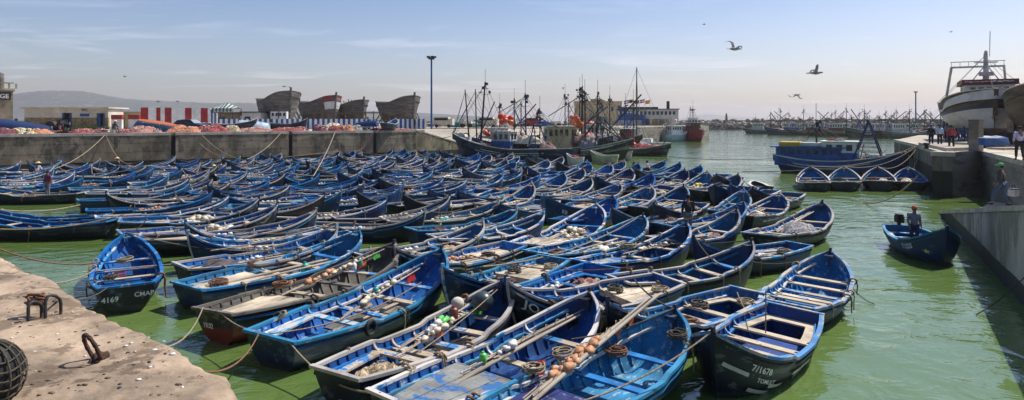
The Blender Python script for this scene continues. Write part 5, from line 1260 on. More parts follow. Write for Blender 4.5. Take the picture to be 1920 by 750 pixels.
# ---------------------------------------------------------------- shipyard: bare hulls on the hard
def yard_hull(px_stem, d, hd_deg, L, B, hgt, label, ribs=False, band=None, keelz=.5):
    s_ = Ship(L, B, hgt*.80, hgt*1.05, hgt*.88, keel=0, rake=.06, ys=[.66, .85, .98, 1, .98, .86, .60, .03]); p = D(px_stem, d, z=QZ+keelz); hd = R(hd_deg)
    c = p-Vector((math.cos(hd), math.sin(hd), 0))*L/2
    root = empty('unfinished_hull', (c.x, c.y, QZ+keelz), hd, label, 'boat hull', 'bare wooden hulls in the shipyard')
    t1 = .72 if ribs else 1
    mats = [m_hullg, m_redd, m_white, m_wrib]
    bands = [] if not band else [(.80, 1)]
    me = ship_hull(s_, mats, bands, deck=.9, mi=0); inst('hull', me, root)
    inst('cap_rail', cap_rail(s_, m_hullg, .2), root)
    mb = MB()                                # plank seams as proud strakes
    for t in (.2, .34, .48, .62, .76, .9):
        for sd_ in (1, -1):
            rows = [[s_.pt(i/30, t-.006, sd_, .02), s_.pt(i/30, t+.006, sd_, .035)] for i in range(31)]; mb.grid(rows if sd_ > 0 else rows[::-1], 0, False)
    mb.build('strakes', m_hullg, root)
    mb = MB(); pts = [s_.pt(1, t, 1) for t in (0, .25, .5, .75, 1)]; pts = [Vector((q.x, 0, q.z)) for q in pts]
    for a, b in zip(pts[:-1], pts[1:]): mb.bar(a, b, .26, .30)
    mb.bar(pts[-1], pts[-1]+Vector((.15, 0, .55)), .24, .26); mb.bar((-L/2, 0, .0), (pts[0].x, 0, 0), .3, .35); mb.build('keel_and_stem', m_hullg, root)
    if ribs:
        for i in range(1, 15):
            u = .08+i*.058
            for sd_ in (1, -1):
                mb = MB(); a = s_.pt(u, 1, sd_); mb.bar(a-Vector((0, sd_*.1, .1)), a+Vector((0, sd_*.12, .38+.15*math.sin(i*3))), .13, .13); mb.build('rib', m_wrib, root)
    for i, u in enumerate((.15, .35, .55, .75, .88)):
        for sd_ in (1, -1):
            a = s_.pt(u, .45, sd_, .05); mb = MB(); mb.bar(a, (a.x, a.y+sd_*1.5, -keelz), .14, .14); mb.build('prop', m_wrib, root)
    mb = MB()
    for u in (.1, .3, .5, .7, .9): mb.box((-L/2+L*u*.92, 0, -keelz/2-.1), (.4, 1.2, keelz))
    mb.build('keel_block', m_wrib, root); return root, s_
yard_hull(545, 104, -52, 12, 5.4, 5.4, 'biggest bare grey hull, at the left of the shipyard row')
r2, s2 = yard_hull(630, 116, -40, 10.5, 5.0, 5.2, 'bare hull with a red and white painted bow, second in the shipyard row')
mb = MB()
for sd_ in (1, -1):
    rows = [[s2.pt(lerp(.88, 1, i/6), t, sd_, .03) for t in (.80, .9, 1)] for i in range(7)]; mb.grid(rows if sd_ > 0 else rows[::-1], 0, False)
    rows = [[s2.pt(lerp(.9, 1, i/6), t, sd_, .03) for t in (.55, .68, .80)] for i in range(7)]; mb.grid(rows if sd_ > 0 else rows[::-1], 1, False)
mb.build('painted_bow', [m_red, m_white], r2)
yard_hull(682, 118, -42, 10.5, 4.6, 4.5, 'half built hull with open ribs and tall stem post, third in the shipyard row', True)
yard_hull(777, 112, -48, 10.5, 5.0, 5.0, 'bare brown grey hull at the right end of the shipyard row')
# scaffolds between the hulls
for i, (px, d, lab) in enumerate(((618, 110, 'timber scaffold below the red and white bow'), (700, 108, 'timber scaffold right of the half built hull'))):
    p = D(px, d, z=QZ); mb = MB()
    for a in range(5):
        for b in (0, 1): mb.bar((a*1.3-2.6, b*1.1, 0), (a*1.3-2.6, b*1.1, 2.9), .10, .10)
    for z in (1.3, 2.6):
        for b in (0, 1): mb.bar((-2.9, b*1.1, z), (2.9, b*1.1, z), .09, .12)
    mb.bar((-2.6, -.05, 0), (2.6, -.05, 2.6), .08, .08); mb.box((0, .5, 2.7), (5.6, .9, .06))
    mb.build('scaffold', m_wrib, None, (p.x, p.y, QZ), R(8), lab, 'scaffold')
# stripes
def striped(name, a, b, h, n, mats, label, cat, seq=None, thick=.08):
    a, b = Vector(a), Vector(b); d = (b-a); L = d.length; mb = MB(); x = 0; r = rnd(label)
    ws = seq or [1]*n; S = sum(ws)
    for i, q in enumerate(ws):
        w_ = L*q/S; mb.box((x+w_/2, 0, h/2+r.uniform(-.03, .03)*(0 if seq else 1)), (w_-(.0 if seq else .03), thick+(.004 if i % 2 else 0), h), mi=i % len(mats)); x += w_
    return mb.build(name, mats, None, a, math.atan2(d.y, d.x), label, cat)
wh = 3.1
a = D(264, 88, z=QZ); b = D(394, 92, z=QZ)
striped('striped_wall', a, b, wh, 0, [m_red, m_white], 'tall red and white striped wall behind the dark car', 'wall', [14, 15, 8, 8, 13, 26, 13, 18, 14, 5], .5)
for (p0, p1, d0, d1, n, lab) in ((397, 505, 94, 96, 22, 'blue and white striped board fence behind the upturned boats, left stretch'), (507, 700, 96, 97, 40, 'blue and white striped board fence below the bare hulls'), (741, 800, 97, 98, 14, 'blue and white striped board fence at the foot of the lamp pole')):
    striped('striped_fence', D(p0, d0, z=QZ), D(p1, d1, z=QZ), 1.55, n, [m_bluew, m_white], lab, 'fence')
striped('striped_gate', D(396, 91, z=QZ), D(408, 91, z=QZ), 2.4, 4, [m_bluew, m_white], 'tall blue and white boards right of the red striped wall', 'gate')
# awning with scalloped stripes
aw = empty('market_awning', D(400, 100, z=QZ), 0, 'green and white striped awning roof on thin posts', 'awning'); W_ = 7.6
m_awg = mat('faded green canvas', (.03, .11, .09), .8, .15, 2)
for part_, x0, x1, zt, n in (('left', -3.7, .4, 3.0, 16), ('right', .5, 3.8, 3.2, 12)):
    mb = MB()
    for i in range(n):
        xa, xb = lerp(x0, x1, i/n), lerp(x0, x1, (i+1)/n); k = i % 2; pk = (.75 if part_ == 'right' else .15)
        za, zb = [zt+pk*(1-abs((q-(x0+x1)/2)/((x1-x0)/2))) for q in (xa, xb)]
        mb.add([(xa, -1.6, zt-.55), (xb, -1.6, zt-.55), (xb, -1.6, zt), (xa, -1.6, zt), (xa, 0, za+.2), (xb, 0, zb+.2), (xa, 1.6, zt), (xb, 1.6, zt)], [(0, 1, 2, 3), (3, 2, 5, 4), (4, 5, 7, 6)], k)
    mb.build('canvas', [m_awg, m_whited], aw)
for x in (-3.6, -1, .5, 3.7):
    for y in (-1.5, 1.5): mb = MB(); mb.tube([(x, y, 0), (x, y, 3.2)], .06, 6); mb.build('post', m_darkb, aw)
for i, (px, w_, col, d) in enumerate(((430, 5, m_brick, 112), (455, 6, m_dark, 115), (478, 3, m_white, 105))):
    mb = MB(); mb.box((0, 0, 1.3), (w_, 3, 2.6)); mb.box((0, 0, 2.7), (w_+.6, 3.6, .14), mi=1); mb.box((-.6, -1.52, 1.0), (.9, .06, 1.9), mi=2)
    mb.build('yard_hut', [col, m_dark, m_glass], None, D(px, d, z=QZ), 0, ('brown stall with flat roof behind the awning post', 'dark low shed left of the biggest bare hull', 'small white hut left of the bare hull')[i], 'hut')
for px, d in ((517, 99), (531, 99)):
    mb = MB(); mb.box((0, 0, 1.25), (1.3, .8, 1.1)); mb.box((0, 0, .35), (1.2, .7, .7)); mb.box((-.3, -.41, 1.35), (.35, .04, .5), mi=1); mb.box((.3, -.41, 1.35), (.35, .04, .5), mi=1)
    mb.build('white_cabin', [m_white, m_glass], None, D(px, d, z=QZ+.9), 0, 'small white boat cabin standing under the biggest hull, %s one' % ('left' if px < 520 else 'right'), 'cabin')
# buildings at the left
wc = empty('toilet_block', D(142, 97, z=QZ), R(3), 'low cream and brown block with blue doors and the letters WC', 'building')
mb = MB(); mb.box((-5.6+.0, 0, 1.9+.0), (.02, .02, .02)); 
def facade(root, x0, x1, y, h, m, openings, thick=.35, name='wall', hb=None, mb_=None):
    """front wall with real openings; openings: (xa, xb, za, zb)"""
    xs = sorted(set([x0, x1]+[q for o in openings for q in o[:2]])); zs = sorted(set([0, h]+[q for o in openings for q in o[2:]]+([hb] if hb else []))); mb = MB()
    for xa, xb in zip(xs[:-1], xs[1:]):
        for za, zb in zip(zs[:-1], zs[1:]):
            cx, cz = (xa+xb)/2, (za+zb)/2
            if any(o[0] < cx < o[1] and o[2] < cz < o[3] for o in openings): continue
            mb.box((cx, y+thick/2, cz), (xb-xa, thick, zb-za), mi=1 if hb and cz < hb else 0)
    return mb.build(name, [m, mb_ or m], root)
facade(wc, -1.8, 6.0, -2.2, 3.1, m_plast, [(-.55, .75, 0, 2.45), (4.3, 5.5, 0, 2.4), (1.9, 3.3, 1.9, 2.35)], hb=1.75, mb_=m_brick)
mb = MB(); mb.box((-3.9, .3, .875), (4.2, 5.0, 1.75), mi=1); mb.box((-3.9, .3, 2.42), (4.2, 5.0, 1.34)); mb.box((2.0, 1.9, 1.5), (7.6, .3, 3.0)); mb.box((5.9, 0, 1.5), (.2, 3.8, 3.0)); mb.build('wall', [m_plast, m_brick], wc)
mb = MB(); mb.box((-.0, .2, 3.2), (12.6, 5.6, .2)); mb.build('roof', m_plast, wc)
mb = MB(); mb.box((1.3, -1.3, 1.2), (.06, 1.6, 2.4)); mb.box((-.45, -2.0, 1.2), (.08, .1, 2.4)); mb.build('door', m_bluew, wc)
mb = MB(); mb.box((4.45, -1.9, 1.2), (.5, .08, 2.35)); mb.build('door', m_bluew, wc); mb = MB(); mb.box((2.6, -2.0, 2.12), (1.38, .08, .44)); mb.build('window', m_bluew, wc)
mb = MB(); mb.box((.62, -2.28, 1.2), (.16, .1, 2.4)); mb.box((5.42, -2.28, 1.2), (.14, .1, 2.4)); mb.box((-.5, -2.28, 1.2), (.1, .1, 2.4)); mb.build('door_frame', m_bluew, wc)
flat_text('lettering', 'WC', .55, (2.6, -2.22, 2.68), (1, 0, 0), (0, 0, 1), m_dark, wc)
tw = empty('tower', D(4, 84, z=QZ), R(38.6), 'stone tower cut by the left edge with a sign ending in AGE', 'building')
mb = MB(); mb.box((-1.0, 0, 2.6), (4.2, 4.2, 5.2)); mb.build('wall', mat('tan stone', (.33, .27, .19), .95, .2, .8, dirt=.3, bump=.4), tw)
mb = MB(); mb.box((-1.0, 0, 5.30), (4.6, 4.6, .25))
for i in range(7): mb.box((-2.9+i*.72, -2.05, 5.75), (.22, .2, .65))
mb.box((-1.0, -2.05, 6.15), (4.4, .25, .16)); mb.build('balustrade', mat('tan trim', (.40, .33, .24), .95, .2, .8, dirt=.2), tw)
mb = MB(); mb.box((-.6, -2.16, 4.45), (3.0, .1, 1.0)); mb.build('sign_board', mat('dark brown board', (.04, .025, .02), .6, .2, 2), tw); flat_text('lettering', 'AGE', .78, (-.05, -2.23, 4.17), (1, 0, 0), (0, 0, 1), m_white, tw)
mb = MB(); mb.tube([(-.2, 0, 5.4), (-.2, 0, 6.8), (-.2, 0, 7.4), (-.2, 0, 7.6)], [.45, .45, .45, .1], 10); mb.build('water_tank', m_hullg, tw)
for (px, d, w_, dp, h, m, lab) in ((245, 104, 8.2, 5, 2.6, m_yplast, 'low beige building with a dark door left of the striped wall'), (96, 112, 4, 4, 1.9, m_conc, 'small grey outbuilding left of the toilet block'), (40, 118, 5, 3, 1.2, m_plast, 'low cream wall hut beside the stone tower')):
    rt = empty('small_building', D(px, d, z=QZ), 0, lab, 'building'); mb = MB(); mb.box((0, 0, h/2), (w_, dp, h)); mb.build('wall', m, rt)
    mb = MB(); mb.box((0, 0, h+.06), (w_+.3, dp+.3, .12)); mb.build('roof', m_capc, rt); mb = MB(); mb.box((.2, -dp/2-.01, .85), (.6, .05, 1.7)); mb.build('door', m_dark, rt)
for (px, d, w_, lab) in ((220, 92, 1.5, 'low red and white wall block right of the toilet block'), (252, 91, 1.5, 'low red and white wall block left of the striped wall')):
    mb = MB(); mb.box((0, 0, .75), (w_, .4, 1.5)); mb.box((0, 0, 1.8), (w_+.05, .45, .65), mi=1); mb.build('wall_block', [m_white, m_red], None, D(px, d, z=QZ), 0, lab, 'wall')
# yellow building with blue shutters, long blue and white building with arcade
yb = empty('yellow_building', D(1120, 205, z=QZ), R(-4), 'cream yellow two storey building with blue shuttered windows', 'building')
wins = [(-6.3, -5.2, 4.6, 6.1), (1.0, 2.4, 4.4, 6.2), (5.8, 6.8, 4.4, 5.8), (8.6, 10.2-.1, 4.3, 6.2), (1.0, 2.2, .6, 2.2), (-6.2, -5.2, .8, 2.2)]
wins = [(a*.70, b*.70, c, d) for a, b, c, d in wins]
facade(yb, -7.3, 7.4, -4, 7.3, m_yplast, wins); mb = MB(); mb.box((0.05, .35, 3.6), (14.6, 8, 7.2)); mb.build('wall', m_yplast, yb)
mb = MB(); mb.box((.05, 0, 7.42), (15.1, 8.8, .25)); mb.box((-.3, 0, 7.9), (3.6, 4, .9)); mb.box((1.2, 0, 7.75), (2.2, 4, .5)); mb.build('roof_parapet', mat('tan cornice', (.42, .34, .22), .9, .15, 1), yb)
for i, (a, b, c, d) in enumerate(wins): mb = MB(); mb.box(((a+b)/2, -3.85, (c+d)/2), (b-a, .1, d-c)); mb.build('shutter', m_darkb if i == 2 else m_bluew, yb)
lb = empty('harbour_office', D(1212, 186, z=QZ), R(-6), 'long blue and white harbour building with an open ground floor arcade', 'building'); 
op = [(-7.9+i*1.15, -7.2+i*1.15, 3.1, 4.1) for i in range(14)]
facade(lb, -8.4, 8.6, -3.5, 4.6, m_whited, op+[(1.2, 2.9, 0, 1.9), (3.1, 4.8, 0, 1.9), (5.0, 6.7, 0, 1.9), (6.9, 8.3, 0, 1.9), (-1, .6, 0, 1.9)])
mb = MB(); mb.box((.1, 3.4, 2.3), (17, .3, 4.6)); mb.box((.1, 0, 2.4), (16.9, 6.5, .2)); mb.build('wall', m_whited, lb)
mb = MB(); mb.box((-4.8, -3.56, 2.3), (7.0, .08, 1.5)); mb.box((-7, -3.56, 4.35), (2.6, .08, .5)); mb.box((-1.1, -3.9, 1.5), (.8, .7, 3.0)); mb.build('blue_panel', m_bluew, lb)
mb = MB(); mb.box((.1, 0, 4.72), (17.6, 8, .22)); mb.box((-2.5, 0, 5.1), (11, 6, .5)); mb.build('roof', mat('slate roof', (.07, .08, .09), .8, .2, 1), lb)
for i, (a, b, c, d) in enumerate(op): mb = MB(); mb.box(((a+b)/2, -3.3, (c+d)/2), (b-a, .08, d-c)); mb.build('window', m_glass, lb)
mb = MB(); mb.box((6.3, 1, 5.9), (.8, .8, 2.4)); mb.build('chimney', m_dark, lb)
mb = MB(); mb.box((2.0, -3.0, .95), (1.6, .1, 1.9)); mb.build('door', mat('ochre door', (.42, .26, .08), .7, .15, 2), lb)
# stairs down to the water beside it
mb = MB(); 
for i in range(16): mb.box((-i*.42, 0, QZ-.15-i*.2), (.44, 2.4, .32))
mb.build('stair_flight', m_capc, None, D(1256, 163, z=.0), R(22), 'stone stairway down to the water behind the launch', 'stairs')
mb = MB()
for y in (-1.25, 1.25): mb.bar((.2, y, QZ+.9), (-6.4, y, QZ+.9-3.1), .12, .12); [mb.bar((-k*1.3, y, QZ-.3-k*.62), (-k*1.3, y, QZ+.85-k*.61), .1, .1) for k in range(6)]
mb.build('stair_railing', m_capc, None, D(1256, 163, z=.0), R(22), 'pale railing along the stone stairway', 'railing')
# flags
FC = [((.10, .16, .35), (.75, .75, .75), (.6, .05, .05)), ((.55, .45, .05), (.1, .3, .1), (.55, .45, .05)), ((.45, .03, .05), (.45, .03, .05), (.05, .2, .06)), ((.05, .1, .35), (.7, .7, .7), (.5, .05, .06)), ((.65, .05, .03), (.7, .5, .05), (.65, .05, .03))]
for i, px in enumerate((1173, 1181, 1193, 1203, 1213)):
    rt = empty('flag_pole', D(px+6, 182, z=QZ+4.8), 0, ('tricolour flag on the office roof, leftmost of five', 'yellow green flag, second of five on the office roof', 'red flag in the middle of five on the roof', 'blue white flag, fourth of five on the roof', 'red and yellow flag, rightmost of five on the roof')[i], 'flag', 'flags on the harbour office roof')
    mb = MB(); mb.tube([(0, 0, 0), (0, 0, 2.6+.3*(i % 2))], .05, 5); mb.build('pole', m_whited, rt)
    mb = MB(); 
    for j in range(3): mb.grid([[(-.1-1.4*k/6*.9, .12*math.sin(k*1.2+q), 2.5+.25*(i % 2)-(j+q)*.33-.04*k) for q in (0, 1)] for k in range(7)], j, False)
    mb.build('cloth', [mat('flag %d %d' % (i, j), FC[i][j], .8, .1, 2) for j in range(3)], rt)
# yacht mast behind the trawlers
ym = empty('sailing_yacht', D(1200, 118, z=0), R(160), 'sailing yacht with a very tall bare mast behind the trawlers', 'yacht'); sy = Ship(11, 3.2, 1.2, 1.6, 1.2)
inst('hull', ship_hull(sy, [m_white, m_white, m_cream], [], deck=.15), ym); mb = MB(); mb.tube([(.6, 0, 1), (.6, 0, 15.0)], [.13, .09], 8); mb.build('mast', m_dark, ym)
mb = MB(); mb.bar((.6, -1.0, 10.0), (.6, 1.0, 10.0), .06, .06)
for y in (-1.4, 1.4): mb.tube([(.6, 0, 14.8), (.6, y*.7, 10.0), (.3, y, 1.1)], .025, 4)
mb.tube([(.6, 0, 14.8), (5.3, 0, 1.5)], .022, 4); mb.tube([(.6, 0, 14.8), (-5.3, 0, 1.2)], .022, 4); mb.build('rigging', m_dark, ym)
mb = MB(); mb.box((-.2, 0, 1.55), (4, 1.8, .7)); mb.build('cabin', m_white, ym)
# lamp poles
def lamp(px, d, top, base, label, r0=.16):
    p = D(px, d, z=base); rt = empty('floodlight_mast', p, 0, label, 'lamp post'); h = H-(top-HY)/F*d-base
    mb = MB(); mb.tube([(0, 0, 0), (0, 0, h-.2)], [r0, r0*.8], 8); mb.build('pole', m_bluew, rt); mb = MB(); mb.tube([(0, 0, h-.35), (0, 0, h-.15)], .5, 10); mb.build('ring', m_dark, rt)
    for i in range(5):
        a = i*1.256; mb = MB(); mb.box((.55*math.cos(a), .55*math.sin(a), h), (.38, .38, .26), a); mb.build('floodlight', m_dark, rt)
lamp(809, 98, 107, QZ, 'tall blue floodlight mast right of the bare hulls'); lamp(1717, 250, 172, 1.5, 'tall grey lamp mast behind the far fleet', .28)
# ---------------------------------------------------------------- upturned boats, car, nets on the quay
def quay_boat(px, d, rz, L, Bm, up, mo, mi, mr, label, z=None, roll=0):
    h = Hull(L, Bm, 1.25, .3); p = D(px, d, z=QZ); rt = empty('beached_boat', p, R(rz), label, 'boat', 'boats hauled out on the quay')
    for n, me in (('hull', hull_mesh(h, mo, mi)), ('rail', rail_mesh(h, mr, mo)), ('stem_post', stem_mesh(h, mr)), ('thwart', thwart_mesh(h, .5, mr)), ('thwart', thwart_mesh(h, .7, mr)), ('thwart', thwart_mesh(h, .3, mr))): inst(n, me, rt)
    if up: rt.rotation_euler = (0, R(0), R(rz)); rt.location.z = QZ+.28
    else: rt.rotation_euler = (math.pi+R(roll), R(8), R(rz)); rt.location.z = QZ+.95
    return rt
m_upw = mat('old white bottom paint', (.50, .46, .42), .6, .15, 1, wear=(.2, .15, .2), wa=.25, wsc=2, low=(.012, .03, .10), lowz=.62)
m_upo = mat('blue hull with orange keel', (.035, .075, .14), .6, .25, 1, wear=(.34, .38, .40), wa=.35, wsc=2.5, stretch=(.3, 1, 1), low=(.45, .13, .05), lowz=.0)
quay_boat(36, 62.5, 2, 6.8, 2.3, False, m_upw, m_blue2, m_white, 'upturned white and navy boat at the left edge of the quay')
quay_boat(300, 72, -14, 5.6, 2.2, False, m_upo, m_blue2, m_wrib, 'upturned blue boat with an orange keel in front of the striped wall')
quay_boat(432, 79, 12, 6.2, 2.1, True, m_hull, m_blue2, m_white, 'black hulled boat standing on the quay left of the pale blue one')
quay_boat(541, 82, 4, 4.7, 1.7, True, m_hull, m_blue, m_railw, 'blue rowing boat with pale thwarts standing upright on the quay')
quay_boat(685, 84, 170, 3.4, 1.5, False, m_blue2, m_blue2, m_cream, 'upturned navy boat with cream edge near the standing men')
quay_boat(731, 84, 75, 3.6, 1.7, True, mh3, m_blue, m_whited, 'small dark blue boat propped between the two pairs of men')
quay_boat(478, 80, 20, 4.0, 1.5, False, mat('pale blue bottom', (.35, .45, .55), .5, .15, 2), m_blue, m_white, 'upturned pale blue boat beside the black hulled boat')
car = empty('parked_car', D(357, 76, z=QZ), R(-8), 'dark blue saloon car parked in front of the red striped wall', 'car')
mc = mat('dark blue car paint', (.012, .016, .05), .22, .05, 1, bump=0, spec=.7)
prof = [(-2.15, .30), (-2.2, .75), (-1.75, .88), (-1.25, 1.32), (-.4, 1.42), (.35, 1.38), (.95, .95), (1.9, .80), (2.15, .60), (2.15, .30)]
mb = MB(); ww = [.78, .80, .80, .64, .62, .62, .76, .78, .70, .74]
mb.grid([[(x, -w_, z) for (x, z), w_ in zip(prof, ww)], [(x, w_, z) for (x, z), w_ in zip(prof, ww)]], 0, False)
for s_ in (-1, 1): mb.add([(x, s_*w_, z) for (x, z), w_ in zip(prof, ww)], [tuple(range(len(prof)))[::s_]])
mb.build('body', mc, car)
for s_ in (-1, 1):
    for q in ([(-1.45, .92), (-1.15, 1.28), (-.45, 1.35), (-.45, .92)], [(-.35, .92), (-.35, 1.35), (.30, 1.31), (.75, .94)]):
        mb = MB(); mb.add([(x, s_*(.80-.16*(z-.9)/.5+.0), z) for x, z in q], [(0, 1, 2, 3)[::-s_]]); mb.build('side_window', m_glass, car)
    for x in (-1.35, 1.35):
        mb = MB(); mb.tube([(x, s_*.62, .31), (x, s_*.84, .31)], .31, 14); wl = mb.build('wheel', m_black, car); mb = MB(); mb.tube([(x, s_*.84, .31), (x, s_*.855, .31)], .18, 10); mb.build('rim', m_hullg, wl)
    mb = MB(); mb.box((2.12, s_*.55, .66), (.12, .34, .14)); mb.build('headlight', m_white, car)
mb = MB(); mb.add([(.42, -.60, 1.385), (.42, .60, 1.385), (.97, .72, .975), (.97, -.72, .975)], [(0, 1, 2, 3)]); mb.build('windscreen', mat('pale windscreen', (.3, .34, .36), .1, .1, 1, bump=0), car)
mb = MB(); mb.add([(-1.28, -.60, 1.335), (-1.28, .60, 1.335), (-1.74, .72, .905), (-1.74, -.72, .905)], [(0, 3, 2, 1)]); mb.build('rear_window', m_glass, car)
mot = empty('motorbike', D(262, 70, z=QZ), R(70), 'old moped leaning beside the upturned orange keeled boat', 'moped')
for x in (-.6, .6): mb = MB(); mb.tube([(x+.28*math.cos(a), 0, .3+.28*math.sin(a)) for a in [q*.45 for q in range(15)]], .04, 5); mb.build('wheel', m_black, mot)
mb = MB(); mb.bar((-.6, 0, .3), (0, 0, .6), .08, .1); mb.bar((0, 0, .6), (.45, 0, .7), .1, .15); mb.bar((.6, 0, .3), (.4, 0, 1.0), .05, .05); mb.bar((.35, -.3, 1.0), (.35, .3, 1.0), .04, .04); mb.box((-.2, 0, .72), (.6, .22, .1)); mb.build('frame', m_darkb, mot)
winch = empty('engine_winch', D(107, 63, z=QZ), 0, 'rusty engine winch behind the net piles at the left', 'winch'); mb = MB(); r = rnd(5)
for k in range(16): mb.box((r.uniform(-.9, 1.3), r.uniform(-.4, .4), r.uniform(.2, 1.3)), (r.uniform(.15, .5), r.uniform(.15, .5), r.uniform(.15, .5)), r.uniform(0, 3), mi=k % 3)
mb.tube([(-.5, -.3, .7), (-.5, .3, .7)], .5, 12); mb.bar((-1, 0, .1), (1.4, 0, .1), .6, .2); mb.build('machine', [m_dark, m_rust, m_hullg], winch)
# (px, width px, height px, depth behind edge, colour)
piles = [(10, 70, 17, 1.8, 'purple', 'brown purple net pile at the far left of the quay'), (78, 60, 14, 1.9, 'orange', 'orange net pile right of the float heap'), (104, 55, 20, 3.6, 'red', 'dark red net ridge behind the orange pile'),
  (160, 62, 12, 1.9, 'red', 'long low dark red net pile left of the seated man'), (195, 40, 12, 1.8, 'purple', 'purple net pile just left of the seated man'), (245, 60, 10, 1.8, 'red', 'low maroon net spread right of the seated man'),
  (278, 62, 18, 1.8, 'pink', 'pink brown net pile under the upturned blue boat'), (356, 66, 18, 1.8, 'orange', 'peach coloured net pile in front of the car'), (408, 58, 20, 1.8, 'red', 'tall dark red and white net pile right of the car'),
  (446, 32, 19, 1.8, 'tan', 'round bundle of tan net'), (490, 60, 12, 1.9, 'pink', 'pink net pile below the pale blue upturned boat'), (552, 72, 11, 1.9, 'red', 'low crimson net pile under the upright blue boat'),
  (592, 30, 12, 4.5, 'purple', 'small dark net bundle by the striped fence'), (616, 30, 19, 2.0, 'purple', 'dark purple bundled net left of the orange pair'), (645, 34, 16, 1.9, 'red', 'crimson net pile left of the orange bundle'),
  (664, 32, 17, 1.9, 'orange', 'bright orange net bundle near the standing men'), (652, 44, 20, 4.0, 'cream', 'cream net heap behind the orange bundle'), (688, 34, 16, 2.2, 'grey', 'grey net bundle left of the first standing pair'),
  (735, 60, 9, 1.8, 'red', 'flat red net spread between the two pairs of men'), (770, 40, 5, 1.9, 'red', 'last thin red net spread near the wall corner')]
def edge_point(px, back, z=QZ):
    p = W0+wdir*s_at(px)-wn*back; k = (px-960)/F
    return Vector((p.x, p.y, z))
def dress(o, seed, a, b_, h):
    mb = MB(); r = rnd(seed)
    for k in range(46):
        x, y = r.uniform(-.85, .85), r.uniform(-.85, .85); q = max(0, 1-x*x-y*y); z = h*(q**.7)*.95
        if q <= 0: continue
        mb.blob((x*a, y*b_, z), (.09, .06, .055), mi=r.choice((0, 1)), nu=6, nv=4, seed=k)
    for k in range(9):
        x0, y0 = r.uniform(-.8, .5), -.75; mb.tube([((x0+t*.09)*a, (y0+.25*math.sin(t*.9+k)+.05*t)*b_, h*max(0, 1-(x0+t*.09)**2-y0*y0*.4)**.8*.9+.03) for t in range(8)], .02, 4, mi=2)
    mb.build('net_floats', [m_float, m_floatw, m_rope], o)
for i, (px, wp, hp_, bk, mk, lab) in enumerate(piles):
    p = edge_point(px, bk+.4); a_ = wp/F*p.y/2; b_ = min(a_*.8, 1.4+.4*(i % 3)); hh = hp_/F*p.y*.62
    inst_ = inst('net_pile', heap_mesh('net_pile', m_net[mk], i+3, a_, b_, hh, 52), None, p, math.atan2(wdir.y, wdir.x)); tag(inst_, lab, 'net pile', 'fishing nets piled along the quay'); dress(inst_, i, a_, b_, hh)
mb = MB(); r = rnd('floats')
for k in range(420):
    u = r.uniform(-1, 1); v = r.uniform(-1, 1); z = max(0, (1-u*u)*(1-v*v))*.55*r.random()**.4; mb.blob((u*1.5, v*.9, z), (.11, .08, .075), mi=r.choice((0, 0, 1, 2)), nu=6, nv=4, seed=k % 30)
p = edge_point(42, 1.9); mb.build('float_pile', [m_float, m_floaty, m_floatw], None, p, .7, 'heap of yellow and cream net floats on the quay at the left', 'float pile')
mb = MB(); mb.tube([(0, 0, 0), (0, 0, .42)], [.17, .2], 10); mb.build('bucket', m_cream, None, edge_point(217, 1.0), 0, 'cream bucket beside the seated net mender', 'bucket')
# plants by the block
mb = MB(); r = rnd('weeds')
for k in range(500):
    x = r.uniform(-3.6, 3.6)*abs(r.random()); h_ = r.uniform(.15, .55); y = r.uniform(-.3, .3); a = r.uniform(0, 6); mb.add([(x, y, 0), (x+.1*math.cos(a), y+.1*math.sin(a), h_*.6), (x+.2*math.cos(a+.5), y+.2*math.sin(a+.5), h_), (x+.08*math.cos(a+1.2), y+.08*math.sin(a+1.2), h_*.5)], [(0, 1, 2, 3)])
mb.build('bushes', mat('scrub green', (.07, .12, .03), .8, .3, 6), None, D(172, 93, z=QZ), 0, 'low green weeds in front of the toilet block', 'bush')
# bustle beyond the slipway: carts, boxes, low boats
r = rnd('bustle')
BL = []
for i in range(16):
    px = 790+i*21; d = 122+r.uniform(0, 14) if px < 960 else r.uniform(140, 160); k = i % 4; rt = None; mb = MB()
    if px > 1100: d = r.uniform(172, 180)
    if k == 0: nm, ct, lb_ = 'cart', 'cart', 'fish cart with big wheels'; mb.box((0, 0, 1.0), (2.2, 1.2, .5)); [mb.tube([(x, s_*.65, .4), (x, s_*.75, .4)], .4, 10, mi=1) for x in (-.7, .7) for s_ in (-1, 1)]; mb.bar((1.1, .4, .9), (2.2, .4, .6), .06, .06)
    elif k == 1: nm, ct, lb_ = 'crate_stack', 'crates', 'stack of fish crates'; [mb.box((r.uniform(-.9, .9), 0, .15+.3*q), (.7, .5, .26), mi=q % 2) for q in range(5) for _ in (0, 1)]
    elif k == 2: nm, ct, lb_ = 'parked_van', 'van', 'small parked van'; mb.box((0, 0, 1.1), (3.8, 1.6, 1.2)); mb.box((-.3, 0, 1.8), (2.8, 1.5, .4)); mb.box((-.3, -.82, 1.6), (2.6, .04, .4), mi=1); [mb.tube([(x, -.8, .35), (x, -.7, .35)], .35, 10, mi=1) for x in (-1.2, 1.2)]
    else: nm, ct, lb_ = 'net_stack', 'net pile', 'heap of nets'; mb.blob((0, 0, .4), (1.9, 1.3, .9), nu=16, nv=10, seed=i, amp=.5, fr=2.5)
    cm = r.choice((m_bluew, m_whited, m_net['pink'], m_net['teal'], m_cream, m_red))
    mb.build(nm, [cm, m_black], None, D(px, d, z=QZ), r.uniform(-.3, .3), '%s on the far quay, item %s from the lamp mast' % (lb_, ordn(i+1)), ct)
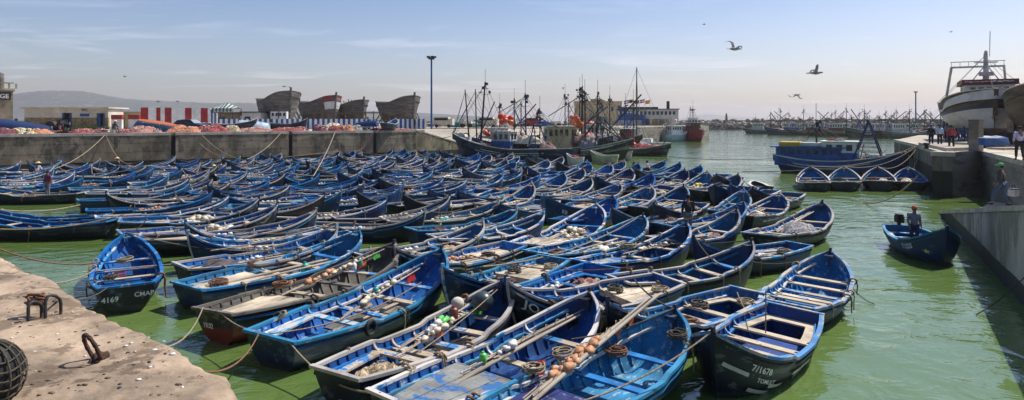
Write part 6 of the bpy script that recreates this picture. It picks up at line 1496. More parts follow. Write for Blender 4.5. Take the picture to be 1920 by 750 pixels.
# ---------------------------------------------------------------- dry docked ships at the right
m_dsw = mat('white hull with weed line', (.62, .60, .56), .5, .12, .6, wear=(.35, .28, .2), wa=.2, wsc=1.5, dirt=.2, low=(.16, .12, .09), lowz=.8)
m_dsb = mat('navy hull band', (.015, .03, .10), .5, .2, 1); m_dst = mat('rusty brown bulwark', (.14, .105, .065), .8, .3, .7, wear=(.24, .2, .15), wa=.18, wsc=1.5, stretch=(.4, .4, 1.5), dirt=.3)
ax = Vector((.50, .866, 0)); stem = D(1868, 60, z=RZ+.4); L = 17; hd = math.atan2(-ax.y, -ax.x); c = stem+ax*L/2
sD = Ship(L, 7.6, 3.5, 4.6, 3.6, keel=0, rake=.10, xs=[0, .08, .25, .5, .75, .9, .96, 1], ys=[.7, .88, 1, 1, .96, .70, .42, .02])
dk = vessel(sD, (c.x, c.y, RZ+.55), hd, dict(mats=[m_dsw, m_dst, m_dsb, m_dark], bands=[(.60, 2), (.67, 1)], cap=m_cream, deck=1.0,
    houses=[(.62, 4.4, 4.2, 2.5, m_white, m_white, m_redd)], masts=[(.52, 0, 6.6, (0, 0), .17, m_white, False)], clutter=6), 'big white hulled ship with brown bulwark standing in dry dock, bow toward us', 'ship', name='docked_ship')
mb = MB(); z0 = sD.z(.62)-1+2.5; x0 = -L/2+L*.62
mb.box((x0+.1, 0, z0+.3), (4.8, 4.6, .42)); fas = mb.build('red_fascia', m_redd, dk); mb = MB(); r = rnd('script')
for k in range(26): y_ = -2.0+k*.155; mb.box((x0+2.37, y_, z0+.30+r.uniform(-.04, .04)), (.3, r.uniform(.05, .16), r.uniform(.04, .16)))
mb.build('worn_lettering', m_white, fas)
mb = MB(); mb.tube([(x0-.4, 0, z0+.5), (x0-.4, 0, z0+3.6)], [.30, .14], 8); mb.bar((x0-.4, -1.0, z0+2.4), (x0-.4, 1.0, z0+2.4), .10, .10); mb.tube([(x0-.4, .3, z0+3), (x0-.4, .35, z0+5.6)], .035, 4); mb.box((x0-.2, 0, z0+1.2), (.5, 1.2, .4))
for s_ in (-1, 1): mb.bar((x0-.4, 0, z0+2.2), (x0-.6, s_*1.1, z0+.6), .09, .09)
mb.build('radar_mast', m_whited, dk)
mb = MB(); xs_ = -L/2+L*.10; zz = sD.z(.1)-1
for s_ in (-1, 1): mb.bar((xs_, s_*3.0, zz), (xs_+1.6, s_*2.4, zz+5.0), .2, .2)
mb.bar((xs_+1.6, -2.5, zz+5.0), (xs_+1.6, 2.5, zz+5.0), .2, .2); mb.bar((xs_+1.6, -2.5, zz+5.6), (xs_+1.6, 2.5, zz+5.6), .08, .08)
for k in range(7): mb.bar((xs_+1.6, -2.4+k*.8, zz+5.0), (xs_+1.6, -2.4+k*.8, zz+5.6), .05, .05)
mb.build('gantry', m_whited, dk)
mb = MB(); pts = [sD.pt(1, t, 1) for t in (.45, .6, .8, 1)]; pts = [Vector((q.x+.08, 0, q.z)) for q in pts]
for a, b in zip(pts[:-1], pts[1:]): mb.bar(a, b, .34, .3)
mb.build('stem_post', m_dst, dk)
for i in range(6): mb = MB(); mb.box((-L/2+2+i*2.5, 0, -.28), (.6, 1.6, .54)); mb.build('keel_block', m_wrib, dk)
c2 = D(1968, 50, z=RZ+.7); ax2 = Vector((.62, .785, 0)); s2_ = Ship(14, 6, 3.6, 4.6, 3.8, keel=0, rake=.10); cc = c2+ax2*7
vessel(s2_, (cc.x, cc.y, RZ+.7), math.atan2(-ax2.y, -ax2.x), dict(mats=[m_dst, m_dst, m_dark], bands=[], cap=m_cream, deck=.8), 'brown hull whose bow just enters at the right edge', 'ship', name='docked_ship')
# things on the right quay
def on_r(px, py, z=RZ): return P(px, py, z)
p = on_r(1830, 283); mb = MB(); mb.box((0, 0, 1.02), (.62, .62, 2.04)); mb.box((0, 0, 2.09), (.68, .68, .1)); mb.build('concrete_pillar', m_conc, None, p, R(28), 'stout concrete pillar at the quay corner', 'pillar')
p = on_r(1856, 275); mb = MB()
p2 = on_r(1897, 270); mb.box((0, 0, 1.0), (.5, .5, 2.0)); mb.build('concrete_pillar', m_cond, None, p2, R(28), 'darker concrete post right of the blue tarpaulin', 'pillar')
fr = on_r(1832, 262); mb = MB()
for x in (-.75, .75): mb.bar((x, 0, 0), (x, 0, 3.0), .10, .10)
mb.bar((-.8, 0, 3.0), (.8, 0, 3.0), .1, .1); mb.bar((-.8, 0, 2.2), (.8, 0, 2.2), .06, .06); mb.build('steel_frame', m_dark, None, fr, R(-10), 'dark steel goal frame standing before the docked ship', 'frame')
mb = MB(); r = rnd('picket'); a, b = on_r(1836, 266), on_r(2010, 266); d = b-a; n = 46
for i in range(n): mb.box((d.length*i/n, 0, .95+r.uniform(-.06, .1)), (d.length/n*.8, .06, 1.9))
mb.box((d.length/2, .06, 1.2), (d.length, .06, .1)); mb.build('board_fence', m_darkb, None, a, math.atan2(d.y, d.x), 'dark blue board fence under the docked ship', 'fence')
mb = MB(); mb.blob((0, 0, .4), (1.6, .8, .55), nu=20, nv=10, seed=4, amp=.35, fr=1.8); mb.build('tarpaulin', mat('blue tarpaulin', (.012, .05, .19), .5, .25, 2, bump=.6), None, on_r(1856, 277), R(8), 'blue tarpaulin over a heap beside the concrete pillar', 'tarpaulin')
mb = MB(); mb.box((0, 0, .22), (.9, .5, .44)); mb.box((0, 0, .46), (.96, .56, .05), mi=1); mb.build('ice_box', [m_bluew, m_white], None, on_r(1853, 272, RZ+.5), R(5), 'blue box on top of the blue tarpaulin', 'box')
mb = MB()
for i in range(7): mb.box((0, -.6+i*.2, .12), (2.6, .12, .04))
for x in (-1.1, 0, 1.1): mb.box((x, 0, .05), (.12, 1.4, .1))
mb.build('wood_pallet', m_deck, None, on_r(1893, 280), R(10), 'wooden slatted pallet lying on the quay', 'pallet')
mb = MB(); r = rnd(31)
for i in range(8): mb.bar((i*.18-.7, 0, 0), (i*.18-.7+r.uniform(-.1, .1), .3, r.uniform(1.1, 1.6)), .14, .03, mi=i % 2)
mb.build('leaning_boards', [m_bluew, m_hullg], None, on_r(1812, 267), R(0), 'blue and grey boards leaning below the docked bow', 'boards')
mb = MB(); 
for i in range(9): mb.box((i*.30-1.2, .2, 1.0), (.22, .05, 1.8), mi=i % 3)
mb.build('hanging_oilskins', [m_bluew, m_darkb, m_whited], None, on_r(1794, 262), R(-8), 'row of blue and pale clothes hung behind the red shirted man', 'clothes')
mb = MB(); mb.box((0, 0, .2), (2.0, .9, .4)); mb.build('timber_block', m_capc, None, on_r(1813, 276), R(30), 'low pale timber block beside the pillar', 'block')
mb = MB(); mb.tube([(0, 0, 0), (0, 0, .28), (0, 0, .3), (0, 0, .42), (0, 0, .46)], [.16, .13, .22, .22, .08], 10); mb.build('bollard', m_dark, None, on_r(1737, 279), 0, 'black iron bollard near the pier edge', 'bollard')
for i, (px, py, z) in enumerate(((1753, 352, .9), (1752, 330, 1.9), (1747, 372, .4))):
    q = Vector((*C_, z)).lerp(Vector((*D_, z)), .05+i*.03); mb = MB(); mb.tube([(.30*math.cos(a), 0, .30*math.sin(a)) for a in [k*.35 for k in range(19)]], .10, 7); mb.build('tyre_fender', m_black, None, (q.x-.16, q.y, z), R(62), 'black tyre fender on the pier wall, %s of three' % ('middle', 'highest', 'lowest')[i], 'tyre', 'tyre fenders on the pier')
# chained pillar of dark fenders by the blue trawler bow
mb = MB(); r = rnd(77)
for i in range(10): mb.tube([(r.uniform(-.3, .3)+.22*math.cos(a), r.uniform(-.2, .2), r.uniform(.2, 1.8)+.22*math.sin(a)) if False else (.0+.24*math.cos(a)+(i % 2)*.2, (i % 3)*.15, .4+i*.17+.24*math.sin(a)) for a in [k*.45 for k in range(15)]], .07, 6)
mb.build('tyre_cluster', m_black, None, D(1703, 54.8, z=.4), R(62), 'cluster of black tyres hanging between the blue trawler bow and the pier', 'tyres')
# four boats by the pier and the moving boat
for i, (bx, sx, var, lab) in enumerate(((1520, 1532, 'wood', 'leftmost of the four rowing boats lined up before the blue trawler'), (1584, 1582, 'pale', 'second from left of the four lined up rowing boats, empty thwarts'), (1646, 1650, 'wood', 'third of the four lined up rowing boats, white thwarts and rope'), (1702, 1711, 'pale', 'rightmost of the four lined up rowing boats, closest to the pier'))):
    a = D(sx, 45.2, z=0); b = D(bx, 51.2, z=0); hd = math.atan2(b.y-a.y, b.x-a.x)
    make_boat('Q%d' % i, (a.x+b.x)/2, (a.y+b.y)/2, hd, (5.6, 5.5, 5.4, 5.0)[i], var, lab, bow=1.4, Bm=2.35, group='four rowing boats by the pier', lash=5)
    NREF['Q%d' % i] = ('the leftmost pier boat', 'the second pier boat', 'the third pier boat', 'the rightmost pier boat')[i]
    put('Q%d' % i, OAR[i % 2], 'oar', 'oar', 'pale oar in ' + NREF['Q%d' % i], .5, -.3, .58, .1, .8, 0, 'oars lying in the boats')
    put('Q%d' % i, COIL[i % 3], 'rope_coil', 'rope coil', 'rope coil in ' + NREF['Q%d' % i], .62, .4, .6, 0, 1.6, 0, 'rope coils in the boats')
put('Q3', HEAPS['cream'][1], 'net_heap', 'net', 'pale net heap in the rightmost pier boat', .5, .2, .5, 0, 1, 0, 'nets heaped in the boats'); put('Q2', HEAPS['cream'][0], 'net_heap', 'net', 'pale net heap in the third pier boat', .6, -.3, .5, 0, .8, 0, 'nets heaped in the boats')
a = D(1688, 26.3, z=0); b = D(1772, 22.0, z=0); hd = math.atan2(b.y-a.y, b.x-a.x)
make_boat('MV', (a.x+b.x)/2, (a.y+b.y)/2, hd, 4.6, 'bench', 'dark blue motor boat numbered 7.1225 leaving with one man standing', Bm=1.85, bow=1.3, group=None, cat='motor boat', lash=1)
hull_text('MV', '7.1225', .66, -.36, .24, -1)
sb = MB(); b_ = BOATS['MV']; rows = []
for k in range(9): x = lerp(-b_['h'].L/2, b_['h'].L*.38, k/8); rows.append([b_['h'].at(x, z, -1)-Vector((0, .008, 0)) for z in (.40, .50)])
sb.grid(rows, 0, False); sb.build('hull_stripe', m_bluew, b_['root'])
st = MB(); q = b_['h'].at(b_['h'].L/2*.80, .45, -1); R5 = [(.10*(1 if k % 2 == 0 else .42)*math.cos(R(90+36*k)), .10*(1 if k % 2 == 0 else .42)*math.sin(R(90+36*k))) for k in range(10)]
st.add([Vector((q.x+a_, b_['h'].at(q.x+a_, q.z+c_, -1).y-.012, q.z+c_)) for a_, c_ in R5], [tuple(range(10))]); st.build('star_emblem', m_floaty, b_['root'])
om = empty('outboard_motor', bpt('MV', .02, 0, .66), hd, 'black outboard motor on the stern of the moving boat', 'outboard motor')
mb = MB(); mb.box((-.18, 0, .32), (.42, .26, .26)); mb.box((-.16, 0, .48), (.34, .22, .1)); mb.build('cowling', m_black, om); mb = MB(); mb.bar((-.2, 0, .2), (-.22, 0, -.9), .10, .14); mb.bar((0, 0, .3), (.45, .05, .38), .04, .04); mb.build('shaft', m_dark, om)
# ---------------------------------------------------------------- people
def skin(name, pts, eds, rad, m, parent, root=0, sub=1):
    me = bpy.data.meshes.new(name); me.from_pydata([tuple(p) for p in pts], eds, []); me.materials.append(m)
    o = bpy.data.objects.new(name, me); link(o); o.parent = parent
    md = o.modifiers.new('skin', 'SKIN'); sv_ = me.skin_vertices[0].data
    for i, q in enumerate(rad): sv_[i].radius = (q, q) if not isinstance(q, tuple) else q; sv_[i].use_root = (i == root)
    md.use_smooth_shade = True; s_ = o.modifiers.new('sub', 'SUBSURF'); s_.levels = sub; s_.render_levels = sub; return o
m_skin = mat('brown skin', (.22, .11, .07), .6, .1, 6, bump=0); m_hair = mat('black hair', (.012, .010, .009), .8, .2, 20)
def cl(n, c): return mat(n, c, .9, .15, 6, bump=.3)
def person(loc, face, label, top, legs, pose='stand', hat=None, hgt=1.72, hold=None, shoe=m_black):
    rt = empty('person', loc, face, label, 'person'); k = hgt/1.72; rt.scale = (k, k, k)     # faces +x locally
    if pose in ('stand', 'walk', 'bend'):
        s_ = .0 if pose != 'walk' else .28; ln = 0 if pose != 'bend' else .25
        pel = (0, 0, .94); hips = [(0, .10, .90), (0, -.10, .90)]; kn = [(s_*.75+.03, .11, .50), (-s_*.25+.03, -.11, .50)]; an = [(s_, .11, .09), (-s_*1.1, -.11, .10)]; toe = [(s_+.17, .13, .03), (-s_*1.1+.17, -.13, .03)]
        ch = (ln*.8, 0, 1.32); nk = (ln*1.1+.01, 0, 1.48); hd_ = (ln*1.25+.03, 0, 1.60); sh = [(ln, .19, 1.42), (ln, -.19, 1.42)]
        el = [(ln-.05-s_*.2, .25, 1.14), (ln+.02+s_*.3, -.25, 1.14)]; hn = [(ln+.08-s_*.1, .25, .90), (ln+.14+s_*.6, -.23, .92)]
        if pose == 'bend': hn = [(.45, .2, .95), (.45, -.2, .95)]; el = [(.3, .26, 1.12), (.3, -.26, 1.12)]
    else:
        pel = (0, 0, .40); hips = [(.02, .10, .40), (.02, -.10, .40)]; kn = [(.42, .16, .46), (.42, -.16, .46)]; an = [(.46, .15, .08), (.46, -.15, .08)]; toe = [(.62, .16, .03), (.62, -.16, .03)]
        ch = (.06, 0, .78); nk = (.12, 0, .94); hd_ = (.17, 0, 1.06); sh = [(.10, .19, .88), (.10, -.19, .88)]; el = [(.22, .27, .62), (.22, -.27, .62)]; hn = [(.44, .14, .60), (.44, -.14, .60)]
    V = Vector
    fing = []
    pts = [pel, ch, nk, hd_, tuple(V(hd_)+V((.0, 0, .10)))]; eds = [(0, 1), (1, 2), (2, 3), (3, 4)]; rad = [.13, (.15, .12), .058, .092, .085]
    for s in (0, 1):
        b0 = len(pts); pts += [sh[s], el[s], hn[s]]; eds += [(1, b0), (b0, b0+1), (b0+1, b0+2)]; rad += [.058, .043, .034]
        d = (V(hn[s])-V(el[s])).normalized(); q = V((0, 1, 0)) if abs(d.y) < .7 else V((1, 0, 0)); up = d.cross(q)
        pm = V(hn[s])+d*.06; pts.append(tuple(pm)); eds.append((b0+2, b0+3)); rad.append(.030)
        b0 = len(pts); pts += [hips[s], kn[s], an[s], toe[s]]; eds += [(0, b0), (b0, b0+1), (b0+1, b0+2), (b0+2, b0+3)]; rad += [.088, .062, .045, .04]
        for f_ in range(5):                 # four fingers and a thumb, each its own short chain
            base = pm+up*((f_-1.5)*.016 if f_ < 4 else -.03)+d*(.015 if f_ < 4 else -.02); ll = (.055, .065, .06, .045, .04)[f_]; dd = (d+V((.25, 0, 0))).normalized() if f_ < 4 else (d*.6-up).normalized(); fing.append((base, base+dd*ll*.6, base+dd*ll+V((.012, 0, 0))))
    skin('body', pts, eds, rad, m_skin, rt)
    mb = MB()
    for f_ in fing: mb.tube(f_, [.010, .009, .006], 6)
    mb.build('fingers', m_skin, rt)
    pts = [tuple(V(pel)+V((0, 0, .0))), ch, tuple(V(nk)-V((0, 0, .03)))]; eds = [(0, 1), (1, 2)]; rad = [(.155, .15), (.185, .15), .085]
    for s in (0, 1): b0 = len(pts); w1 = V(el[s]).lerp(V(hn[s]), .75); pts += [sh[s], el[s], tuple(w1)]; eds += [(1, b0), (b0, b0+1), (b0+1, b0+2)]; rad += [.080, .060, .050]
    skin('shirt', pts, eds, rad, top, rt)
    pts = [tuple(V(pel)+V((0, 0, .02)))]; eds = []; rad = [.15]
    for s in (0, 1): b0 = len(pts); pts += [hips[s], kn[s], tuple(V(an[s])+V((0, 0, .03)))]; eds += [(0, b0), (b0, b0+1), (b0+1, b0+2)]; rad += [.112, .082, .064]
    skin('trousers', pts, eds, rad, legs, rt)
    for s in (0, 1): mb = MB(); t = V(toe[s]); a_ = V(an[s]); mb.blob((a_+t)/2-V((.0, 0, .025)), (.14, .05, .055), nu=10, nv=6); mb.build('shoe', shoe, rt)
    H_ = V(hd_)+V((0, 0, .05)); mb = MB(); mb.blob(H_+V((.10, 0, -.01)), (.02, .015, .025), nu=6, nv=5); [mb.blob(H_+V((-.0, s*.093, -.01)), (.02, .012, .03), nu=6, nv=5) for s in (-1, 1)]; mb.build('nose_and_ears', m_skin, rt)
    mb = MB(); [mb.blob(H_+V((.088, s*.033, .015)), (.010, .013, .008), nu=6, nv=4) for s in (-1, 1)]; mb.box(H_+V((.092, 0, -.055)), (.012, .045, .008)); mb.build('eyes_and_mouth', m_hair, rt)
    mb = MB(); mb.blob(H_+V((-.02, 0, .025)), (.104, .100, .105), nu=12, nv=8); mb.build('hair', m_hair, rt)
    if hat:
        kind, hm = hat; mb = MB()
        if kind == 'straw': mb.tube([H_+V((0, 0, .06)), H_+V((0, 0, .062)), H_+V((0, 0, .10)), H_+V((0, 0, .17)), H_+V((0, 0, .19))], [.25, .24, .12, .11, .05], 14)
        else: mb.blob(H_+V((-.01, 0, .06)), (.118, .112, .10), nu=12, nv=8); (mb.box(H_+V((.13, 0, .05)), (.12, .14, .015)) if kind == 'cap' else None)
        mb.build('hat', hm, rt)
    return rt
straw = cl('straw', (.62, .46, .26)); jean = cl('faded jeans', (.05, .09, .17)); dkc = cl('dark cloth', (.022, .022, .028)); navy = cl('navy cloth', (.015, .025, .06)); wcl = cl('white shirt cloth', (.66, .66, .70)); redc = cl('red shirt cloth', (.42, .05, .07)); purp = cl('maroon shirt cloth', (.16, .03, .07)); gry = cl('grey cloth', (.16, .16, .17)); pal = cl('pale blue shirt cloth', (.42, .50, .66)); khk = cl('khaki cloth', (.20, .17, .13))
p = edge_point(216, 1.0); person((p.x, p.y, QZ), R(-10), 'man in a straw hat seated mending nets on the quay edge', dkc, gry, 'sit', ('straw', straw), 1.75)
mb = MB(); mb.box((0, 0, .18), (.4, .4, .36)); mb.build('stool', m_cream, None, (p.x-.05, p.y, QZ), 0, 'low pale stool under the man in the straw hat', 'stool')
for px, bk, f_, tp, lg, lab in ((705, 2.2, 200, dkc, dkc, 'man in black standing, left of the first pair on the quay'), (714, 2.0, 170, dkc, navy, 'man in black standing, right of the first pair on the quay'), (747, 2.4, 0, navy, dkc, 'man in navy reaching toward his companion, second pair'), (758, 2.2, 180, gry, dkc, 'man in grey facing his companion, right of the second pair')):
    p = edge_point(px, bk); person((p.x, p.y, QZ), R(f_), lab, tp, lg, 'walk' if px == 747 else 'stand')
for i, (px, d, tp, lab) in enumerate(((778, 97, dkc, 'man in black near the lamp mast'), (795, 112, redc, 'person in red beyond the lamp mast'), (824, 126, dkc, 'person in black beyond the slipway'), (843, 128, wcl, 'person in white beyond the slipway'), (868, 126, gry, 'person in grey left of the leaning booms'))):
    person(D(px, d, z=QZ), R(40*i), lab, tp, dkc)
# in the boats
def in_boat(n, u, v, z, f_, lab, tp, lg, pose='stand', hat=None, hgt=1.7): q = bpt(n, u, v, z); return person(q, R(f_), lab, tp, lg, pose, hat, hgt)
in_boat('A7', .35, 0, .42, 250, 'man in a maroon shirt standing in the flat dark boat at the left edge', purp, gry, hgt=1.6)
in_boat('B1', .12, -.1, .30, 200, 'man in a straw hat sitting in a boat under the wall', dkc, gry, 'sit', ('straw', straw))
in_boat('N11' if 'N11' in BOATS else 'G10', .3, 0, .15, 90, 'man in dark clothes standing among the packed boats', dkc, khk)
in_boat('F14', .25, 0, .25, 20, 'man in navy bending in a boat near the green water', navy, dkc, 'sit'); in_boat('F14', .62, 0, .25, 160, 'man in a white shirt sitting near the bow of the same boat', wcl, dkc, 'sit')
in_boat('A5', .35, 0, .3, 90, 'man with a straw hat crouching in a boat at the left', cream_c if 'cream_c' in globals() else wcl, gry, 'sit', ('straw', straw))
in_boat('MV', .30, .1, .08, -100, 'man in a grey jacket and orange cap standing in the moving boat', gry, navy, 'stand', ('beanie', cl('orange cap', (.55, .12, .03))), 1.58)
# right quay
person(on_r(1746, 274), R(-150), 'man in black with a blue cap standing on the pier', dkc, navy, 'stand', ('cap', m_bluew)); person(on_r(1762, 275), R(-100), 'man in a white and blue shirt standing on the pier', pal, dkc)
person(on_r(1784, 280), R(60), 'man in a red shirt walking away along the pier', redc, dkc, 'walk'); person(on_r(1775, 266), R(20), 'person in grey partly hidden behind the red shirted man', gry, dkc)
person(on_r(1912, 300), R(60), 'person in a pale lilac shirt walking at the right edge', cl('lilac cloth', (.55, .50, .66)), dkc, 'walk')
g = person((21.1, 27.6, 1.40), R(120), 'man in a green cap and dark jacket walking down the ramp', cl('dark green grey jacket', (.05, .055, .05)), jean, 'walk', ('cap', cl('green cap cloth', (.10, .38, .16))), 1.74)
mb = MB(); mb.box((0, 0, 0), (.42, .26, .30), mi=0); mb.box((0, 0, .16), (.44, .28, .04), mi=1); mb.bar((-.15, 0, .18), (-.1, 0, .34), .02, .02, mi=1); mb.bar((.15, 0, .18), (.1, 0, .34), .02, .02, mi=1); mb.bar((-.1, 0, .34), (.1, 0, .34), .03, .03, mi=1)
mb.build('tool_case', [m_whited, m_darkb], None, (21.55, 27.5, 1.95), R(30), 'white and blue case carried by the man in the green cap', 'case')
# ---------------------------------------------------------------- gulls
def gull(loc, rz, span, label, flap=.35, roll=0, flying=True):
    rt = MB(); s_ = span/1.3; b = rt
    b.tube([(-.30, 0, .0), (-.18, 0, .01), (0, 0, .0), (.15, 0, .01), (.24, 0, .03), (.31, 0, .03), (.37, 0, .015)], [.02, .06, .085, .07, .05, .045, .008], 8); b.box((-.36, 0, 0), (.16, .13, .012))
    if flying:
        for sd_ in (1, -1):
            st_ = [(0, .05, 0), (.02, .30, flap*.55), (-.02, .48, flap*.62), (-.16, .68, flap*.3)]; ch_ = [.17, .13, .09, .015]
            top = [[(x+c_/2, sd_*y, z+.012) for (x, y, z), c_ in zip(st_, ch_)], [(x-c_/2, sd_*y, z) for (x, y, z), c_ in zip(st_, ch_)]]
            b.grid(top if sd_ > 0 else top[::-1], 1, True); bot = [[(x, y, z-.02) for x, y, z in q] for q in top]; b.grid(bot[::-1] if sd_ > 0 else bot, 0, True)
    else:
        b.blob((-.08, 0, .01), (.24, .085, .07), mi=1, nu=8, nv=6)
        for sd_ in (1, -1): b.tube([(0, sd_*.03, -.05), (0, sd_*.03, -.22)], .01, 4, mi=1)
    o = rt.build('gull', [mat('pale grey feathers', (.30, .30, .31), .8, .2, 5), mat('grey wing feathers', (.07, .075, .085), .8, .2, 5)], None, loc, rz, label, 'gull', 'gulls'); o.scale = (s_, s_, s_); o.rotation_euler.x = roll; return o
gull(D(1377, 33, 92), R(20), 1.35, 'highest flying gull with raised left wing', .45, R(22)); gull(D(1529, 34, 137), R(-10), 1.35, 'gull flying right of the highest one with wings up', .5, R(-12)); gull(D(1494, 46, 178), R(25), 1.25, 'lowest of the three big flying gulls, wings arched down', -.35, R(10))
gull(D(1320, 130, 46), 0, 1.2, 'tiny distant gull above the harbour mouth'); gull(D(1783, 130, 60), 0, 1.2, 'tiny distant gull above the docked ship'); gull(D(234, 120, 144), R(10), 1.3, 'tiny distant gull over the left hills')
for i, (px, py, d) in enumerate(((533, 162, 103), (544, 163.5, 104), (901, 173, 78), (1101, 177, 84), (1056, 165, 84), (297, 190, 88), (334, 190, 89))):
    gull(D(px, d, py), R(70*i), 1.4, 'perched gull, %s' % ('on the biggest bare hull, left', 'on the biggest bare hull, right', 'on the leaning mast of the green trawler', 'on the flat topped mast', 'on the double mast top', 'on the striped wall, left', 'on the striped wall, right')[i], flying=False)
# floating sea birds
for i, (px, py) in enumerate(((1310, 262), (1347, 262), (1366, 262), (1433, 270))): gull(P(px, py, .12), R(40*i), 1.2, 'dark bird floating on the harbour water, %s from left' % ordn(i+1), flying=False)
# ---------------------------------------------------------------- near quay ironwork
def ground_z(x, y): return NZ+.035*mnoise.noise(Vector((x*1.3, y*1.3, 2)))+.018*mnoise.noise(Vector((x*4.5, y*4.5, 4)))
q = P(183, 672, NZ); mb = MB(); pts = [(.0, .135*math.cos(a), .16+.16*math.sin(a)) for a in [k*2*math.pi/30 for k in range(-7, 20)]]
mb.tube(pts, [.021+.003*math.sin(k*2.3) for k in range(len(pts))], 9); ring = mb.build('mooring_ring', m_rust, None, (q.x, q.y, NZ-.02), R(62), 'rusty iron mooring ring standing on the near quay', 'ring'); ring.rotation_euler = (0, R(-20), R(55)); ring.scale = (.86,)*3
mb = MB(); mb.blob((0, 0, 0), (.12, .07, .05), nu=10, nv=6, amp=.4, seed=3); mb.tube([(-.05, -.1, .02), (0, 0, .06), (.04, .1, .02)], .022, 7); mb.build('ring_eye', m_rust, ring, (0, -.02, .02))
def staple(px0, px1, py, hh, label, m=m_dark):
    a, b = P(px0, py, NZ), P(px1, py-8, NZ); mb = MB(); v = b-a; c_ = v.length
    mb.tube([(0, 0, -.03), (0, 0, hh*.75), (c_*.12, 0, hh*.97), (c_*.35, 0, hh*1.0), (c_*.7, .01, hh*.9), (c_*.93, 0, hh*.72), (c_, 0, hh*.5), (c_, 0, -.03)], .017, 8)
    return mb.build('mooring_staple', m, None, (a.x, a.y, NZ), math.atan2(v.y, v.x), label, 'mooring iron')
staple(85, 114, 597, .24, 'upright dark iron staple set in the near quay, right one'); staple(53, 78, 603, .20, 'leaning iron staple wrapped in rusty rope, left one', m_dark)
mb = MB(); r = rnd('wrap'); q = P(66, 592, NZ)
mb.tube([(.09*math.cos(k*.9)+r.uniform(-.02, .02), .06*math.sin(k*.9)+.0, .10+.006*k % .14+r.uniform(-.02, .05)) for k in range(40)], .014, 5); mb.build('rope_knot', m_ropeb, None, (q.x, q.y, NZ), 0, 'rust coloured rope knotted round the left staple', 'rope')
nb = empty('net_fender', P(5, 730, NZ), 0, 'round black tyre fender wrapped in rope netting at the lower left corner', 'fender'); nb.location = P(-26, 752, NZ); nb.scale = (.85,)*3
mb = MB(); mb.blob((0, 0, .24), (.30, .26, .30), nu=20, nv=14, amp=.06); mb.build('core', m_black, nb); mb = MB()
for k in range(9):
    a = k*math.pi/9; mb.tube([(.315*math.cos(t)*math.cos(a), .275*math.cos(t)*math.sin(a), .24+.315*math.sin(t)) for t in [q*math.pi/12 for q in range(25)]], .009, 5)
for k in range(-3, 4): z = .24+k*.08; rr = math.sqrt(max(.01, 1-(k*.08/.315)**2)); mb.tube([(.315*rr*math.cos(t), .275*rr*math.sin(t), z+.02*math.sin(4*t)) for t in [q*math.pi/12 for q in range(25)]], .009, 5)
mb.build('rope_net', m_roped, nb)
mb = MB(); r = rnd('debris')                 # dirt, shells and flakes lying on the slab
for k in range(260):
    px, py = r.uniform(0, 420), r.uniform(500, 745); q = P(px, py, NZ)
    if q.x > -.62*(q.y)-.3 and q.y > 4.9 and q.x > -2.6: continue
    if q.x*-1 < .55*q.y+.05*0 and False: continue
    k_ = (px < 430) and py > 500+(px)*.42
    if not k_: continue
    s_ = r.uniform(.004, .016); mb.blob((q.x, q.y, ground_z(q.x, q.y)+s_*.3), (s_*r.uniform(.8, 2.5), s_*r.uniform(.8, 2), s_*.5), mi=r.choice((0, 1, 1, 2)), nu=5, nv=3, seed=k)
mb.build('debris', [m_floatw, m_wrib, m_dark], kind='stuff')
# ---------------------------------------------------------------- mooring ropes
RO = []
def rope(a, b, sag, rad, m, label, n=22, name='mooring_rope'):
    a, b = Vector(a), Vector(b); pts = []
    for k in range(n+1): t = k/n; p = a.lerp(b, t); p.z = max(p.z-sag*4*t*(1-t), .01 if p.z > .0 else p.z); pts.append(p)
    mb = MB(); mb.tube(pts, rad, 5); return mb.build(name, m, None, None, None, label, 'rope', 'mooring ropes')
def bow(n, z=None): b = BOATS[n]; h = b['h']; return bpt(n, .985, 0, bz(1, h.bow)+.03)
def stern(n, v=0): return bpt(n, .0, v, .74)
rope(edge_point(196, -.05, QZ-.2), bow('A9')+Vector((-5, -1, -.4)), .5, .035, m_rope, 'pale rope slanting left down from the quay top by the seated man')
rope(edge_point(198, -.05, QZ-.2), bpt('B1', .3, 0, .9), .9, .035, m_rope, 'pale rope slanting right down from the quay top to the man in the straw hat')
rope(edge_point(378, -.05, QZ-.3), bow('C4'), 1.2, .035, m_rope, 'long sagging rope from the left ladder to a boat bow')
rope(edge_point(527, -.05, QZ-.1), bow('C4')+Vector((-2, -1, 0)), .4, .035, m_rope, 'straight pale rope from the quay to the boat with yellow floats')
rope(edge_point(628, -.05, QZ-.1), bpt('C11', .9, 0, 1.0), .3, .045, m_rope, 'thick pale rope hanging down from the middle of the wall')
rope(edge_point(697, -.05, QZ-.3), bow('D3'), .8, .03, m_rope, 'thin rope from the wall recess to a bow on its left'); rope(edge_point(750, -.05, QZ-.1), bow('D7'), .2, .03, m_rope, 'thin rope at the right end of the wall')
rope(edge_point(374, -.05, QZ-1.2), bow('B12'), .6, .03, m_rope, 'thin rope below the ladder to the yellow float boat')
sa = P(100, 565, NZ+.1)
rope(sa, stern('F1', .8), .1, .014, m_roped, 'dark rope from the right staple to the bright blue boat'); rope(P(-60, 440, 2.4), bpt('F1', .62, .9, .8), .3, .02, m_ropeb, 'rust rope from the left edge to the bright blue boat')
rope(P(-60, 505, NZ), bpt('F1', .45, 1, .75), .3, .018, m_rope, 'pale rope sagging over the water to the bright blue boat'); rope(P(-80, 378, 1.8), P(150, 384, 1.0), .35, .03, m_rope, 'pale rope across the water by the sideways boats')
rope(P(-60, 425, 1.2), P(232, 402, 1.2), .3, .025, m_rope, 'pale rope lying along the sideways boats'); rope(P(200, 470, .4), bow('F1')+Vector((-.2, 1.5, .2)), .1, .02, m_rope, 'pale rope to the bow of the bright blue boat')
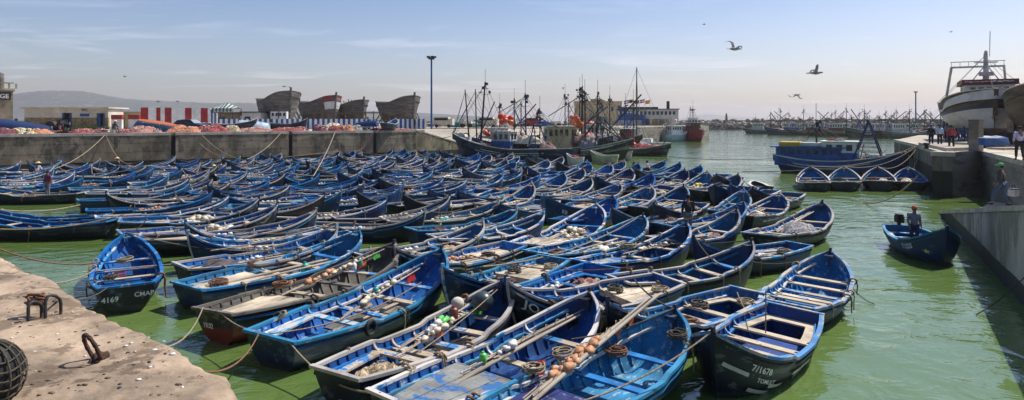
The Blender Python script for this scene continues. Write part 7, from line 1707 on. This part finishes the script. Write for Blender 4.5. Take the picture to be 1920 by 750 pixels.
rope(stern('F2', .6), P(250, 642, NZ), .35, .014, m_rope, 'tan rope from the grey boat stern to the near quay'); rope(stern('F2', -.3), stern('F3', .8), .08, .014, m_rope, 'tan rope between the grey boat and the long blue boat')
rope(stern('F3', .5), P(345, 690, NZ-.1), .3, .014, m_ropeb, 'brown rope from the long blue boat stern to the quay'); rope(stern('F3', -.8), stern('F5', .6), .28, .018, m_rope, 'tan rope drooping past the stern of the net heap boat')
rope(stern('F3', .2), bpt('F3', .66, -.9, .95), .25, .016, m_rope, 'rope knotted across the thwarts of the long blue boat'); rope(bpt('F4', .25, -.9, .75), bpt('F4', .9, -.2, 1.1), .05, .012, m_rope, 'thin line crossing the net heap boat')
rope(bpt('F6', .2, -.8, .8), bow('F7'), .15, .016, m_rope, 'thin rope from the indigo decked boat to the numbered boat bow'); rope(bpt('F7', .4, 0, .6), bpt('F7', .42, .0, 1.5), 0, .014, m_rope, 'short upright rope in the numbered boat')
rope(stern('F5', -.6), bpt('F6', .4, .9, .75), .2, .02, m_roped, 'dark rope tying the slate decked boat to the indigo decked boat'); rope(bow('F5'), bpt('P5', .8, 0, 1), .25, .016, m_rope, 'rope from the slate decked bow to the short wooden decked boat')
rope(bow('F6'), bow('F5')+Vector((1.2, 1, 0)), .1, .02, m_roped, 'dark rope between two foreground bows')
rope(bow('N8')+Vector((-.2, -.1, -.1)), P(905, 500, .9), .35, .022, m_rope, 'long pale rope crossing the boats in mid field'); rope(P(880, 478, 1), P(1190, 500, .8), .25, .02, m_ropeb, 'rust rope lying across the mid field boats')
rope(bow('F8'), P(1640, 570, .02), .3, .012, m_roped, 'thin line from the five thwart boat into the water'); rope(P(1415, 590, .8), bpt('P5', .1, 0, .75), .15, .014, m_rope, 'line from the short wooden decked boat to the numbered boat')
rope(P(1392, 322, 1.3), P(1640, 306, 1.2), .2, .03, m_roped, 'dark line over the water from the packed boats toward the blue trawler'); rope(P(1240, 292, 1.5), P(1460, 296, 1.0), .3, .03, m_roped, 'dark line over the water from the trawlers to the blue trawler stern')
rope(bow('G11'), bow('G12')+Vector((-.5, 0, 0)), .15, .02, m_rope, 'rope linking the two outermost big bows'); rope(bow('G12'), bpt('G11', .9, -1, 1), .2, .018, m_roped, 'dark rope from the outermost dark bow')
for i in range(4): rope(bow('Q%d' % i), D(1716+i*3, 55, z=2.9), .6+.1*i, .028, m_rope, 'mooring line from %s up to the pier' % NREF['Q%d' % i])
rope(P(1620, 378, .05), P(1720, 330, 2.4), .5, .035, m_rope, 'tan rope rising from the water to the pier past the boats'); rope((35.3, 56, 3.0), (32, 51, .7), .8, .035, m_rope, 'long drooping tan rope hung along the pier wall')
rope(P(1830, 590, .02), P(1935, 505, 1.2), .1, .014, m_roped, 'thin dark line beside the ramp wall'); rope(D(1850, 77.5, z=2.9) if False else D(846, 80, z=3.2), D(780, 86, z=QZ), .6, .04, m_rope, 'thick rope from the green trawler bow to the slipway corner')
rope(bow('M8')+Vector((0, 0, .1)), P(395, 470, 1.1), .1, .02, m_rope, 'long pole line between boats in the left of the pack')
# many slack lines between neighbouring bows
rr = rnd('lines'); names = [q[0] for q in BD]; rr.shuffle(names)
for k in range(75):
    n = names[k]; b0 = BOATS[n]; near = sorted(names, key=lambda m: (BOATS[m]['x']-b0['x'])**2+(BOATS[m]['y']-b0['y'])**2)[1:4]; m2 = rr.choice(near)
    rope(bow(n), bpt(m2, rr.uniform(.5, .95), rr.choice((-.9, .9)), .85), rr.uniform(.05, .3), .014+.0002*b0['y'], rr.choice((m_rope, m_rope, m_roped, m_ropeb)), 'slack line from the bow of %s' % rf(n) + ('' if rf(n) != '' else ''), 12)
# ---------------------------------------------------------------- air
hz = MB(); hz.box((0, 4400, 79), (17000, 9400, 162)); 
hm = bpy.data.materials.new('harbour air'); hm.use_nodes = True; t = hm.node_tree; t.nodes.clear()
pv = N(t, 'ShaderNodeVolumePrincipled'); pv.inputs['Color'].default_value = (.92, .87, .88, 1); pv.inputs['Density'].default_value = .00017; pv.inputs['Anisotropy'].default_value = .25
ou = N(t, 'ShaderNodeOutputMaterial'); t.links.new(pv.outputs[0], ou.inputs['Volume']); hz.build('haze', hm, kind='stuff')
